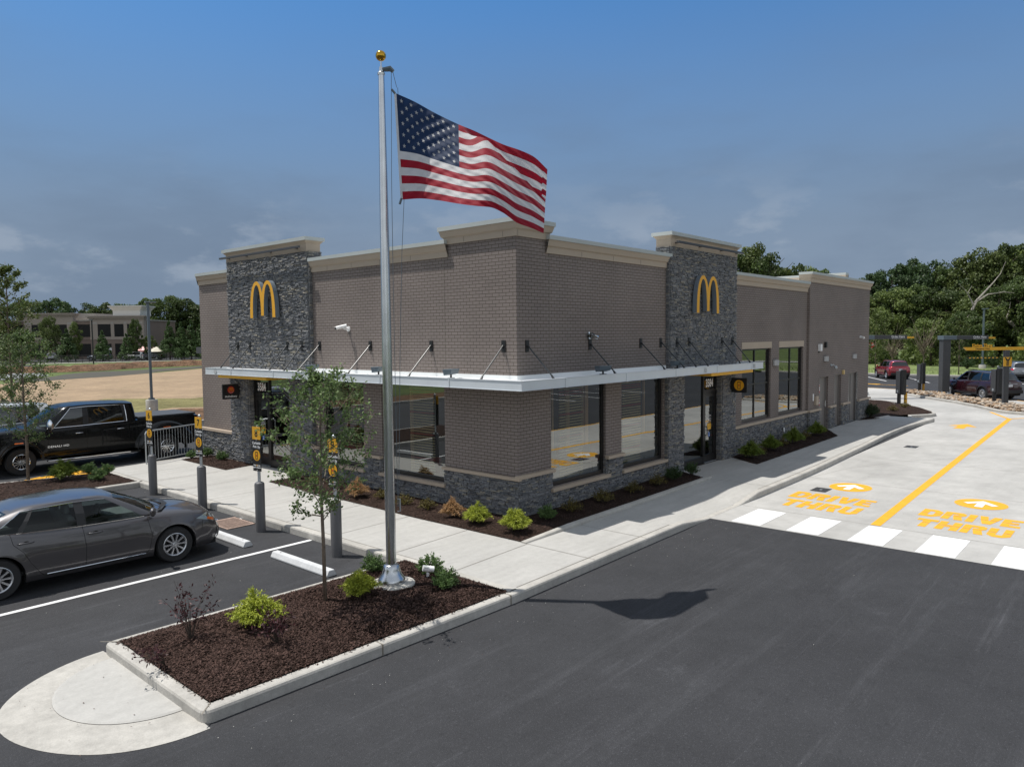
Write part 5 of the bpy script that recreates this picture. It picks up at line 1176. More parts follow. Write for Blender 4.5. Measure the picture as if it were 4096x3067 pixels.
# storm drain, lane plates
t = thing('drain_grate', 'rusty storm drain grate at the kerb beside post 8', 'drain grate', (-4.0,5.12,AZ+0.006))
a = MB(); a.box(-0.33,0.33,-0.47,-0.42,0,0.012); a.box(-0.33,0.33,0.42,0.47,0,0.012); a.box(-0.33,-0.29,-0.42,0.42,0,0.012); a.box(0.29,0.33,-0.42,0.42,0,0.012); a.build('rim', MT['rust'], t)
a = MB(); k = -0.27
for q in range(12): a.box(-0.29,0.29,-0.40+q*0.071,-0.368+q*0.071,0.004,0.016)
a.build('bars', MT['rust'], t); a = MB(); a.box(-0.3,0.3,-0.43,0.43,-0.002,0.001); a.build('sump', MT['void'], t)
for x, y, lab in ((7.82,-3.84,'black utility cover beside the nearer yellow arrow disc'),(17.4,-3.8,'black utility cover farther up the concrete lane')):
    t = thing('utility_cover', lab, 'utility cover', (x,y,AZ+0.005)); a = MB(); a.box(-0.27,0.27,-0.20,0.20,0,0.006); a.build('lid', M('lid'+lab[-3:], (0.03,0.03,0.032), 0.7, var=[(30,0.4)]), t); a = MB(); a.box(-0.05,0.05,-0.03,0.03,0.006,0.009); a.build('lifting_slot', MT['galv'], t)
# railing
t = thing('railing', 'bright metal bar railing at the back edge of the sidewalk', 'railing', (-2.22,13.97,0)); a = MB(); e = Vector((2.25,0.75,0)); 
a.tube([(0,0,0),(0,0,0.98),(0.05,0.015,1.05),(0.12,0.04,1.06),tuple(e+Vector((0,0,1.06)))], 0.024, 8); a.tube([tuple(e),tuple(e+Vector((0,0,1.06)))], 0.024, 8); a.tube([(0.02,0,0.10),tuple(e+Vector((0,0,0.10)))], 0.016, 6); a.build('frame', MT['galv'], t)
a = MB()
for k in range(1,20): p = e*(k/20); a.tube([tuple(p+Vector((0,0,0.10))),tuple(p+Vector((0,0,1.05)))], 0.008, 5)
a.build('balusters', MT['galv'], t)
# ================================================================== LAMP POSTS
def lamp(name, loc, h, label, rz, base=True, mat='lampgrey', w=0.07):
    t = thing(name, label, 'lamp post', loc, rz); 
    if base: a = MB(); a.lathe([(0.33,0),(0.33,0.62),(0.31,0.66),(0.001,0.66)], (0,0,0), 24); a.build('concrete_base', MT['kerb'], t, auto=40)
    z0 = 0.66 if base else 0
    a = MB(); a.box(-w,w,-w,w,z0+0.05,h-0.1); a.build('pole', MT[mat], t, bevel=0.01)
    a = MB(); a.box(-0.16,0.16,-0.16,0.16,z0,z0+0.05)
    for sx_ in (-1,1):
        for sy_ in (-1,1): a.cyl((sx_*0.12,sy_*0.12,z0+0.05), 0.02, 0.07, 6)
    a.build('anchor_plate', MT[mat], t)
    a = MB(); a.box(-0.15,0.42,-0.17,0.17,h-0.10,h-0.02); a.box(-0.12,0.10,-0.05,0.05,h-0.16,h-0.1); a.build('lamp_head', MT['lampgrey'], t, bevel=0.02)
    return t
lamp('street_lamp', (6.28,34.0,-0.17), 6.42, 'grey square lamp post in the straw field behind the pickup', -0.2)
lamp('street_lamp', (77.5,3.4,-0.1), 6.5, 'grey lamp post behind the drive-through clearance bar', -0.9)
lamp('street_lamp', (33.4,121.8,-0.15), 7.6, 'thin black lamp post in front of the office building', 2.6, base=False, mat='black', w=0.09)
# ================================================================== DRIVE-THROUGH FURNITURE
def order_canopy(loc, label, rz):
    t = thing('order_canopy', label, 'order canopy', loc, rz)
    a = MB(); a.box(-0.24,0.24,-0.24,0.24,0.14,3.52); a.build('column', MT['darkgrey'], t, bevel=0.01)
    a = MB(); a.box(-0.34,0.34,-0.34,0.34,0.0,0.03)
    for sx_ in (-1,1):
        for sy_ in (-1,1): a.cyl((sx_*0.26,sy_*0.26,0.03), 0.035, 0.16, 8)
    a.build('anchor_plate', MT['galv'], t)
    a = MB(); a.box(-0.35,0.35,-0.55,0.30,3.50,3.76); a.build('cap_box', MT['lampgrey'], t, bevel=0.01)
    a = MB(); a.box(-0.30,0.30,-2.58,-0.55,3.505,3.755); arm = a.build('canopy_arm', MT['darkgrey'], t, bevel=0.008)
    a = MB(); a.box(-0.27,0.27,-3.02,-2.581,3.54,3.65); a.build('yellow_tip', MT['yellow'], t)
    q = text_mb('Order Here', 0.175, 0.003, 0.002, sx=0.95); q.xf(Matrix.Rotation(-math.pi/2,4,'Z')); q.xf(Matrix.Translation((-0.304,-2.02,3.655))); q.build('lettering', MT['white'], arm)
    a = MB(); a.box(-0.308,-0.301,-2.42,-1.62,3.545,3.56); a.build('underline', MT['white'], arm)
    return t
order_canopy((42.1,0.0,-0.0), 'charcoal order canopy column on the river-rock bed beside the dark maroon car', rad(40))
order_canopy((37.3,3.6,0.08), 'charcoal order canopy arm reaching out from behind the brick corner', rad(40))
def menu(loc, label, rz, conc=False):
    t = thing('menu_board', label, 'menu board', loc, rz, 'black menu boards')
    if conc: a = MB(); a.cyl((0,0,-0.03), 0.42, 0.08, 24); a.build('concrete_footing', MT['kerb'], t)
    a = MB(); a.cyl((0,0,0.02), 0.10, 0.7, 12); a.cyl((0,0,0.02), 0.19, 0.04, 16); a.build('post', MT['black'], t)
    a = MB(); a.box(-0.10,0.10,-0.16,0.16,0.60,1.86); a.build('housing', MT['darkgrey'], t, bevel=0.01)
    a = MB(); a.box(-0.06,0.16,-0.34,-0.161,0.56,1.94); a.build('screen_panel', MT['black'], t, bevel=0.01)
    a = MB(); a.box(-0.115,-0.10,-0.05,0.05,0.66,0.80); a.build('speaker_grille', MT['galv'], t)
menu((32.8,0.38,0.0), 'black menu board post beside the yellow bollard', rad(-35), True); menu((43.0,1.62,0.0), 'black menu board post at the far end of the river rocks', rad(-35)); menu((36.95,-3.5,0.0), 'black menu board post in front of the dark maroon car', rad(-35))
t = thing('bollard', 'yellow bollard behind the nearest menu board post', 'bollard', (33.1,0.12,0.0)); a = MB(); a.lathe([(0.085,0),(0.085,0.62),(0.05,0.66),(0.001,0.67)], (0,0,0), 16); a.build('sleeve', MT['yellow'], t, smooth=True, auto=40); a = MB(); a.lathe([(0.089,0.28),(0.089,0.31)], (0,0,0), 16); a.build('band', MT['black'], t)
t = thing('bollard', 'yellow based bollard at the far menu board post', 'bollard', (43.2,1.42,0.0)); a = MB(); a.lathe([(0.075,0),(0.075,0.55),(0.04,0.6),(0.001,0.61)], (0,0,0), 14); a.build('sleeve', MT['yellow'], t, smooth=True, auto=40); a = MB(); a.lathe([(0.15,0),(0.15,0.04)], (0,0,0), 14); a.build('foot', MT['black'], t)
# clearance gantry: board perpendicular to the drive (runs along screen-right)
CR = rad(-48.5)
t = thing('clearance_sign', 'yellow drive-through clearance bar on a charcoal post at the right edge', 'clearance sign', (35.93,-4.15,0.0), CR)
a = MB(); a.box(-0.12,0.12,-0.10,0.10,0.03,2.98); a.build('post', MT['darkgrey'], t, bevel=0.01)
a = MB(); a.box(-0.30,0.30,-0.25,0.25,0.0,0.03)
for sx_ in (-1,1):
    for sy_ in (-1,1): a.cyl((sx_*0.24,sy_*0.18,0.03), 0.03, 0.10, 8)
a.build('anchor_plate', MT['galv'], t)
a = MB(); a.prism([(-2.36,-0.06),(3.4,-0.06),(3.4,0.06),(-2.36,0.06)], 2.98, 3.15); a.v[0] = (-2.20,-0.06,2.98); a.v[3] = (-2.20,0.06,2.98); bar = a.build('clearance_bar', MT['yellow'], t)
for x0 in (-1.35, 1.75):
    q = text_mb('Drive Thru', 0.24, 0.01, 0.004); q.xf(Matrix.Translation((x0,-0.03,3.24))); q.build('top_lettering', MT['yellow'], bar)
    q = text_mb('Clearance 9 Feet', 0.115, 0.002, 0.003); q.xf(Matrix.Translation((x0,-0.063,3.065))); q.build('bar_lettering', MT['black'], bar)
for x0, x1 in ((-2.15,-0.45),(1.0,2.9)):
    h = MB(); h.tube([(x0,0,2.57),(x1,0,2.57)], 0.024, 8, 0)
    k = x0+0.1
    while k < x1-0.1: h.tube([(k,0,2.57),(k+0.11,0,2.57)], 0.0265, 8, 1); k += 0.21
    h.tube([(x0+0.05,0,2.57),(x0+0.05,0,2.98)], 0.004, 4); h.tube([(x1-0.05,0,2.57),(x1-0.05,0,2.98)], 0.004, 4)
    h.build('height_bar', [MT['black'], MT['yellow']], t)
a = MB(); a.box(-0.22,0.22,-0.125,-0.101,2.10,2.60,0); a.add([(-0.17,-0.128,2.58),(-0.06,-0.128,2.38),(-0.07,-0.128,2.13),(0.07,-0.128,2.13),(0.06,-0.128,2.38),(0.17,-0.128,2.58),(0.10,-0.128,2.58),(0.0,-0.128,2.46),(-0.10,-0.128,2.58)], [(0,1,7,8),(1,2,3,4),(4,5,6,7),(1,4,7)], 1)
for k, ww in enumerate((.05,.04,.035,.03)): a.box(-ww,ww,-0.131,-0.1285,2.17+0.065*k,2.19+0.065*k,0)
a.build('lane_panel', [MT['yellow'], MT['black']], t)
# stop sign
t = thing('stop_sign', 'red octagonal stop sign just past the rear brick corner', 'stop sign', (91.2,17.95,-0.15), rad(-78))
a = MB(); a.cyl((0,0,0), 0.04, 2.9, 8); a.build('post', MT['galv'], t); a = MB(); P8 = [(0.40*math.cos(math.pi/8+k*math.pi/4), 0.40*math.sin(math.pi/8+k*math.pi/4)) for k in range(8)]
a.add([(p[0],-0.05,2.55+p[1]) for p in P8]+[(p[0],-0.04,2.55+p[1]) for p in P8], [tuple(range(8))]+[(i,(i+1)%8,8+(i+1)%8,8+i) for i in range(8)], 0); P9 = [(p[0]*1.07,p[1]*1.07) for p in P8]; a.add([(p[0],-0.045,2.55+p[1]) for p in P9], [tuple(range(8))], 1); o8 = a.build('face', [MT['red'],MT['white']], t)
q = text_mb('STOP', 0.30, 0.002, 0.008, sx=0.85); q.xf(T4((0,-0.055,2.55))); q.build('lettering', MT['white'], o8)
# ================================================================== PLANTS
def leafq(mb, p, d, n, L, w, m=0):
    """kite-shaped leaf: p base, d direction, n normal"""
    s_ = d.cross(n); s_ = s_.normalized() if s_.length > 1e-6 else Vector((1,0,0))
    mb.add([p, p+d*L*0.5+s_*w, p+d*L, p+d*L*0.5-s_*w], [(0,1,2,3)], m)
def rvec(rg):
    while True:
        v = Vector((rg.uniform(-1,1), rg.uniform(-1,1), rg.uniform(-1,1)))
        if 0.05 < v.length < 1: return v.normalized()
def mop_mesh(name, mat, R_=0.34, H_=0.42, n=900, seed=1, wd=0.0042, seg=3):
    """thread-leaf cypress: arching plumes, each carrying many fine drooping threads"""
    rg = random.Random(seed); mb = MB(); npl = max(50, n//8); per = 32
    for i in range(npl):
        a = rg.uniform(0, 2*math.pi); el = rg.random()**0.7; out = R_*(0.12+0.80*el)*rg.uniform(.75,1.15); top = H_*(1.0-0.60*el)*rg.uniform(0.80,1.10)
        ca_, sa_ = math.cos(a), math.sin(a)
        ax = [Vector((ca_*out*t**1.2, sa_*out*t**1.2, top*math.sin(t*math.pi*.5)**.8+.02)) for t in (0,.25,.5,.75,1)]
        for j in range(per):
            t = rg.uniform(.30,1)*4; k = min(3, int(t)); p = ax[k].lerp(ax[k+1], t-k)
            d = (ax[k+1]-ax[k]).normalized()*0.8+Vector((ca_,sa_,0))*rg.uniform(.0,.7)+rvec(rg)*0.85; d.normalize(); L = R_*rg.uniform(.15,.30)
            for s_ in range(seg):
                q = p+d*L/seg; d = (d+Vector((0,0,-.42))).normalized(); w = wd*(1.2-s_/seg*.9); sd = d.cross(rvec(rg)); sd = sd.normalized()*w
                if q.z < .012: q.z = .012
                if s_ < seg-1: mb.quad(p-sd, p+sd, q+sd*.8, q-sd*.8)
                else: mb.add([p-sd, p+sd, q], [(0,1,2)])
                if rg.random() < .55: mb.add([p, p.lerp(q,.6), p+(d*.5+rvec(rg)*.8+Vector((0,0,-.2))).normalized()*L*.32], [(0,1,2)])
                p = q
    return mb.data(name, mat)
def bush_mesh(name, mat, R_=0.26, H_=0.36, n=1700, L=0.030, seed=1, sparse=0.0):
    rg = random.Random(seed); mb = MB(); tips = []
    for i in range(46):
        d = rvec(rg); d.z = abs(d.z)*0.9+0.15; d.normalize(); tips.append(Vector((d.x*R_*rg.uniform(.6,1.05), d.y*R_*rg.uniform(.6,1.05), H_*(0.25+0.75*d.z*rg.uniform(.75,1.15)))))
    for i in range(n):
        t = rg.choice(tips); k = rg.random()**0.45; c = Vector((t.x*k, t.y*k, 0.06+(t.z-0.06)*k)); p = c+rvec(rg)*R_*0.17*rg.random()
        p.z = max(0.015, p.z); d = (rvec(rg)+Vector((t.x,t.y,0.5*H_))*2.2).normalized(); leafq(mb, p, d, rvec(rg), L*rg.uniform(.7,1.3), L*0.30)
    for t in tips[:22]:
        mb.tube([(0,0,0),tuple(t*0.55+Vector((0,0,.02))),tuple(t)], [0.005,0.003,0.001], 3, 1, cap=False)
    return mb.data(name, [mat, MT['bark_dark']])
SM = {'mop': [mop_mesh('mop_a', LF['mop'], seed=1), mop_mesh('mop_b', LF['mop'], seed=2, R_=0.32, H_=0.44)],
      'mopg': [mop_mesh('mopg_a', LF['mopg'], seed=3)], 'dead': [mop_mesh('dead_a', LF['dead'], seed=5, n=760, R_=0.30, H_=0.40)],
      'box': [bush_mesh('box_a', LF['box'], seed=1, n=3000), bush_mesh('box_b', LF['box'], seed=7, n=3000)], 'deepbox': [bush_mesh('deepbox_a', LF['deep'], seed=3, n=2600, L=0.028)],
      'dull': [bush_mesh('dull_a', LF['dull'], seed=4, n=800, R_=0.24, H_=0.26, L=0.03)]}
SM['moplow'] = SM['mop']
SH = [ # kind, x, y, scale, label, category-group
 ('mop',-6.97,-1.30,1.18,'large bright gold thread-leaf shrub in the middle of the front island'),
 ('mop',-5.34,-1.42,0.98,'yellow green thread-leaf shrub tucked against the flagpole footing'),
 ('box',-4.47,-0.62,0.95,'round green shrub directly behind the flagpole'),
 ('box',-3.92,-1.42,1.02,'round green shrub behind the white spotlight'),
 ('box',-4.22,-2.15,1.0,'round green shrub at the narrow tip of the front island'),
 ('dead',-1.0,4.45,1.08,'dried tan shrub on the mulch left of the flagpole'),
 ('dull',-0.73,3.85,1.0,'thin brownish shrub left of the flagpole, beside the dried one'),
 ('dull',-0.85,2.85,1.05,'thin olive shrub directly right of the flagpole'),
 ('dull',-0.78,2.10,1.12,'bushier olive shrub left of the dried corner shrub'),
 ('dead',-0.92,1.12,0.98,'dried tan shrub on the mulch near the stone corner'),
 ('mop',-1.0,0.28,1.0,'bright gold shrub beside the dried shrub at the stone corner'),
 ('mop',-1.0,-0.78,1.12,'bright gold shrub at the very tip of the corner mulch bed'),
 ('box',0.22,-0.62,0.95,'dense green shrub just right of the stone corner'),
 ('dull',1.12,-0.62,1.2,'dull olive shrub on the right bed, nearest the corner'),
 ('dull',2.35,-0.62,1.25,'dull olive shrub below the first right-hand window'),
 ('dull',3.75,-0.62,1.2,'dull olive shrub below the pier between two windows'),
 ('dull',4.95,-0.60,1.15,'brown-green shrub below the second right-hand window'),
 ('deepbox',5.72,-0.62,1.15,'dark green shrub at the right-hand stone pilaster, nearer one'),
 ('deepbox',6.78,-0.62,1.05,'dark green shrub beside the right-hand glass door'),
 ('mopg',10.5,-0.72,1.25,'green gold shrub just past the right-hand entrance'),
 ('dull',11.75,-0.55,0.9,'small dull shrub between the first pair of green gold shrubs'),
 ('mopg',12.35,-0.68,1.2,'green gold shrub below the first tall window'),
 ('dull',13.75,-0.5,1.1,'small dull shrub below the pier of the tall windows'),
 ('mopg',14.45,-0.60,1.3,'green gold shrub below the second tall window'),
 ('dull',16.1,-0.45,1.1,'small dull shrub left of the last green gold shrub'),
 ('mopg',17.0,-0.60,1.25,'last green gold shrub before the service doors'),
 ('dull',18.0,-0.45,0.9,'small dull shrub at the point of the mulch by the service doors'),
 ('deepbox',24.9,-0.35,1.9,'wide dark green shrub at the rear brick corner'),
 ('dead',26.6,0.5,0.9,'brownish shrub behind the dark green one at the rear corner'),
 ('dull',28.3,-0.45,1.3,'low olive shrub in the mulch left of the menu board footing'),
 ('dull',30.6,-0.45,1.3,'low olive shrub in front of the menu board footing'),
 ('box',0.0-0.35,13.7,0.95,'green shrub at the left corner bed beside post 7'),
 ('box',-0.42,12.5,0.95,'green shrub in the left corner bed below the black sign'),
 ('box',-0.85,13.75,0.85,'green shrub half hidden behind the number 7 sign'),
 ('box',-0.70,7.75,1.05,'green shrub at the glass door end of the wall mulch'),
 ('dull',-0.75,6.7,1.1,'dull shrub on the wall mulch behind the young tree'),
 ('dull',-0.75,5.7,1.1,'yellowish shrub on the wall mulch behind the young tree trunk'),
 ('mopg',-4.97,12.75,1.35,'gold green shrub on the side island behind the sedan'),
 ('box',-4.15,13.25,1.05,'green shrub at the back of the side island'),
 ('box',-4.35,11.95,1.1,'green shrub at the front of the side island'),
 ('box',-3.85,12.75,1.0,'green shrub on the side island nearest the sidewalk'),
]
NAMES = {'mop':('gold_shrub','shrub'),'mopg':('gold_shrub','shrub'),'dead':('dried_shrub','shrub'),'dull':('low_shrub','shrub'),'box':('green_shrub','shrub'),'deepbox':('green_shrub','shrub')}
for i, (k, x, y, s_, lab) in enumerate(SH):
    me = SM[k][i % len(SM[k])]; nm, ct = NAMES[k]
    o = bpy.data.objects.new(nm, me); COL.objects.link(o); o.location = (x, y, 0.015 if k != 'x' else 0); o.rotation_euler = (0,0,i*1.7); q = 0.94+0.12*((i*37)%10)/10; o.scale = (s_*q, s_*(2-q), s_*0.98)
    tag(o, lab, ct, 'shrubs in the mulch beds')
def sparse_bush(loc, label, H_=0.75, R_=0.42, n=16, seed=1, lean=(0,0), leaves=9, L=0.062, mat='plum'):
    rg = random.Random(seed); t = thing('plum_shrub', label, 'shrub', loc, 0, 'sparse plum-leaved shrubs'); st_ = MB(); lf = MB()
    for i in range(n):
        a = rg.uniform(0,6.28); h = H_*rg.uniform(0.5,1.05); r = R_*rg.uniform(.3,1); tip = Vector((math.cos(a)*r+lean[0]*h, math.sin(a)*r+lean[1]*h, h)); mid = Vector((tip.x*.35, tip.y*.35, h*.55))
        st_.tube([(0,0,0),tuple(mid),tuple(tip)], [0.006,0.004,0.0015], 4, cap=False)
        for j in range(leaves):
            k = rg.uniform(0.45,1.0); p = (mid.lerp(tip,(k-.5)*2) if k > .5 else mid*k*2); q = (rvec(rg)+Vector((0,0,.3))).normalized(); p2 = p+q*0.03
            leafq(lf, p2, q, rvec(rg), L*rg.uniform(.7,1.3), L*.2)
    st_.build('stems', MT['bark_dark'], t); lf.build('leaves', LF[mat], t)
sparse_bush((-7.78,-1.02,0.03), 'sparse plum-leaved shrub near the sedan side of the front island', 0.85, 0.42, 15, 3, leaves=16)
sparse_bush((-7.1,-1.98,0.05), 'sparse plum-leaved shrub in front of the large gold shrub', 0.52, 0.38, 18, 5, leaves=15)
sparse_bush((-8.30,-1.45,0.02), 'small plum-leaved shrub leaning over the kerb above the concrete apron', 0.28, 0.20, 9, 8, lean=(-.9,-.3), leaves=11)
sparse_bush((28.4,2.2,0.03), 'sparse plum-leaved shrub in the mulch past the rear corner', 0.9, 0.6, 16, 9, leaves=12, L=0.09)
# ------------------------------------------------ young trees
def young_tree(name, loc, label, H_, z0, R_, nleaf, L, seed=1, tr=0.032, lean=0.0, leafm='young', shape=1.0, nb=30):
    rg = random.Random(seed); t = thing(name, label, 'tree', loc); tk = MB(); lf = MB()
    pts = [(0,0,-0.02),(0.015,0.01,H_*.25),(-0.01,0.02,H_*.5),(0.02*lean,0,H_*.78),(0,0,H_*.97)]
    tk.tube(pts, [tr,tr*.85,tr*.65,tr*.35,tr*.10], 10); tk.build('trunk', MT['bark'], t, smooth=True)
    br = MB(); tips = []
    def tp(z): 
        return Vector((0,0,z))
    for i in range(nb):
        k = i/(nb-1); zb = lerp(z0-0.1*H_, H_*0.93, k**0.95); a = i*2.4+rg.uniform(-.4,.4)
        prof = math.sin(math.pi*min(1, 0.18+0.82*(k)))**0.6*R_*shape if k > 0.15 else R_*(0.52+k*2.6)
        prof = min(prof, R_)*rg.uniform(.75,1.08)*(1-0.25*max(0,k-.75)*4)
        up = lerp(0.55, 1.0, k)*rg.uniform(.8,1.2)
        tip = Vector((math.cos(a)*prof, math.sin(a)*prof, zb+prof*up)); mid = Vector((math.cos(a)*prof*.5, math.sin(a)*prof*.5, zb+prof*up*0.36)); b0 = tp(zb)
        br.tube([b0, mid, tip], [tr*.34*(1-k*.6), tr*.22*(1-k*.5), 0.0025], 5, cap=False)
        path = [b0.lerp(mid, .5), mid, mid.lerp(tip,.33), mid.lerp(tip,.66), tip]
        tips += [(q, 0.10) for q in path[1:]]
        for j in range(5):
            s_ = rg.uniform(.3,1); c = b0.lerp(mid, s_*2) if s_ < .5 else mid.lerp(tip, (s_-.5)*2); d = rvec(rg); d.z = abs(d.z)*.7+.1; e = c+d*prof*rg.uniform(.2,.42)
            br.tube([c, e], [0.004,0.0015], 4, cap=False); tips += [(c.lerp(e,.5), 0.06),(e, 0.07),(c.lerp(e,.8),.06)]
    br.build('branches', MT['bark'], t)
    for i in range(nleaf):
        c, rr = rg.choice(tips); p = c+rvec(rg)*rr*R_*rg.random()**.6*1.5; d = (rvec(rg)+Vector((p.x,p.y,0))*0.6+Vector((0,0,-.15))).normalized(); leafq(lf, p, d, (rvec(rg)+Vector((0,0,.8))).normalized(), L*rg.uniform(.7,1.25), L*.30)
    lf.build('crown', LF[leafm], t)
    return t
yt = young_tree('young_tree', (-5.80,-1.17,0.02), 'young leafy tree standing in the front island before the building', 3.62, 1.62, 0.86, 4900, 0.056, seed=4, tr=0.034, nb=40)
yt.rotation_euler = (0,0,rad(41)); yt.scale = (1.45,0.90,1)
young_tree('young_tree', (-5.53,13.98,0.02), 'young tree in the side island in front of the black pickup', 4.35, 1.45, 1.15, 6500, 0.062, seed=9, tr=0.045, nb=36)
young_tree('young_tree', (-1.25,31.9,-0.18), 'taller young tree at the left edge behind the white vehicle', 8.3, 1.8, 1.35, 5600, 0.13, seed=12, tr=0.07, nb=44, leafm='light')
for x, y, h, lab, s_ in ((78.5,6.6,4.6,'slim yellow-green young tree beside the order canopy column',3),(72.5,-0.9,1.6,'small shrub-like tree left of the far lamp post',5)):
    pass
young_tree('young_tree', (66.8,3.6,0.05), 'slim yellow-green young tree right of the charcoal column', 5.2, 1.6, 1.0, 3500, 0.13, seed=21, tr=0.05, nb=26, leafm='light')
young_tree('young_tree', (72.6,12.4,0.1), 'yellow-green young tree left of the bare young tree', 6.2, 1.2, 1.7, 4200, 0.16, seed=23, tr=0.06, nb=26, leafm='light')
young_tree('young_tree', (86,16.6,0.0), 'yellow-green young tree beside the stop sign', 7.2, 1.0, 2.1, 4200, 0.18, seed=25, tr=0.06, nb=26, leafm='light')
def bare_tree(loc, label, H_, R_, seed):
    rg = random.Random(seed); t = thing('bare_tree', label, 'tree', loc); a = MB(); a.tube([(0,0,0),(0,0,H_*.4)], [0.06,0.045], 6); a.build('trunk', MT['bark'], t); a = MB()
    for i in range(46):
        q = rg.uniform(0,6.28); z = H_*rg.uniform(.2,.5); r = R_*rg.uniform(.35,1); tip = Vector((math.cos(q)*r, math.sin(q)*r, z+r*rg.uniform(1.1,2.4))); m_ = Vector((tip.x*.4,tip.y*.4,lerp(z,tip.z,.35))); a.tube([(0,0,z),tuple(m_),tuple(tip)], [0.026,0.018,0.006], 4, cap=False)
        e = m_.lerp(tip,.5)+rvec(rg)*R_*.25; a.tube([tuple(m_),tuple(e)], [0.014,0.005], 3, cap=False)
    a.build('branches', MT['bark'], t)
bare_tree((73.5,8.0,0.1), 'leafless young tree behind the red car and menu boards', 5.2, 1.7, 3); bare_tree((80,12.6,0.1), 'leafless bush-like tree just behind the red car roof', 3.6, 2.0, 5)
for x, y, s_, lab in ((75.3,4.4,3.6,'rounded dark shrub left of the far lamp post'),(80.5,2.9,3.4,'rounded dark shrub right of the far lamp post')):
    o = bpy.data.objects.new('green_shrub', SM['deepbox'][0]); COL.objects.link(o); o.location = (x,y,0.15); o.scale = (s_*.9,s_*.9,s_); tag(o, lab, 'shrub', 'shrubs on the grass bank')
# ------------------------------------------------ forest trees
def crown_mesh(name, seed, H_=12, R_=4.5, nb=70, per=230, L=0.29, z0=0.8, cone=False, mats=None, droop=0):
    """many leaf cards on the shells of overlapping clumps; unit tree of height H_"""
    rg = random.Random(seed); mb = MB(); cl = []
    for i in range(nb):
        if cone:
            k = rg.random(); z = lerp(z0, H_, k); r = R_*(1-k)**0.9*0.8; a = rg.uniform(0,6.28); cl.append((Vector((math.cos(a)*r, math.sin(a)*r, z)), R_*0.30*(1.15-k)))
        else:
            d = rvec(rg); k = rg.uniform(.35,1.0)**.5; zc = (z0+H_)/2; fl_ = 1+0.25*math.sin(seed+math.atan2(d.y,d.x)*3); c = Vector((d.x*R_*k*.9*fl_, d.y*R_*k*.9*fl_, zc+d.z*(H_-z0)/2*k*.92)); cl.append((c+Vector((0,0,H_*.04*rg.uniform(-1,1.6))), R_*rg.uniform(.11,.30)))
    for c, r in cl:
        for j in range(per):
            d = rvec(rg)
            if d.z < -0.2 and rg.random() < .5: d.z = -d.z
            q = rg.uniform(.72,1.08)*(1+0.14*math.sin(d.x*7+d.y*9+d.z*8+c.x)); p = c+Vector((d.x*r*q, d.y*r*q, d.z*r*.8*q)); n_ = (d*1.2+rvec(rg)).normalized(); e = rvec(rg); e = (e-n_*e.dot(n_)).normalized(); s_ = L*rg.uniform(.55,1.25)
            leafq(mb, p, e, n_, s_, s_*.42)
    return mb.data(name, mats)
def trunk_mesh(name, seed, H_=12, R_=4.5):
    rg = random.Random(seed); mb = MB(); mb.tube([(0,0,-.3),(0.1,0,H_*.3),(-.1,.1,H_*.6),(0,0,H_*.85)], [0.26,0.2,0.13,0.05], 8)
    for i in range(12): a = rg.uniform(0,6.28); z = H_*rg.uniform(.18,.7); r = R_*rg.uniform(.5,.9); mb.tube([(0,0,z),(math.cos(a)*r*.5,math.sin(a)*r*.5,z+r*.35),(math.cos(a)*r,math.sin(a)*r,z+r*.75)], [0.10,0.07,0.02], 5, cap=False)
    return mb.data(name, MT['bark_dark'])
CR_ = {}
for k, mt in (('oak','oak'),('deep','deep'),('light','light')):
    CR_[k] = [crown_mesh('crown_%s_%d' % (k, i), 100+i*7+len(k)*31, mats=LF[mt], H_=12, R_=rr_) for i, rr_ in enumerate((4.6,3.7))]
CR_['cone'] = [crown_mesh('crown_cone', 55, H_=6, R_=1.9, nb=70, per=150, L=0.2, z0=0.3, cone=True, mats=LF['cone'])]
TRK = trunk_mesh('forest_trunk', 5)
def ftree(kind, x, y, h, wid, label, group, rz=0, z=-0.2, i=0, name='broadleaf_tree'):
    r = thing(name, label, 'tree', (x,y,z), rz, group); r.scale = (wid,wid,h/(6.0 if kind == 'cone' else 12.0))
    o = bpy.data.objects.new('crown', CR_[kind][i % len(CR_[kind])]); COL.objects.link(o); o.parent = r
    o = bpy.data.objects.new('trunk', TRK); COL.objects.link(o); o.parent = r
    if kind == 'cone': o.scale = (0.5,0.5,0.5)
    return r
# right-hand wood: (x, y, height, width factor, kind, label)
def polar(az, d): a = rad(az); return (CAMP.x+math.cos(a)*d, CAMP.y+math.sin(a)*d)
rg = random.Random(77)
KL = {'oak':'olive green','deep':'dark green','light':'yellow-green'}
# skyline: azimuth (deg, world), distance, top height
row = [(27.2,116,14.6,'oak'),(25.6,118,15.6,'oak'),(24.3,115,17.0,'oak'),(23.2,116,17.4,'light'),(22.3,115,16.6,'oak'),(21.2,117,14.0,'oak'),(20.2,117,14.6,'light'),(19.2,118,14.2,'oak'),(18.2,120,13.0,'oak'),(17.2,122,12.4,'deep'),(16.2,124,12.6,'deep'),(15.2,122,13.4,'deep'),
       (14.2,124,14.0,'deep'),(13.3,126,15.6,'deep'),(12.4,127,15.4,'deep'),(11.4,126,14.2,'oak'),(10.5,128,14.6,'deep'),(9.6,127,15.0,'light'),(8.7,126,16.6,'light'),(7.7,127,17.2,'oak'),(6.7,128,17.0,'light'),(5.6,127,16.4,'oak'),(4.3,128,16.0,'light'),
       (15.4,114,9.8,'oak'),(14.2,112,10.6,'light'),(13.0,114,11.0,'oak'),(11.6,113,10.6,'oak'),(10.4,114,9.6,'light'),(9.2,110,8.6,'light'),(8.0,114,10.6,'oak'),(6.8,112,11.6,'oak'),(5.6,112,11.4,'light'),(4.2,112,11.2,'oak'),(16.8,114,9.4,'oak'),(3.0,114,12,'oak')]
seen = {}
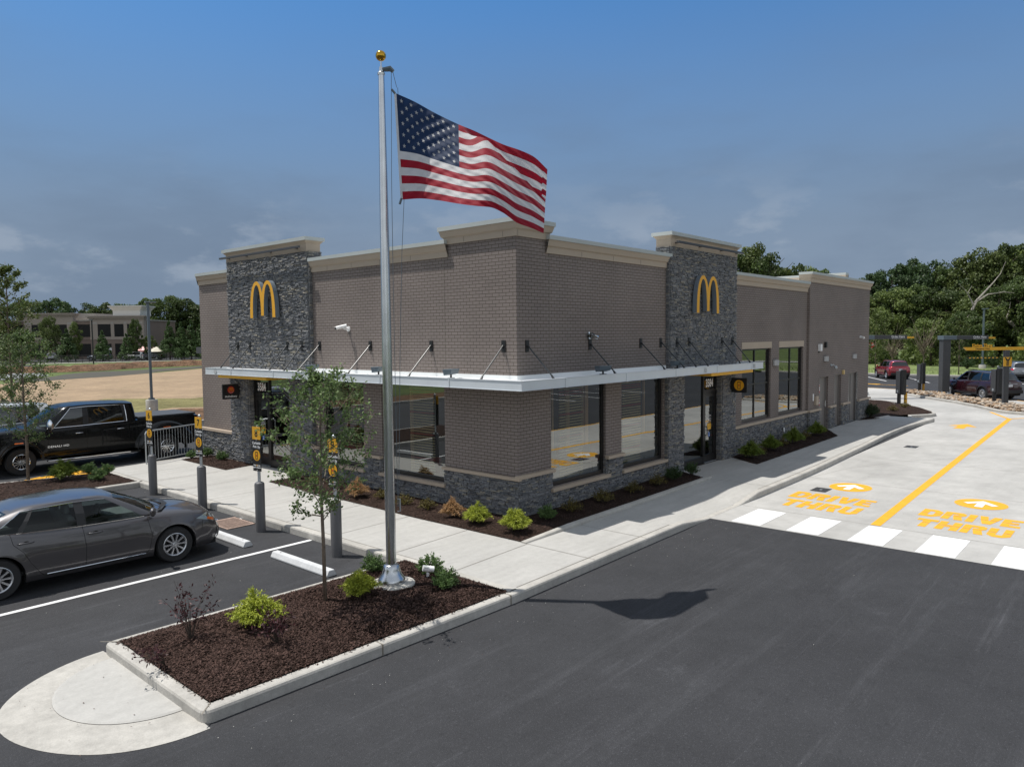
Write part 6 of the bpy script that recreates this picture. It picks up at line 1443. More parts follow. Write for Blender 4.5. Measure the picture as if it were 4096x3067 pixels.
POS = ['against the sky','behind the lane lamp','at the wood edge','above the parking bank','beyond the road']
for i, (az, d, h, k) in enumerate(row):
    x, y = polar(az, d)
    where = ('above the roof beyond the right tower' if az > 17.9 else 'just right of the rear brick corner' if az > 15.6 else 'behind the red car' if az > 13.2 else 'between the two order canopies' if az > 10.8 else 'behind the charcoal column' if az > 8.9 else 'behind the clearance bar' if az > 6.2 else 'at the right edge of the picture')
    tall = 'tall' if h > 14.5 else 'mid-height' if h > 11.5 else 'short'
    key = (k, where, tall); n_ = seen.get(key, 0); seen[key] = n_+1
    oc = ('', 'second ', 'third ', 'fourth ', 'fifth ')[n_]
    ftree(k, x, y, h, rg.uniform(.92,1.12)*(max(h,12.5)/15), f'{oc}{tall} {KL[k]} tree {where}' + (', front row' if i > 22 else ', back row'), 'trees of the wood on the right', rg.uniform(0,6), i=i)
# low undergrowth under the wood (nobody could count it)
mb = MB(); rg = random.Random(5)
for i in range(16000):
    az = rg.uniform(1.0,20); d = rg.uniform(99.5,108)+2; x, y = polar(az, d); h = 2.1+1.1*math.sin(az*3.1)+0.8*math.sin(az*7.7); p = Vector((x, y, -0.1+h*rg.random()**0.7*(0.4+0.6*min(1,(d-101)/4))))
    leafq(mb, p, rvec(rg), rvec(rg), rg.uniform(.25,.5), .13)
tag(mb.build('undergrowth', LF['light']), kind='stuff')
mb = MB()
for i in range(9000):
    x = rg.uniform(66.8,89); y = rg.uniform(-25,30); L_0 = rg.uniform(.05,.14); mb.add([(x,y,0.0),(x+.05,y+.04,0.0),(x+.03,y,0.22+L_0)], [(0,1,2)])
tag(mb.build('grass_tufts', LF['light']), kind='stuff')
# big leaning bleached limbs
t = dtree = thing('dead_tree', 'bleached dead tree leaning out of the wood behind the clearance bar', 'tree', (84.5,6.5,-0.2))
a = MB(); a.tube([(0,0,0),(0.1,-.1,3.5),(0.35,-.35,6.2),(0.9,-.9,8.0),(1.5,-1.4,9.4)], [0.25,0.24,0.22,0.18,0.14], 8); a.build('trunk', MT['deadwood'], t)
a = MB(); a.tube([(1.2,-1.1,8.9),(2.3,-2.1,10.4),(3.1,-2.9,11.6),(3.7,-3.6,12.8),(4.0,-4.1,14.4)], [0.13,0.11,0.08,0.05,0.02], 7); a.tube([(1.2,-1.1,8.9),(2.4,-2.4,10.0),(4.2,-3.9,10.3),(5.6,-5.0,10.2)], [0.14,0.11,0.06,0.02], 6); a.tube([(1.0,-1.0,8.6),(0.8,-.5,9.8),(.2,-.1,10.6),(-.5,.5,11.4)], [0.11,0.08,0.05,0.02], 6); a.tube([(.6,-.3,10.1),(.9,-.8,11.2)],[.07,.02],5)
a.build('limbs', MT['deadwood'], t); t.scale = (.84,)*3
for (x, y, z, lab, s_) in ((96,13.2,2.6,'broken pale branches low in the wood behind the charcoal column', 1.0),(97,3.6,5.2,'pale dead branches among leaves right of the lamp post', 1.1)):
    t = thing('dead_branch', lab, 'dead branches', (x,y,z)); a = MB(); a.tube([(0,0,0),(.6,-.6,-1.1),(1.4,-1.2,-2.2)], [0.18,0.13,0.04], 6); a.tube([(0.3,-.3,-.5),(-.6,.9,.6),(-1.2,1.6,1.5)], [0.16,0.10,0.03], 6); a.tube([(-.2,.4,.2),(.4,.2,1.3),(.3,.1,2.2)], [0.10,0.06,0.02], 5); t.scale = (s_,)*3; a.build('limbs', MT['deadwood'], t)
ftree('oak', 81.5, 5.6, 6.8, .62, 'low leafy tree in front of the foot of the bleached dead tree', 'trees of the wood on the right', 1.0, i=1)
ftree('light', 82.5, 9.2, 6.0, .6, 'low yellow-green tree left of the foot of the bleached dead tree', 'trees of the wood on the right', 2.0, i=0)
# left-hand wood and hill line
row = [(80,205,15.0,'oak'),(77,200,15.0,'oak'),(75.0,205,14.4,'oak'),(73.3,206,14.8,'deep'),(71.8,208,13.8,'deep'),(70.4,205,13.8,'oak'),(69.0,206,13.8,'oak'),(67.7,207,15.2,'oak'),(66.4,205,16.0,'oak'),(65.2,206,15.2,'oak'),(64.0,207,13.8,'oak'),(62.8,204,14.5,'oak'),(61.8,200,15.4,'oak'),
       (61.2,176,14.4,'oak'),(60.4,172,16.2,'oak'),(59.5,170,17.0,'oak'),(58.7,166,17.0,'deep'),(58.2,150,19.0,'deep'),(57.3,148,20.0,'deep'),(56.2,146,19.5,'deep'),(55.0,148,19,'deep'),(60.6,158,9.5,'oak'),(59.4,156,10.5,'oak')]
seen = {}; rg = random.Random(31)
for i, (az, d, h, k) in enumerate(row):
    x, y = polar(az, d); where = 'beyond the roof of the office building' if az > 62.4 else 'right of the office building' if az > 59.2 else 'beside the left brick corner'
    key = (k, where); n_ = seen.get(key, 0); seen[key] = n_+1; oc = ('first ','second ','third ','fourth ','fifth ','sixth ','seventh ','eighth ','ninth ','tenth ','eleventh ')[n_]
    ftree(k, x, y, h*(1.0), rg.uniform(1.0,1.3)*(h/13), f'{oc if n_ else "first "}{KL[k]} tree {where}, counted from the left', 'trees of the wood on the left', rg.uniform(0,6), i=i)
# office-front trees: (az, d, h, kind, width, label)
OT = [(38.0,158.4,9.6,'light',.42,'broadleaf','light green street tree before the office centre, left one'),(41.2,154.0,8.0,'light',.42,'broadleaf','light green street tree before the office centre, right one'),(49.9,146.5,8.8,'oak',.40,'broadleaf','green street tree at the right end of the office'),
      (34.0,157.5,6.4,'cone',1.15,'conifer','conical evergreen left of the office light trees'),(38.7,150.8,6.4,'cone',1.15,'conifer','conical evergreen between the two office light trees'),(43.8,147.0,6.0,'cone',1.0,'conifer','conical evergreen right of the thin black lamp post'),(47.6,145.2,5.4,'cone',.85,'conifer','small conical evergreen before the right end of the office'),(29.5,157,4.6,'cone',.95,'conifer','low conical evergreen at the left end of the office'),
      (54.6,141.5,7.8,'cone',1.2,'conifer','conical evergreen right of the parasol, first of the row'),(56.3,140.0,7.6,'cone',1.1,'conifer','conical evergreen right of the parasol, second of the row'),(57.9,139.0,8.0,'cone',1.1,'conifer','conical evergreen right of the parasol, third of the row'),(59.6,138.0,8.4,'cone',1.1,'conifer','conical evergreen right of the parasol, beside the brick corner'),(52.6,146.5,5.4,'light',.30,'broadleaf','small light green tree between office and parasol')]
for x, y, h, k, w_, nm, lab in OT: ftree(k, x, y, h, w_, lab, 'trees in front of the office building', x*3, i=int(x), name='conical_evergreen' if nm == 'conifer' else 'broadleaf_tree')
# trees and lawn behind the camera, seen only mirrored in the windows
for i, (x, y) in enumerate(((2,-52),(12,-48),(22,-54),(33,-47),(44,-52),(56,-48),(-10,-50),(-22,-46),(-48,-30),(-50,-12),(-52,6),(-46,20))): ftree(('oak','deep','light')[i%3], x, y, 9+3*math.sin(i*2.3), .8, 'tree mirrored in the shop windows, behind the viewpoint', 'mirrored trees behind the viewpoint', i, i=i)
sheet('rear_lawn', [(-60,-60),(70,-60),(70,-36),(-60,-33)], -0.13, 'grass2')
# ================================================================== VEHICLES
def paint(name, col, metal=0.35, rough=0.28): return M(name, col, rough, metal=metal, spec=0.5, coat=1.0)
def wheel(parent, x, y, r, w, side, rim='alloy', spokes=10, rr=0.63, dual=False, name='wheel'):
    """side +1 = left (+y) outer face"""
    W_ = thing_child(name, parent)
    W_.location = (x, y, r)
    a = MB(); h = w/2; a.lathe([(r*rr,-h*.95),(r*.93,-h),(r*.985,-h*.75),(r,-h*.3),(r,h*.3),(r*.985,h*.75),(r*.93,h),(r*rr,h*.95)], (0,0,0), 36, 0, 'y', closed=True); a.build('tyre', MT['tyre'], W_, smooth=True, auto=40)
    o_ = side*h
    a = MB(); R_ = r*rr
    a.lathe([(R_*1.02,o_*.98),(R_*0.97,o_*1.02),(R_*0.90,o_*.92),(R_*0.88,o_*.3),(R_*.99,o_*.3)], (0,0,0), 36, 0, 'y', closed=True)
    face = o_*(0.80 if not dual else 0.35)
    for k in range(spokes):
        q = 2*math.pi*k/spokes; c, s_ = math.cos(q), math.sin(q); tw = 0.5*math.pi/spokes
        w0, w1 = R_*0.10*(10/spokes)**.5, R_*0.125*(10/spokes)**.5; r0_, r1 = R_*0.16, R_*0.93; n_ = (-s_, c)
        P = []
        for (rr_, ww) in ((r0_, w0), (r1*.6, w0*.8), (r1, w1)):
            P.append([(c*rr_+n_[0]*ww, face-side*0.025, s_*rr_+n_[1]*ww), (c*rr_+n_[0]*ww*.7, face+side*0.004, s_*rr_+n_[1]*ww*.7), (c*rr_-n_[0]*ww*.7, face+side*0.004, s_*rr_-n_[1]*ww*.7), (c*rr_-n_[0]*ww, face-side*0.025, s_*rr_-n_[1]*ww)])
        a.grid(P)
    a.lathe([(R_*0.20,face-side*.03),(R_*0.20,face),(R_*.15,face+side*.012),(0.001,face+side*.014)], (0,0,0), 16, 0, 'y')
    a.build('rim', MT[rim], W_, auto=40)
    a = MB(); a.lathe([(R_*.97,face-side*.045),(0.001,face-side*.045)], (0,0,0), 24, 0, 'y')
    for k in range(5): q = 2*math.pi*(k+.5)/5; a.sphere((R_*.27*math.cos(q), face+side*.006, R_*.27*math.sin(q)), R_*.035, 6)
    a.build('brake_disc', MT['trim'], W_)
    return W_
def thing_child(name, parent):
    o = bpy.data.objects.new(name, None); COL.objects.link(o); o.parent = parent; o.empty_display_size = 0.1; return o
def car(name, label, cat, loc, rz, sp, group=None):
    """sp: dict of profile point lists; x forward, origin on the ground mid-wheelbase"""
    t = thing(name, label, cat, loc, rz, group); pm = sp['paint']; wb = sp['wb']; wr = sp['wr']; ar = wr+sp.get('agap', .055)
    xf, xb = wb/2, -wb/2; x0, x1 = sp['w'][0][0], sp['w'][-1][0]
    zbf = lambda x: interp(x, sp['zb']); ztf = lambda x: interp(x, sp['zt']); zcf = lambda x: interp(x, sp['zc']); wf = lambda x: interp(x, sp['w'])
    gp = sp.get('g', [(0,.93),(.12,.975),(.35,.995),(.55,1.0),(.72,.985),(.86,.955),(.95,.925),(1,.89)])
    bul = sp.get('bulge', 0.0)
    def side_y(x, z):
        zb, zt = zbf(x), ztf(x); t_ = (z-zb)/(zt-zb); y = wf(x)*interp(t_, gp)
        for xc in (xf, xb):      # flared arches
            d = math.hypot(x-xc, (z-wr)); y += sp.get('flare', .022)*math.exp(-((d-ar)/0.10)**2)*(1 if z > wr*.6 else .6)
        return y
    xs = set(np.round(np.linspace(x0, x1, 58), 4))
    for xc in (xf, xb):
        xs = {x for x in xs if abs(x-xc) > ar+.03}
        xs |= {round(xc+ar*math.cos(math.pi*k/22), 4) for k in range(23)} | {round(xc-ar-.004,4), round(xc+ar+.004,4)}
    xs |= {round(x1-d,4) for d in (.02,.06,.12)} | {round(x0+d,4) for d in (.02,.06,.12)}
    xs = sorted(xs); NR = 15; NT = 7
    tv = [k/(NR-1) for k in range(NR)]
    def xoff(x, tt):
        fe = max(0, (x-(x1-.35))/.35); re = max(0, ((x0+.35)-x)/.35)
        return -sp.get('rakef', .16)*fe*max(0, tt-.45)**1.3*2+sp.get('raker', .10)*re*max(0, tt-.5)*1.6-(0.05*fe*max(0,.25-tt)*3)
    def ring(x):
        zb = zbf(x)
        for xc in (xf, xb):
            if abs(x-xc) <= ar+1e-4: zb = max(zb, wr+math.sqrt(max(0, ar*ar-(x-xc)**2)))
        zt = ztf(x); R0 = []
        for k in tv:
            z = lerp(zb, zt, k); tt = (z-zbf(x))/(zt-zbf(x)); R0.append((x+xoff(x, tt), side_y(x, z), z))
        ys = R0[-1][1]; zc = zcf(x)
        for k in range(1, NT+1):
            q = k/NT; y = ys*(1-q); zz_ = zt+(zc-zt)*(1-(1-q)**2.4)
            if bul and q > 0.3: zz_ += bul*math.sin(min(1,(q-.3)/.35)*math.pi/2)*max(0,1-abs((x-xf*.9)/(.9)))*(1)
            R0.append((x+xoff(x, 1.0), y, zz_))
        return R0
    RG = [ring(x) for x in xs]
    gh = sp.get('gh'); hx0, hx1 = (gh['xr']-.02, gh['xf']+.02) if gh else (9,9)
    body = MB(); nr = NR+NT
    for sgn in (1, -1):
        P = [[(p[0], p[1]*sgn, p[2]) for p in r_] for r_ in RG]
        body.grid(P if sgn < 0 else P, skip=lambda i, j: j >= NR+1 and gh is not None and hx0 < xs[i] and xs[i+1] < hx1 and not sp.get('solid'))
        # inner return lip
        body.grid([[r_[0] for r_ in P], [(r_[0][0], r_[0][1]-sgn*.06, r_[0][2]) for r_ in P]])
    for r_ in (RG[0], RG[-1]):
        for k in range(nr-1): body.quad(r_[k], r_[k+1], (r_[k+1][0],-r_[k+1][1],r_[k+1][2]), (r_[k][0],-r_[k][1],r_[k][2]))
    bo = body.build('body', pm, t, smooth=True, fix=True, auto=sp.get('auto', 48))
    # underside and wheel wells
    u = MB(); wmin = wf(0)-.10
    segs = [(x0+.15, xb-ar), (xb+ar, xf-ar), (xf+ar, x1-.15)]
    for a_, b_ in segs: u.box(a_, b_, -wmin*.93, wmin*.93, zbf(0)-.01, min(ztf((a_+b_)/2), ztf(0))-.30)
    for xc in (xb, xf):
        u.grid([[(xc+(ar-.002)*math.cos(math.pi*k/12), y, max(zbf(xc), wr+(ar-.002)*math.sin(math.pi*k/12))) for k in range(13)] for y in (-wf(xc)+.05, wf(xc)-.05)]); u.box(xc-ar,xc+ar,-.45,.45,.15,ztf(xc)-.35)
    u.build('underbody', MT['void'], t)
    # greenhouse
    if gh:
        n_ = gh['ring']  # list of (xbase, ybase factor, xtop, ytop factor, glass interval start?)
        LV = 5; zr = lambda x: interp(x, gh['zr'])
        def pt(i, s):
            xb_, yb_, xt_, yt_ = n_[i]; zb_ = (zcf(xb_) if yb_ < gh['yb']*.95 else ztf(xb_)) if not sp.get('flatbelt') else ztf(xb_)
            if yb_ < gh['yb']*.95 and not sp.get('flatbelt'): q = 1-(yb_/gh['yb']); zb_ = ztf(xb_)+(zcf(xb_)-ztf(xb_))*(1-(1-q)**2.4)
            zt_ = zr(xt_)-0.055*(yt_/gh['yt'])**2
            bow = 0.035*math.sin(s*math.pi)
            nx, ny = (1 if i < gh['nA'] else -1 if i >= len(n_)-gh['nC'] else 0), (1 if yb_ > gh['yb']*.6 else 0)
            return Vector((lerp(xb_, xt_, s)+nx*bow*.8, lerp(yb_, yt_, s)+ny*bow, lerp(zb_-.01, zt_, s)))
        lv = [0, .06, .5, .90, 1.0]
        skin = MB(); glass = []
        for sgn in (1, -1):
            for (a_, b_) in [(i, i+1) for i in range(len(n_)-1)]:
                for l0, l1 in zip(lv, lv[1:]):
                    if (a_, b_) in gh['glass'] and l0 >= .05 and l1 <= .91: continue
                    q = [pt(a_,l0), pt(b_,l0), pt(b_,l1), pt(a_,l1)]; skin.add([(p.x, p.y*sgn, p.z) for p in q], [(0,1,2,3)])
            for i in range(len(n_)-1):
                for k in range(6):
                    q = []
                    for (ii, kk) in ((i,k),(i+1,k),(i+1,k+1),(i,k+1)):
                        p = pt(ii, 1.0); f_0 = kk/6; y = p.y*(1-f_0); z = zr(p.x)-0.055*(y/gh['yt'])**2; q.append((p.x, y*sgn, z))
                    skin.add(q, [(0,1,2,3)])
        for (a_, b_) in gh.get('black', []):
            for sgn in (1,-1):
                bp_ = MB(); q = [pt(a_,.05), pt(b_,.05), pt(b_,.5), pt(a_,.5), pt(b_,.91), pt(a_,.91)]; bp_.add([(p.x, (p.y+.003)*sgn, p.z) for p in q], [(0,1,2,3),(3,2,4,5)]); bp_.build('pillar_trim', MT['trim'], t)
        skin.build('cabin_shell', sp.get('roofpaint', pm), t, smooth=True, fix=True, auto=40)
        gm = MT[sp.get('glass', 'carglass')]
        for nm, sets, both in gh['panes']:
            for sgn in ((1, -1) if both else (0,)):
                g = MB()
                for (a_, b_) in sets:
                    for l0, l1 in ((.06,.5),(.5,.90)):
                        for s2 in ((sgn,) if both else (1,-1)):
                            q = [pt(a_,l0), pt(b_,l0), pt(b_,l1), pt(a_,l1)]; g.add([(p.x*.999, p.y*s2*(.992 if both else 1), p.z) for p in q], [(0,1,2,3)])
                g.build(nm, gm if nm != 'windscreen' else MT['carglass'], t, smooth=True, fix=True)
        # bright trim along the side glass
        if sp.get('trim'):
            for sgn in (1,-1):
                tr = MB(); i0, i1 = gh['side']
                lo_ = [pt(i,.05) for i in range(i0, i1+1)]; hi = [pt(i,.905) for i in range(i0, i1+1)]
                lp = lo_+[pt(i1,s) for s in (.35,.65)]+hi[::-1]+([pt(i0,s) for s in (.65,.35)] if sp.get('trimA') else [])
                if sp.get('trimA'): lp.append(lp[0])
                tr.tube([(p.x, (p.y+.004)*sgn, p.z) for p in lp], sp['trim'], 5); tr.build('window_trim', MT['chrome'], t)
    # wheels
    for x, nm in ((xf, 'wheel'), (xb, 'wheel')):
        for sgn in (1, -1):
            yo = sp.get('track', wf(x)*.985)+(sp.get('dualout', 0) if x == xb else 0)
            wheel(t, x, sgn*(yo-sp.get('tw', .215)/2), wr, sp.get('tw', .215), sgn, spokes=sp.get('spokes', 10), rr=sp.get('rr', .63), rim=sp.get('rim', 'alloy'), dual=(sp.get('dualout', 0) > 0 and x == xb))
            if sp.get('dualout', 0) and x == xb: a = MB(); a.lathe([(wr*.6,-.1),(wr*.95,-.1),(wr,-.05),(wr,.05),(wr*.95,.1),(wr*.6,.1)], (xb, sgn*(yo-.215-.20), wr), 28, 0, 'y', closed=True); a.build('inner_tyre', MT['tyre'], t, smooth=True)
    # seams following the side
    def sidepath(pts, off=.0015): return [(p[0], side_y(p[0], p[1])+off, p[1]) for p in pts]
    sm = MB()
    for pl in sp.get('seams', []):
        q = []
        for a_, b_ in zip(pl, pl[1:]):
            for k in range(8): q.append((lerp(a_[0],b_[0],k/8), lerp(a_[1],b_[1],k/8)))
        q.append(pl[-1])
        for sgn in (1,-1): sm.tube([(p[0], p[1]*sgn, p[2]) for p in sidepath(q, -.001)], .0045, 4)
    if sp.get('seams'): sm.build('door_seams', MT['void'], t)
    for (x, z, L_0) in sp.get('handles', []):
        for sgn in (1,-1):
            a = MB(); y = side_y(x, z); a.tube([(x-L_0/2, (y+.0)*sgn, z),(x-L_0*.35,(y+.028)*sgn,z+.002),(x+L_0*.35,(y+.028)*sgn,z+.002),(x+L_0/2,(y+.0)*sgn,z)], [.010,.014,.014,.010], 6); a.build('door_handle', sp.get('handlemat', pm), t, smooth=True)
            a = MB(); a.sphere((x+.01,(y-.002)*sgn,z+.006), .04, 10, sc=(1.1,.15,.6)); a.build('handle_recess', MT['void'], t, smooth=True)
    if sp.get('sillstrip'):
        xa, xb_2, z = sp['sillstrip']; a = MB()
        for sgn in (1,-1): a.tube([(lerp(xa,xb_2,k/12), (side_y(lerp(xa,xb_2,k/12), z)+.004)*sgn, z) for k in range(13)], sp.get('sillr', .010), 5)
        a.build('sill_strip', MT['chrome'], t)
    def patch(nm, mat, poly4, nx=7, nz=3, off=.006, lens=None):
        """poly4: ((x,z) rear-bottom, front-bottom, front-top, rear-top) patch laid on the side surface; wraps with body"""
        for sgn in (1,-1):
            P = []
            for i in range(nx+1):
                a_ = [lerp(poly4[0][k], poly4[1][k], i/nx) for k in (0,1)]; b_ = [lerp(poly4[3][k], poly4[2][k], i/nx) for k in (0,1)]; row_ = []
                for j in range(nz+1):
                    x = lerp(a_[0], b_[0], j/nz); z = lerp(a_[1], b_[1], j/nz); tt = (z-zbf(x))/(ztf(x)-zbf(x)); s_x = 1 if x > 0 else -1
                    row_.append((x+xoff(x, tt)+off*s_x*.8, (side_y(x, z)+off)*sgn, z))
                P.append(row_)
            g = MB(); g.grid(P); o_2 = g.build(nm, mat, t, smooth=True)
            if lens:
                g = MB(); g.grid([[(p[0]+.006*s_x,p[1]+.006*sgn,p[2]) for p in r_] for r_ in P]); g.build('lens', lens, o_2, smooth=True)
    for pa in sp.get('patches', []): patch(*pa)
    for (nm, mat, x_, y0_, y1_, z0_, z1_) in sp.get('boxes', []):
        a = MB(); a.box(min(x_), max(x_), y0_, y1_, z0_, z1_); a.build(nm, mat, t, bevel=.012)
    if sp.get('mirror'):
        x, z, sy, sz, mm = sp['mirror']
        for sgn in (1,-1):
            y = side_y(x-.1, min(z, ztf(x-.1)-.02)); w_ = thing_child('door_mirror', t)
            a = MB(); P = []
            for k in range(7):
                q = k/6; s_ = math.sin(math.pi*(.12+.80*q))**.5; P.append([(x-.02-.06*s_*math.cos(b)+0.05*(1-q), (y+.06+sy*q)*sgn, z+sz*.5*s_*math.sin(b)) for b in [2*math.pi*i/12 for i in range(12)]])
            a.grid(P, closed=True); a.add(P[0], [tuple(range(12))]); a.add(P[-1], [tuple(range(12))]); a.build('housing', mm, w_, smooth=True, auto=50)
            a = MB(); a.tube([(x,(y-.02)*sgn,z-.06),(x-.01,(y+.08)*sgn,z-.04)], [.03,.022], 6); a.build('stalk', MT['trim'], w_)
    return t, side_y, xoff
def interior(t, belt, w, seats, dash, roof, steer=None, mat='interior'):
    a = MB(); a.box(seats[-1]-.55, dash-.02, -w+.06, w-.06, .30, .36); a.build('cabin_floor', MT['trim'], t)
    a = MB(); a.box(dash-.25, dash+.35, -w+.05, w-.05, belt-.28, belt-.03); a.build('dashboard', MT[mat], t, bevel=.05)
    for x in seats:
        for y in (-.37,.37):
            a = MB(); a.box(x-.05,x+.48,y-.24,y+.24,.42,.62); a.add([(x-.10,y-.24,.55),(x+.04,y-.24,.55),(x+.04,y+.24,.55),(x-.10,y+.24,.55),(x-.30,y-.21,belt+.16),(x-.20,y-.21,belt+.18),(x-.20,y+.21,belt+.18),(x-.30,y+.21,belt+.16)],[(0,3,2,1),(4,5,6,7),(0,1,5,4),(1,2,6,5),(2,3,7,6),(3,0,4,7)]); a.box(x-.31,x-.22,y-.13,y+.13,belt+.19,belt+.36); a.build('seat', MT[mat], t, bevel=.04)
    if steer: a = MB(); pts = [(steer[0]+.06*math.sin(q), steer[1]+.18*math.cos(q), steer[2]+.17*math.sin(q)) for q in [2*math.pi*k/20 for k in range(21)]]; a.tube(pts, .014, 5); a.tube([(steer[0],steer[1]-.17,steer[2]),(steer[0],steer[1]+.17,steer[2])], .015, 5); a.build('steering_wheel', MT['trim'], t)
# ---------------- near grey sedan
CM = M('sedan_paint', (0.070, 0.066, 0.070), 0.30, metal=0.45, spec=0.5, coat=1.0, var=[(600,0.12)])
sed = dict(paint=CM, wb=2.775, wr=.335, tw=.21, agap=.05,
  w=[(-2.49,.60),(-2.44,.74),(-2.3,.83),(-1.9,.885),(-1.2,.91),(0,.915),(1.2,.91),(1.7,.895),(2.05,.84),(2.25,.74),(2.36,.58)],
  zb=[(-2.49,.36),(-2.2,.27),(-1.8,.22),(0,.20),(1.8,.20),(2.36,.22)],
  zt=[(-2.49,.97),(-2.3,1.03),(-1.9,1.055),(-1.3,1.025),(-.6,.975),(.2,.945),(.95,.935),(1.5,.905),(2.0,.845),(2.25,.785),(2.36,.71)],
  zc=[(-2.49,1.02),(-2.3,1.10),(-1.9,1.14),(-1.3,1.16),(.2,1.1),(1.12,1.05),(1.5,1.01),(1.9,.95),(2.2,.86),(2.36,.76)],
  gh=dict(xf=1.10, xr=-1.75, yb=.80, yt=.60, nA=3, nC=3, zr=[(-1.25,1.33),(-.9,1.425),(-.3,1.47),(.15,1.455),(.42,1.41)],
     ring=[(1.30,0,.44,0),(1.25,.42,.42,.32),(1.10,.74,.36,.555),(1.04,.80,.30,.60),(.92,.805,.22,.61),(-.06,.815,-.08,.62),(-.20,.815,-.22,.62),(-1.02,.81,-.78,.605),(-1.10,.805,-.83,.60),(-1.46,.795,-.93,.585),(-1.66,.76,-1.02,.57),(-1.78,.66,-1.08,.53),(-1.90,.34,-1.12,.28),(-1.94,0,-1.14,0)],
     glass=[(0,1),(1,2),(4,5),(6,7),(8,9),(11,12),(12,13)], side=(4,9), black=[(5,6),(7,8)],
     panes=[('windscreen',[(0,1),(1,2)],False),('front_side_window',[(4,5)],True),('rear_side_window',[(6,7)],True),('quarter_window',[(8,9)],True),('rear_window',[(11,12),(12,13)],False)]),
  trim=.007, seams=[[(.93,.90),(.98,.60),(.93,.36),(.86,.27)],[(-.13,.96),(-.10,.6),(-.12,.27)],[(-1.18,1.02),(-1.15,.86),(-1.02,.72),(-.92,.52),(-.80,.34),(-.74,.27)],[(.86,.265),(-.74,.265)],[(1.98,.80),(1.92,.66),(1.90,.52)]],
  handles=[(.05,.83,.24),(-.98,.86,.24)], sillstrip=(-.70,.86,.285), mirror=(.98,1.03,.15,.17,CM), handlemat=CM,
  patches=[('headlight', MT['cap'], ((1.80,.745),(2.33,.59),(2.335,.735),(2.02,.815)), 8, 3, .005, MT['lens']), ('turn_signal', MT['amber'], ((2.00,.70),(2.20,.64),(2.22,.69),(2.04,.735)), 4, 2, .013), ('tail_light', MT['redlens'], ((-2.46,.80),(-2.15,.86),(-2.12,.99),(-2.47,.94)), 6, 3, .006), ('fog_surround', MT['trim'], ((2.22,.30),(2.345,.28),(2.345,.46),(2.26,.50)), 4, 3, .005),('fog_trim', MT['chrome'], ((2.20,.30),(2.22,.29),(2.285,.50),(2.27,.50)), 4, 3, .007)],
  boxes=[('grille', MT['trim'], (2.335,2.372), -.50, .50, .28, .46), ('grille_bar', MT['chrome'], (2.33,2.368), -.56, .56, .555, .575), ('plate', MT['plate'], (-2.515,-2.49), -.15, .15, .62, .77)])
t, sy, xo = car('sedan', 'dark grey four-door sedan parked beside the front island', 'car', (-7.44,4.15,AZ), rad(-2.5), sed)
interior(t, .95, .80, (.0,-.95), .75, 1.4, (.42,.37,.90), 'interior')
a = MB()
for (x_, y_) in ((1.17,.55),(1.23,-.1)): a.tube([(x_,y_,1.035),(x_-.02,y_-.3,1.055),(x_+.0,y_-.55,1.04)], .008, 5)
a.build('wiper', MT['trim'], t)
a = MB(); a.add([(1.02,-.70,.985),(1.22,-.40,1.045),(1.26,0,1.06),(1.22,.40,1.045),(1.02,.70,1.0),(1.10,.70,.985),(1.32,.40,1.03),(1.36,0,1.045),(1.32,-.40,1.03),(1.10,-.70,.985)], [(0,1,8,9),(1,2,7,8),(2,3,6,7),(3,4,5,6)]); a.v = [(p[0]+.13,p[1],p[2]+.008) for p in a.v]; a.build('cowl', MT['trim'], t)
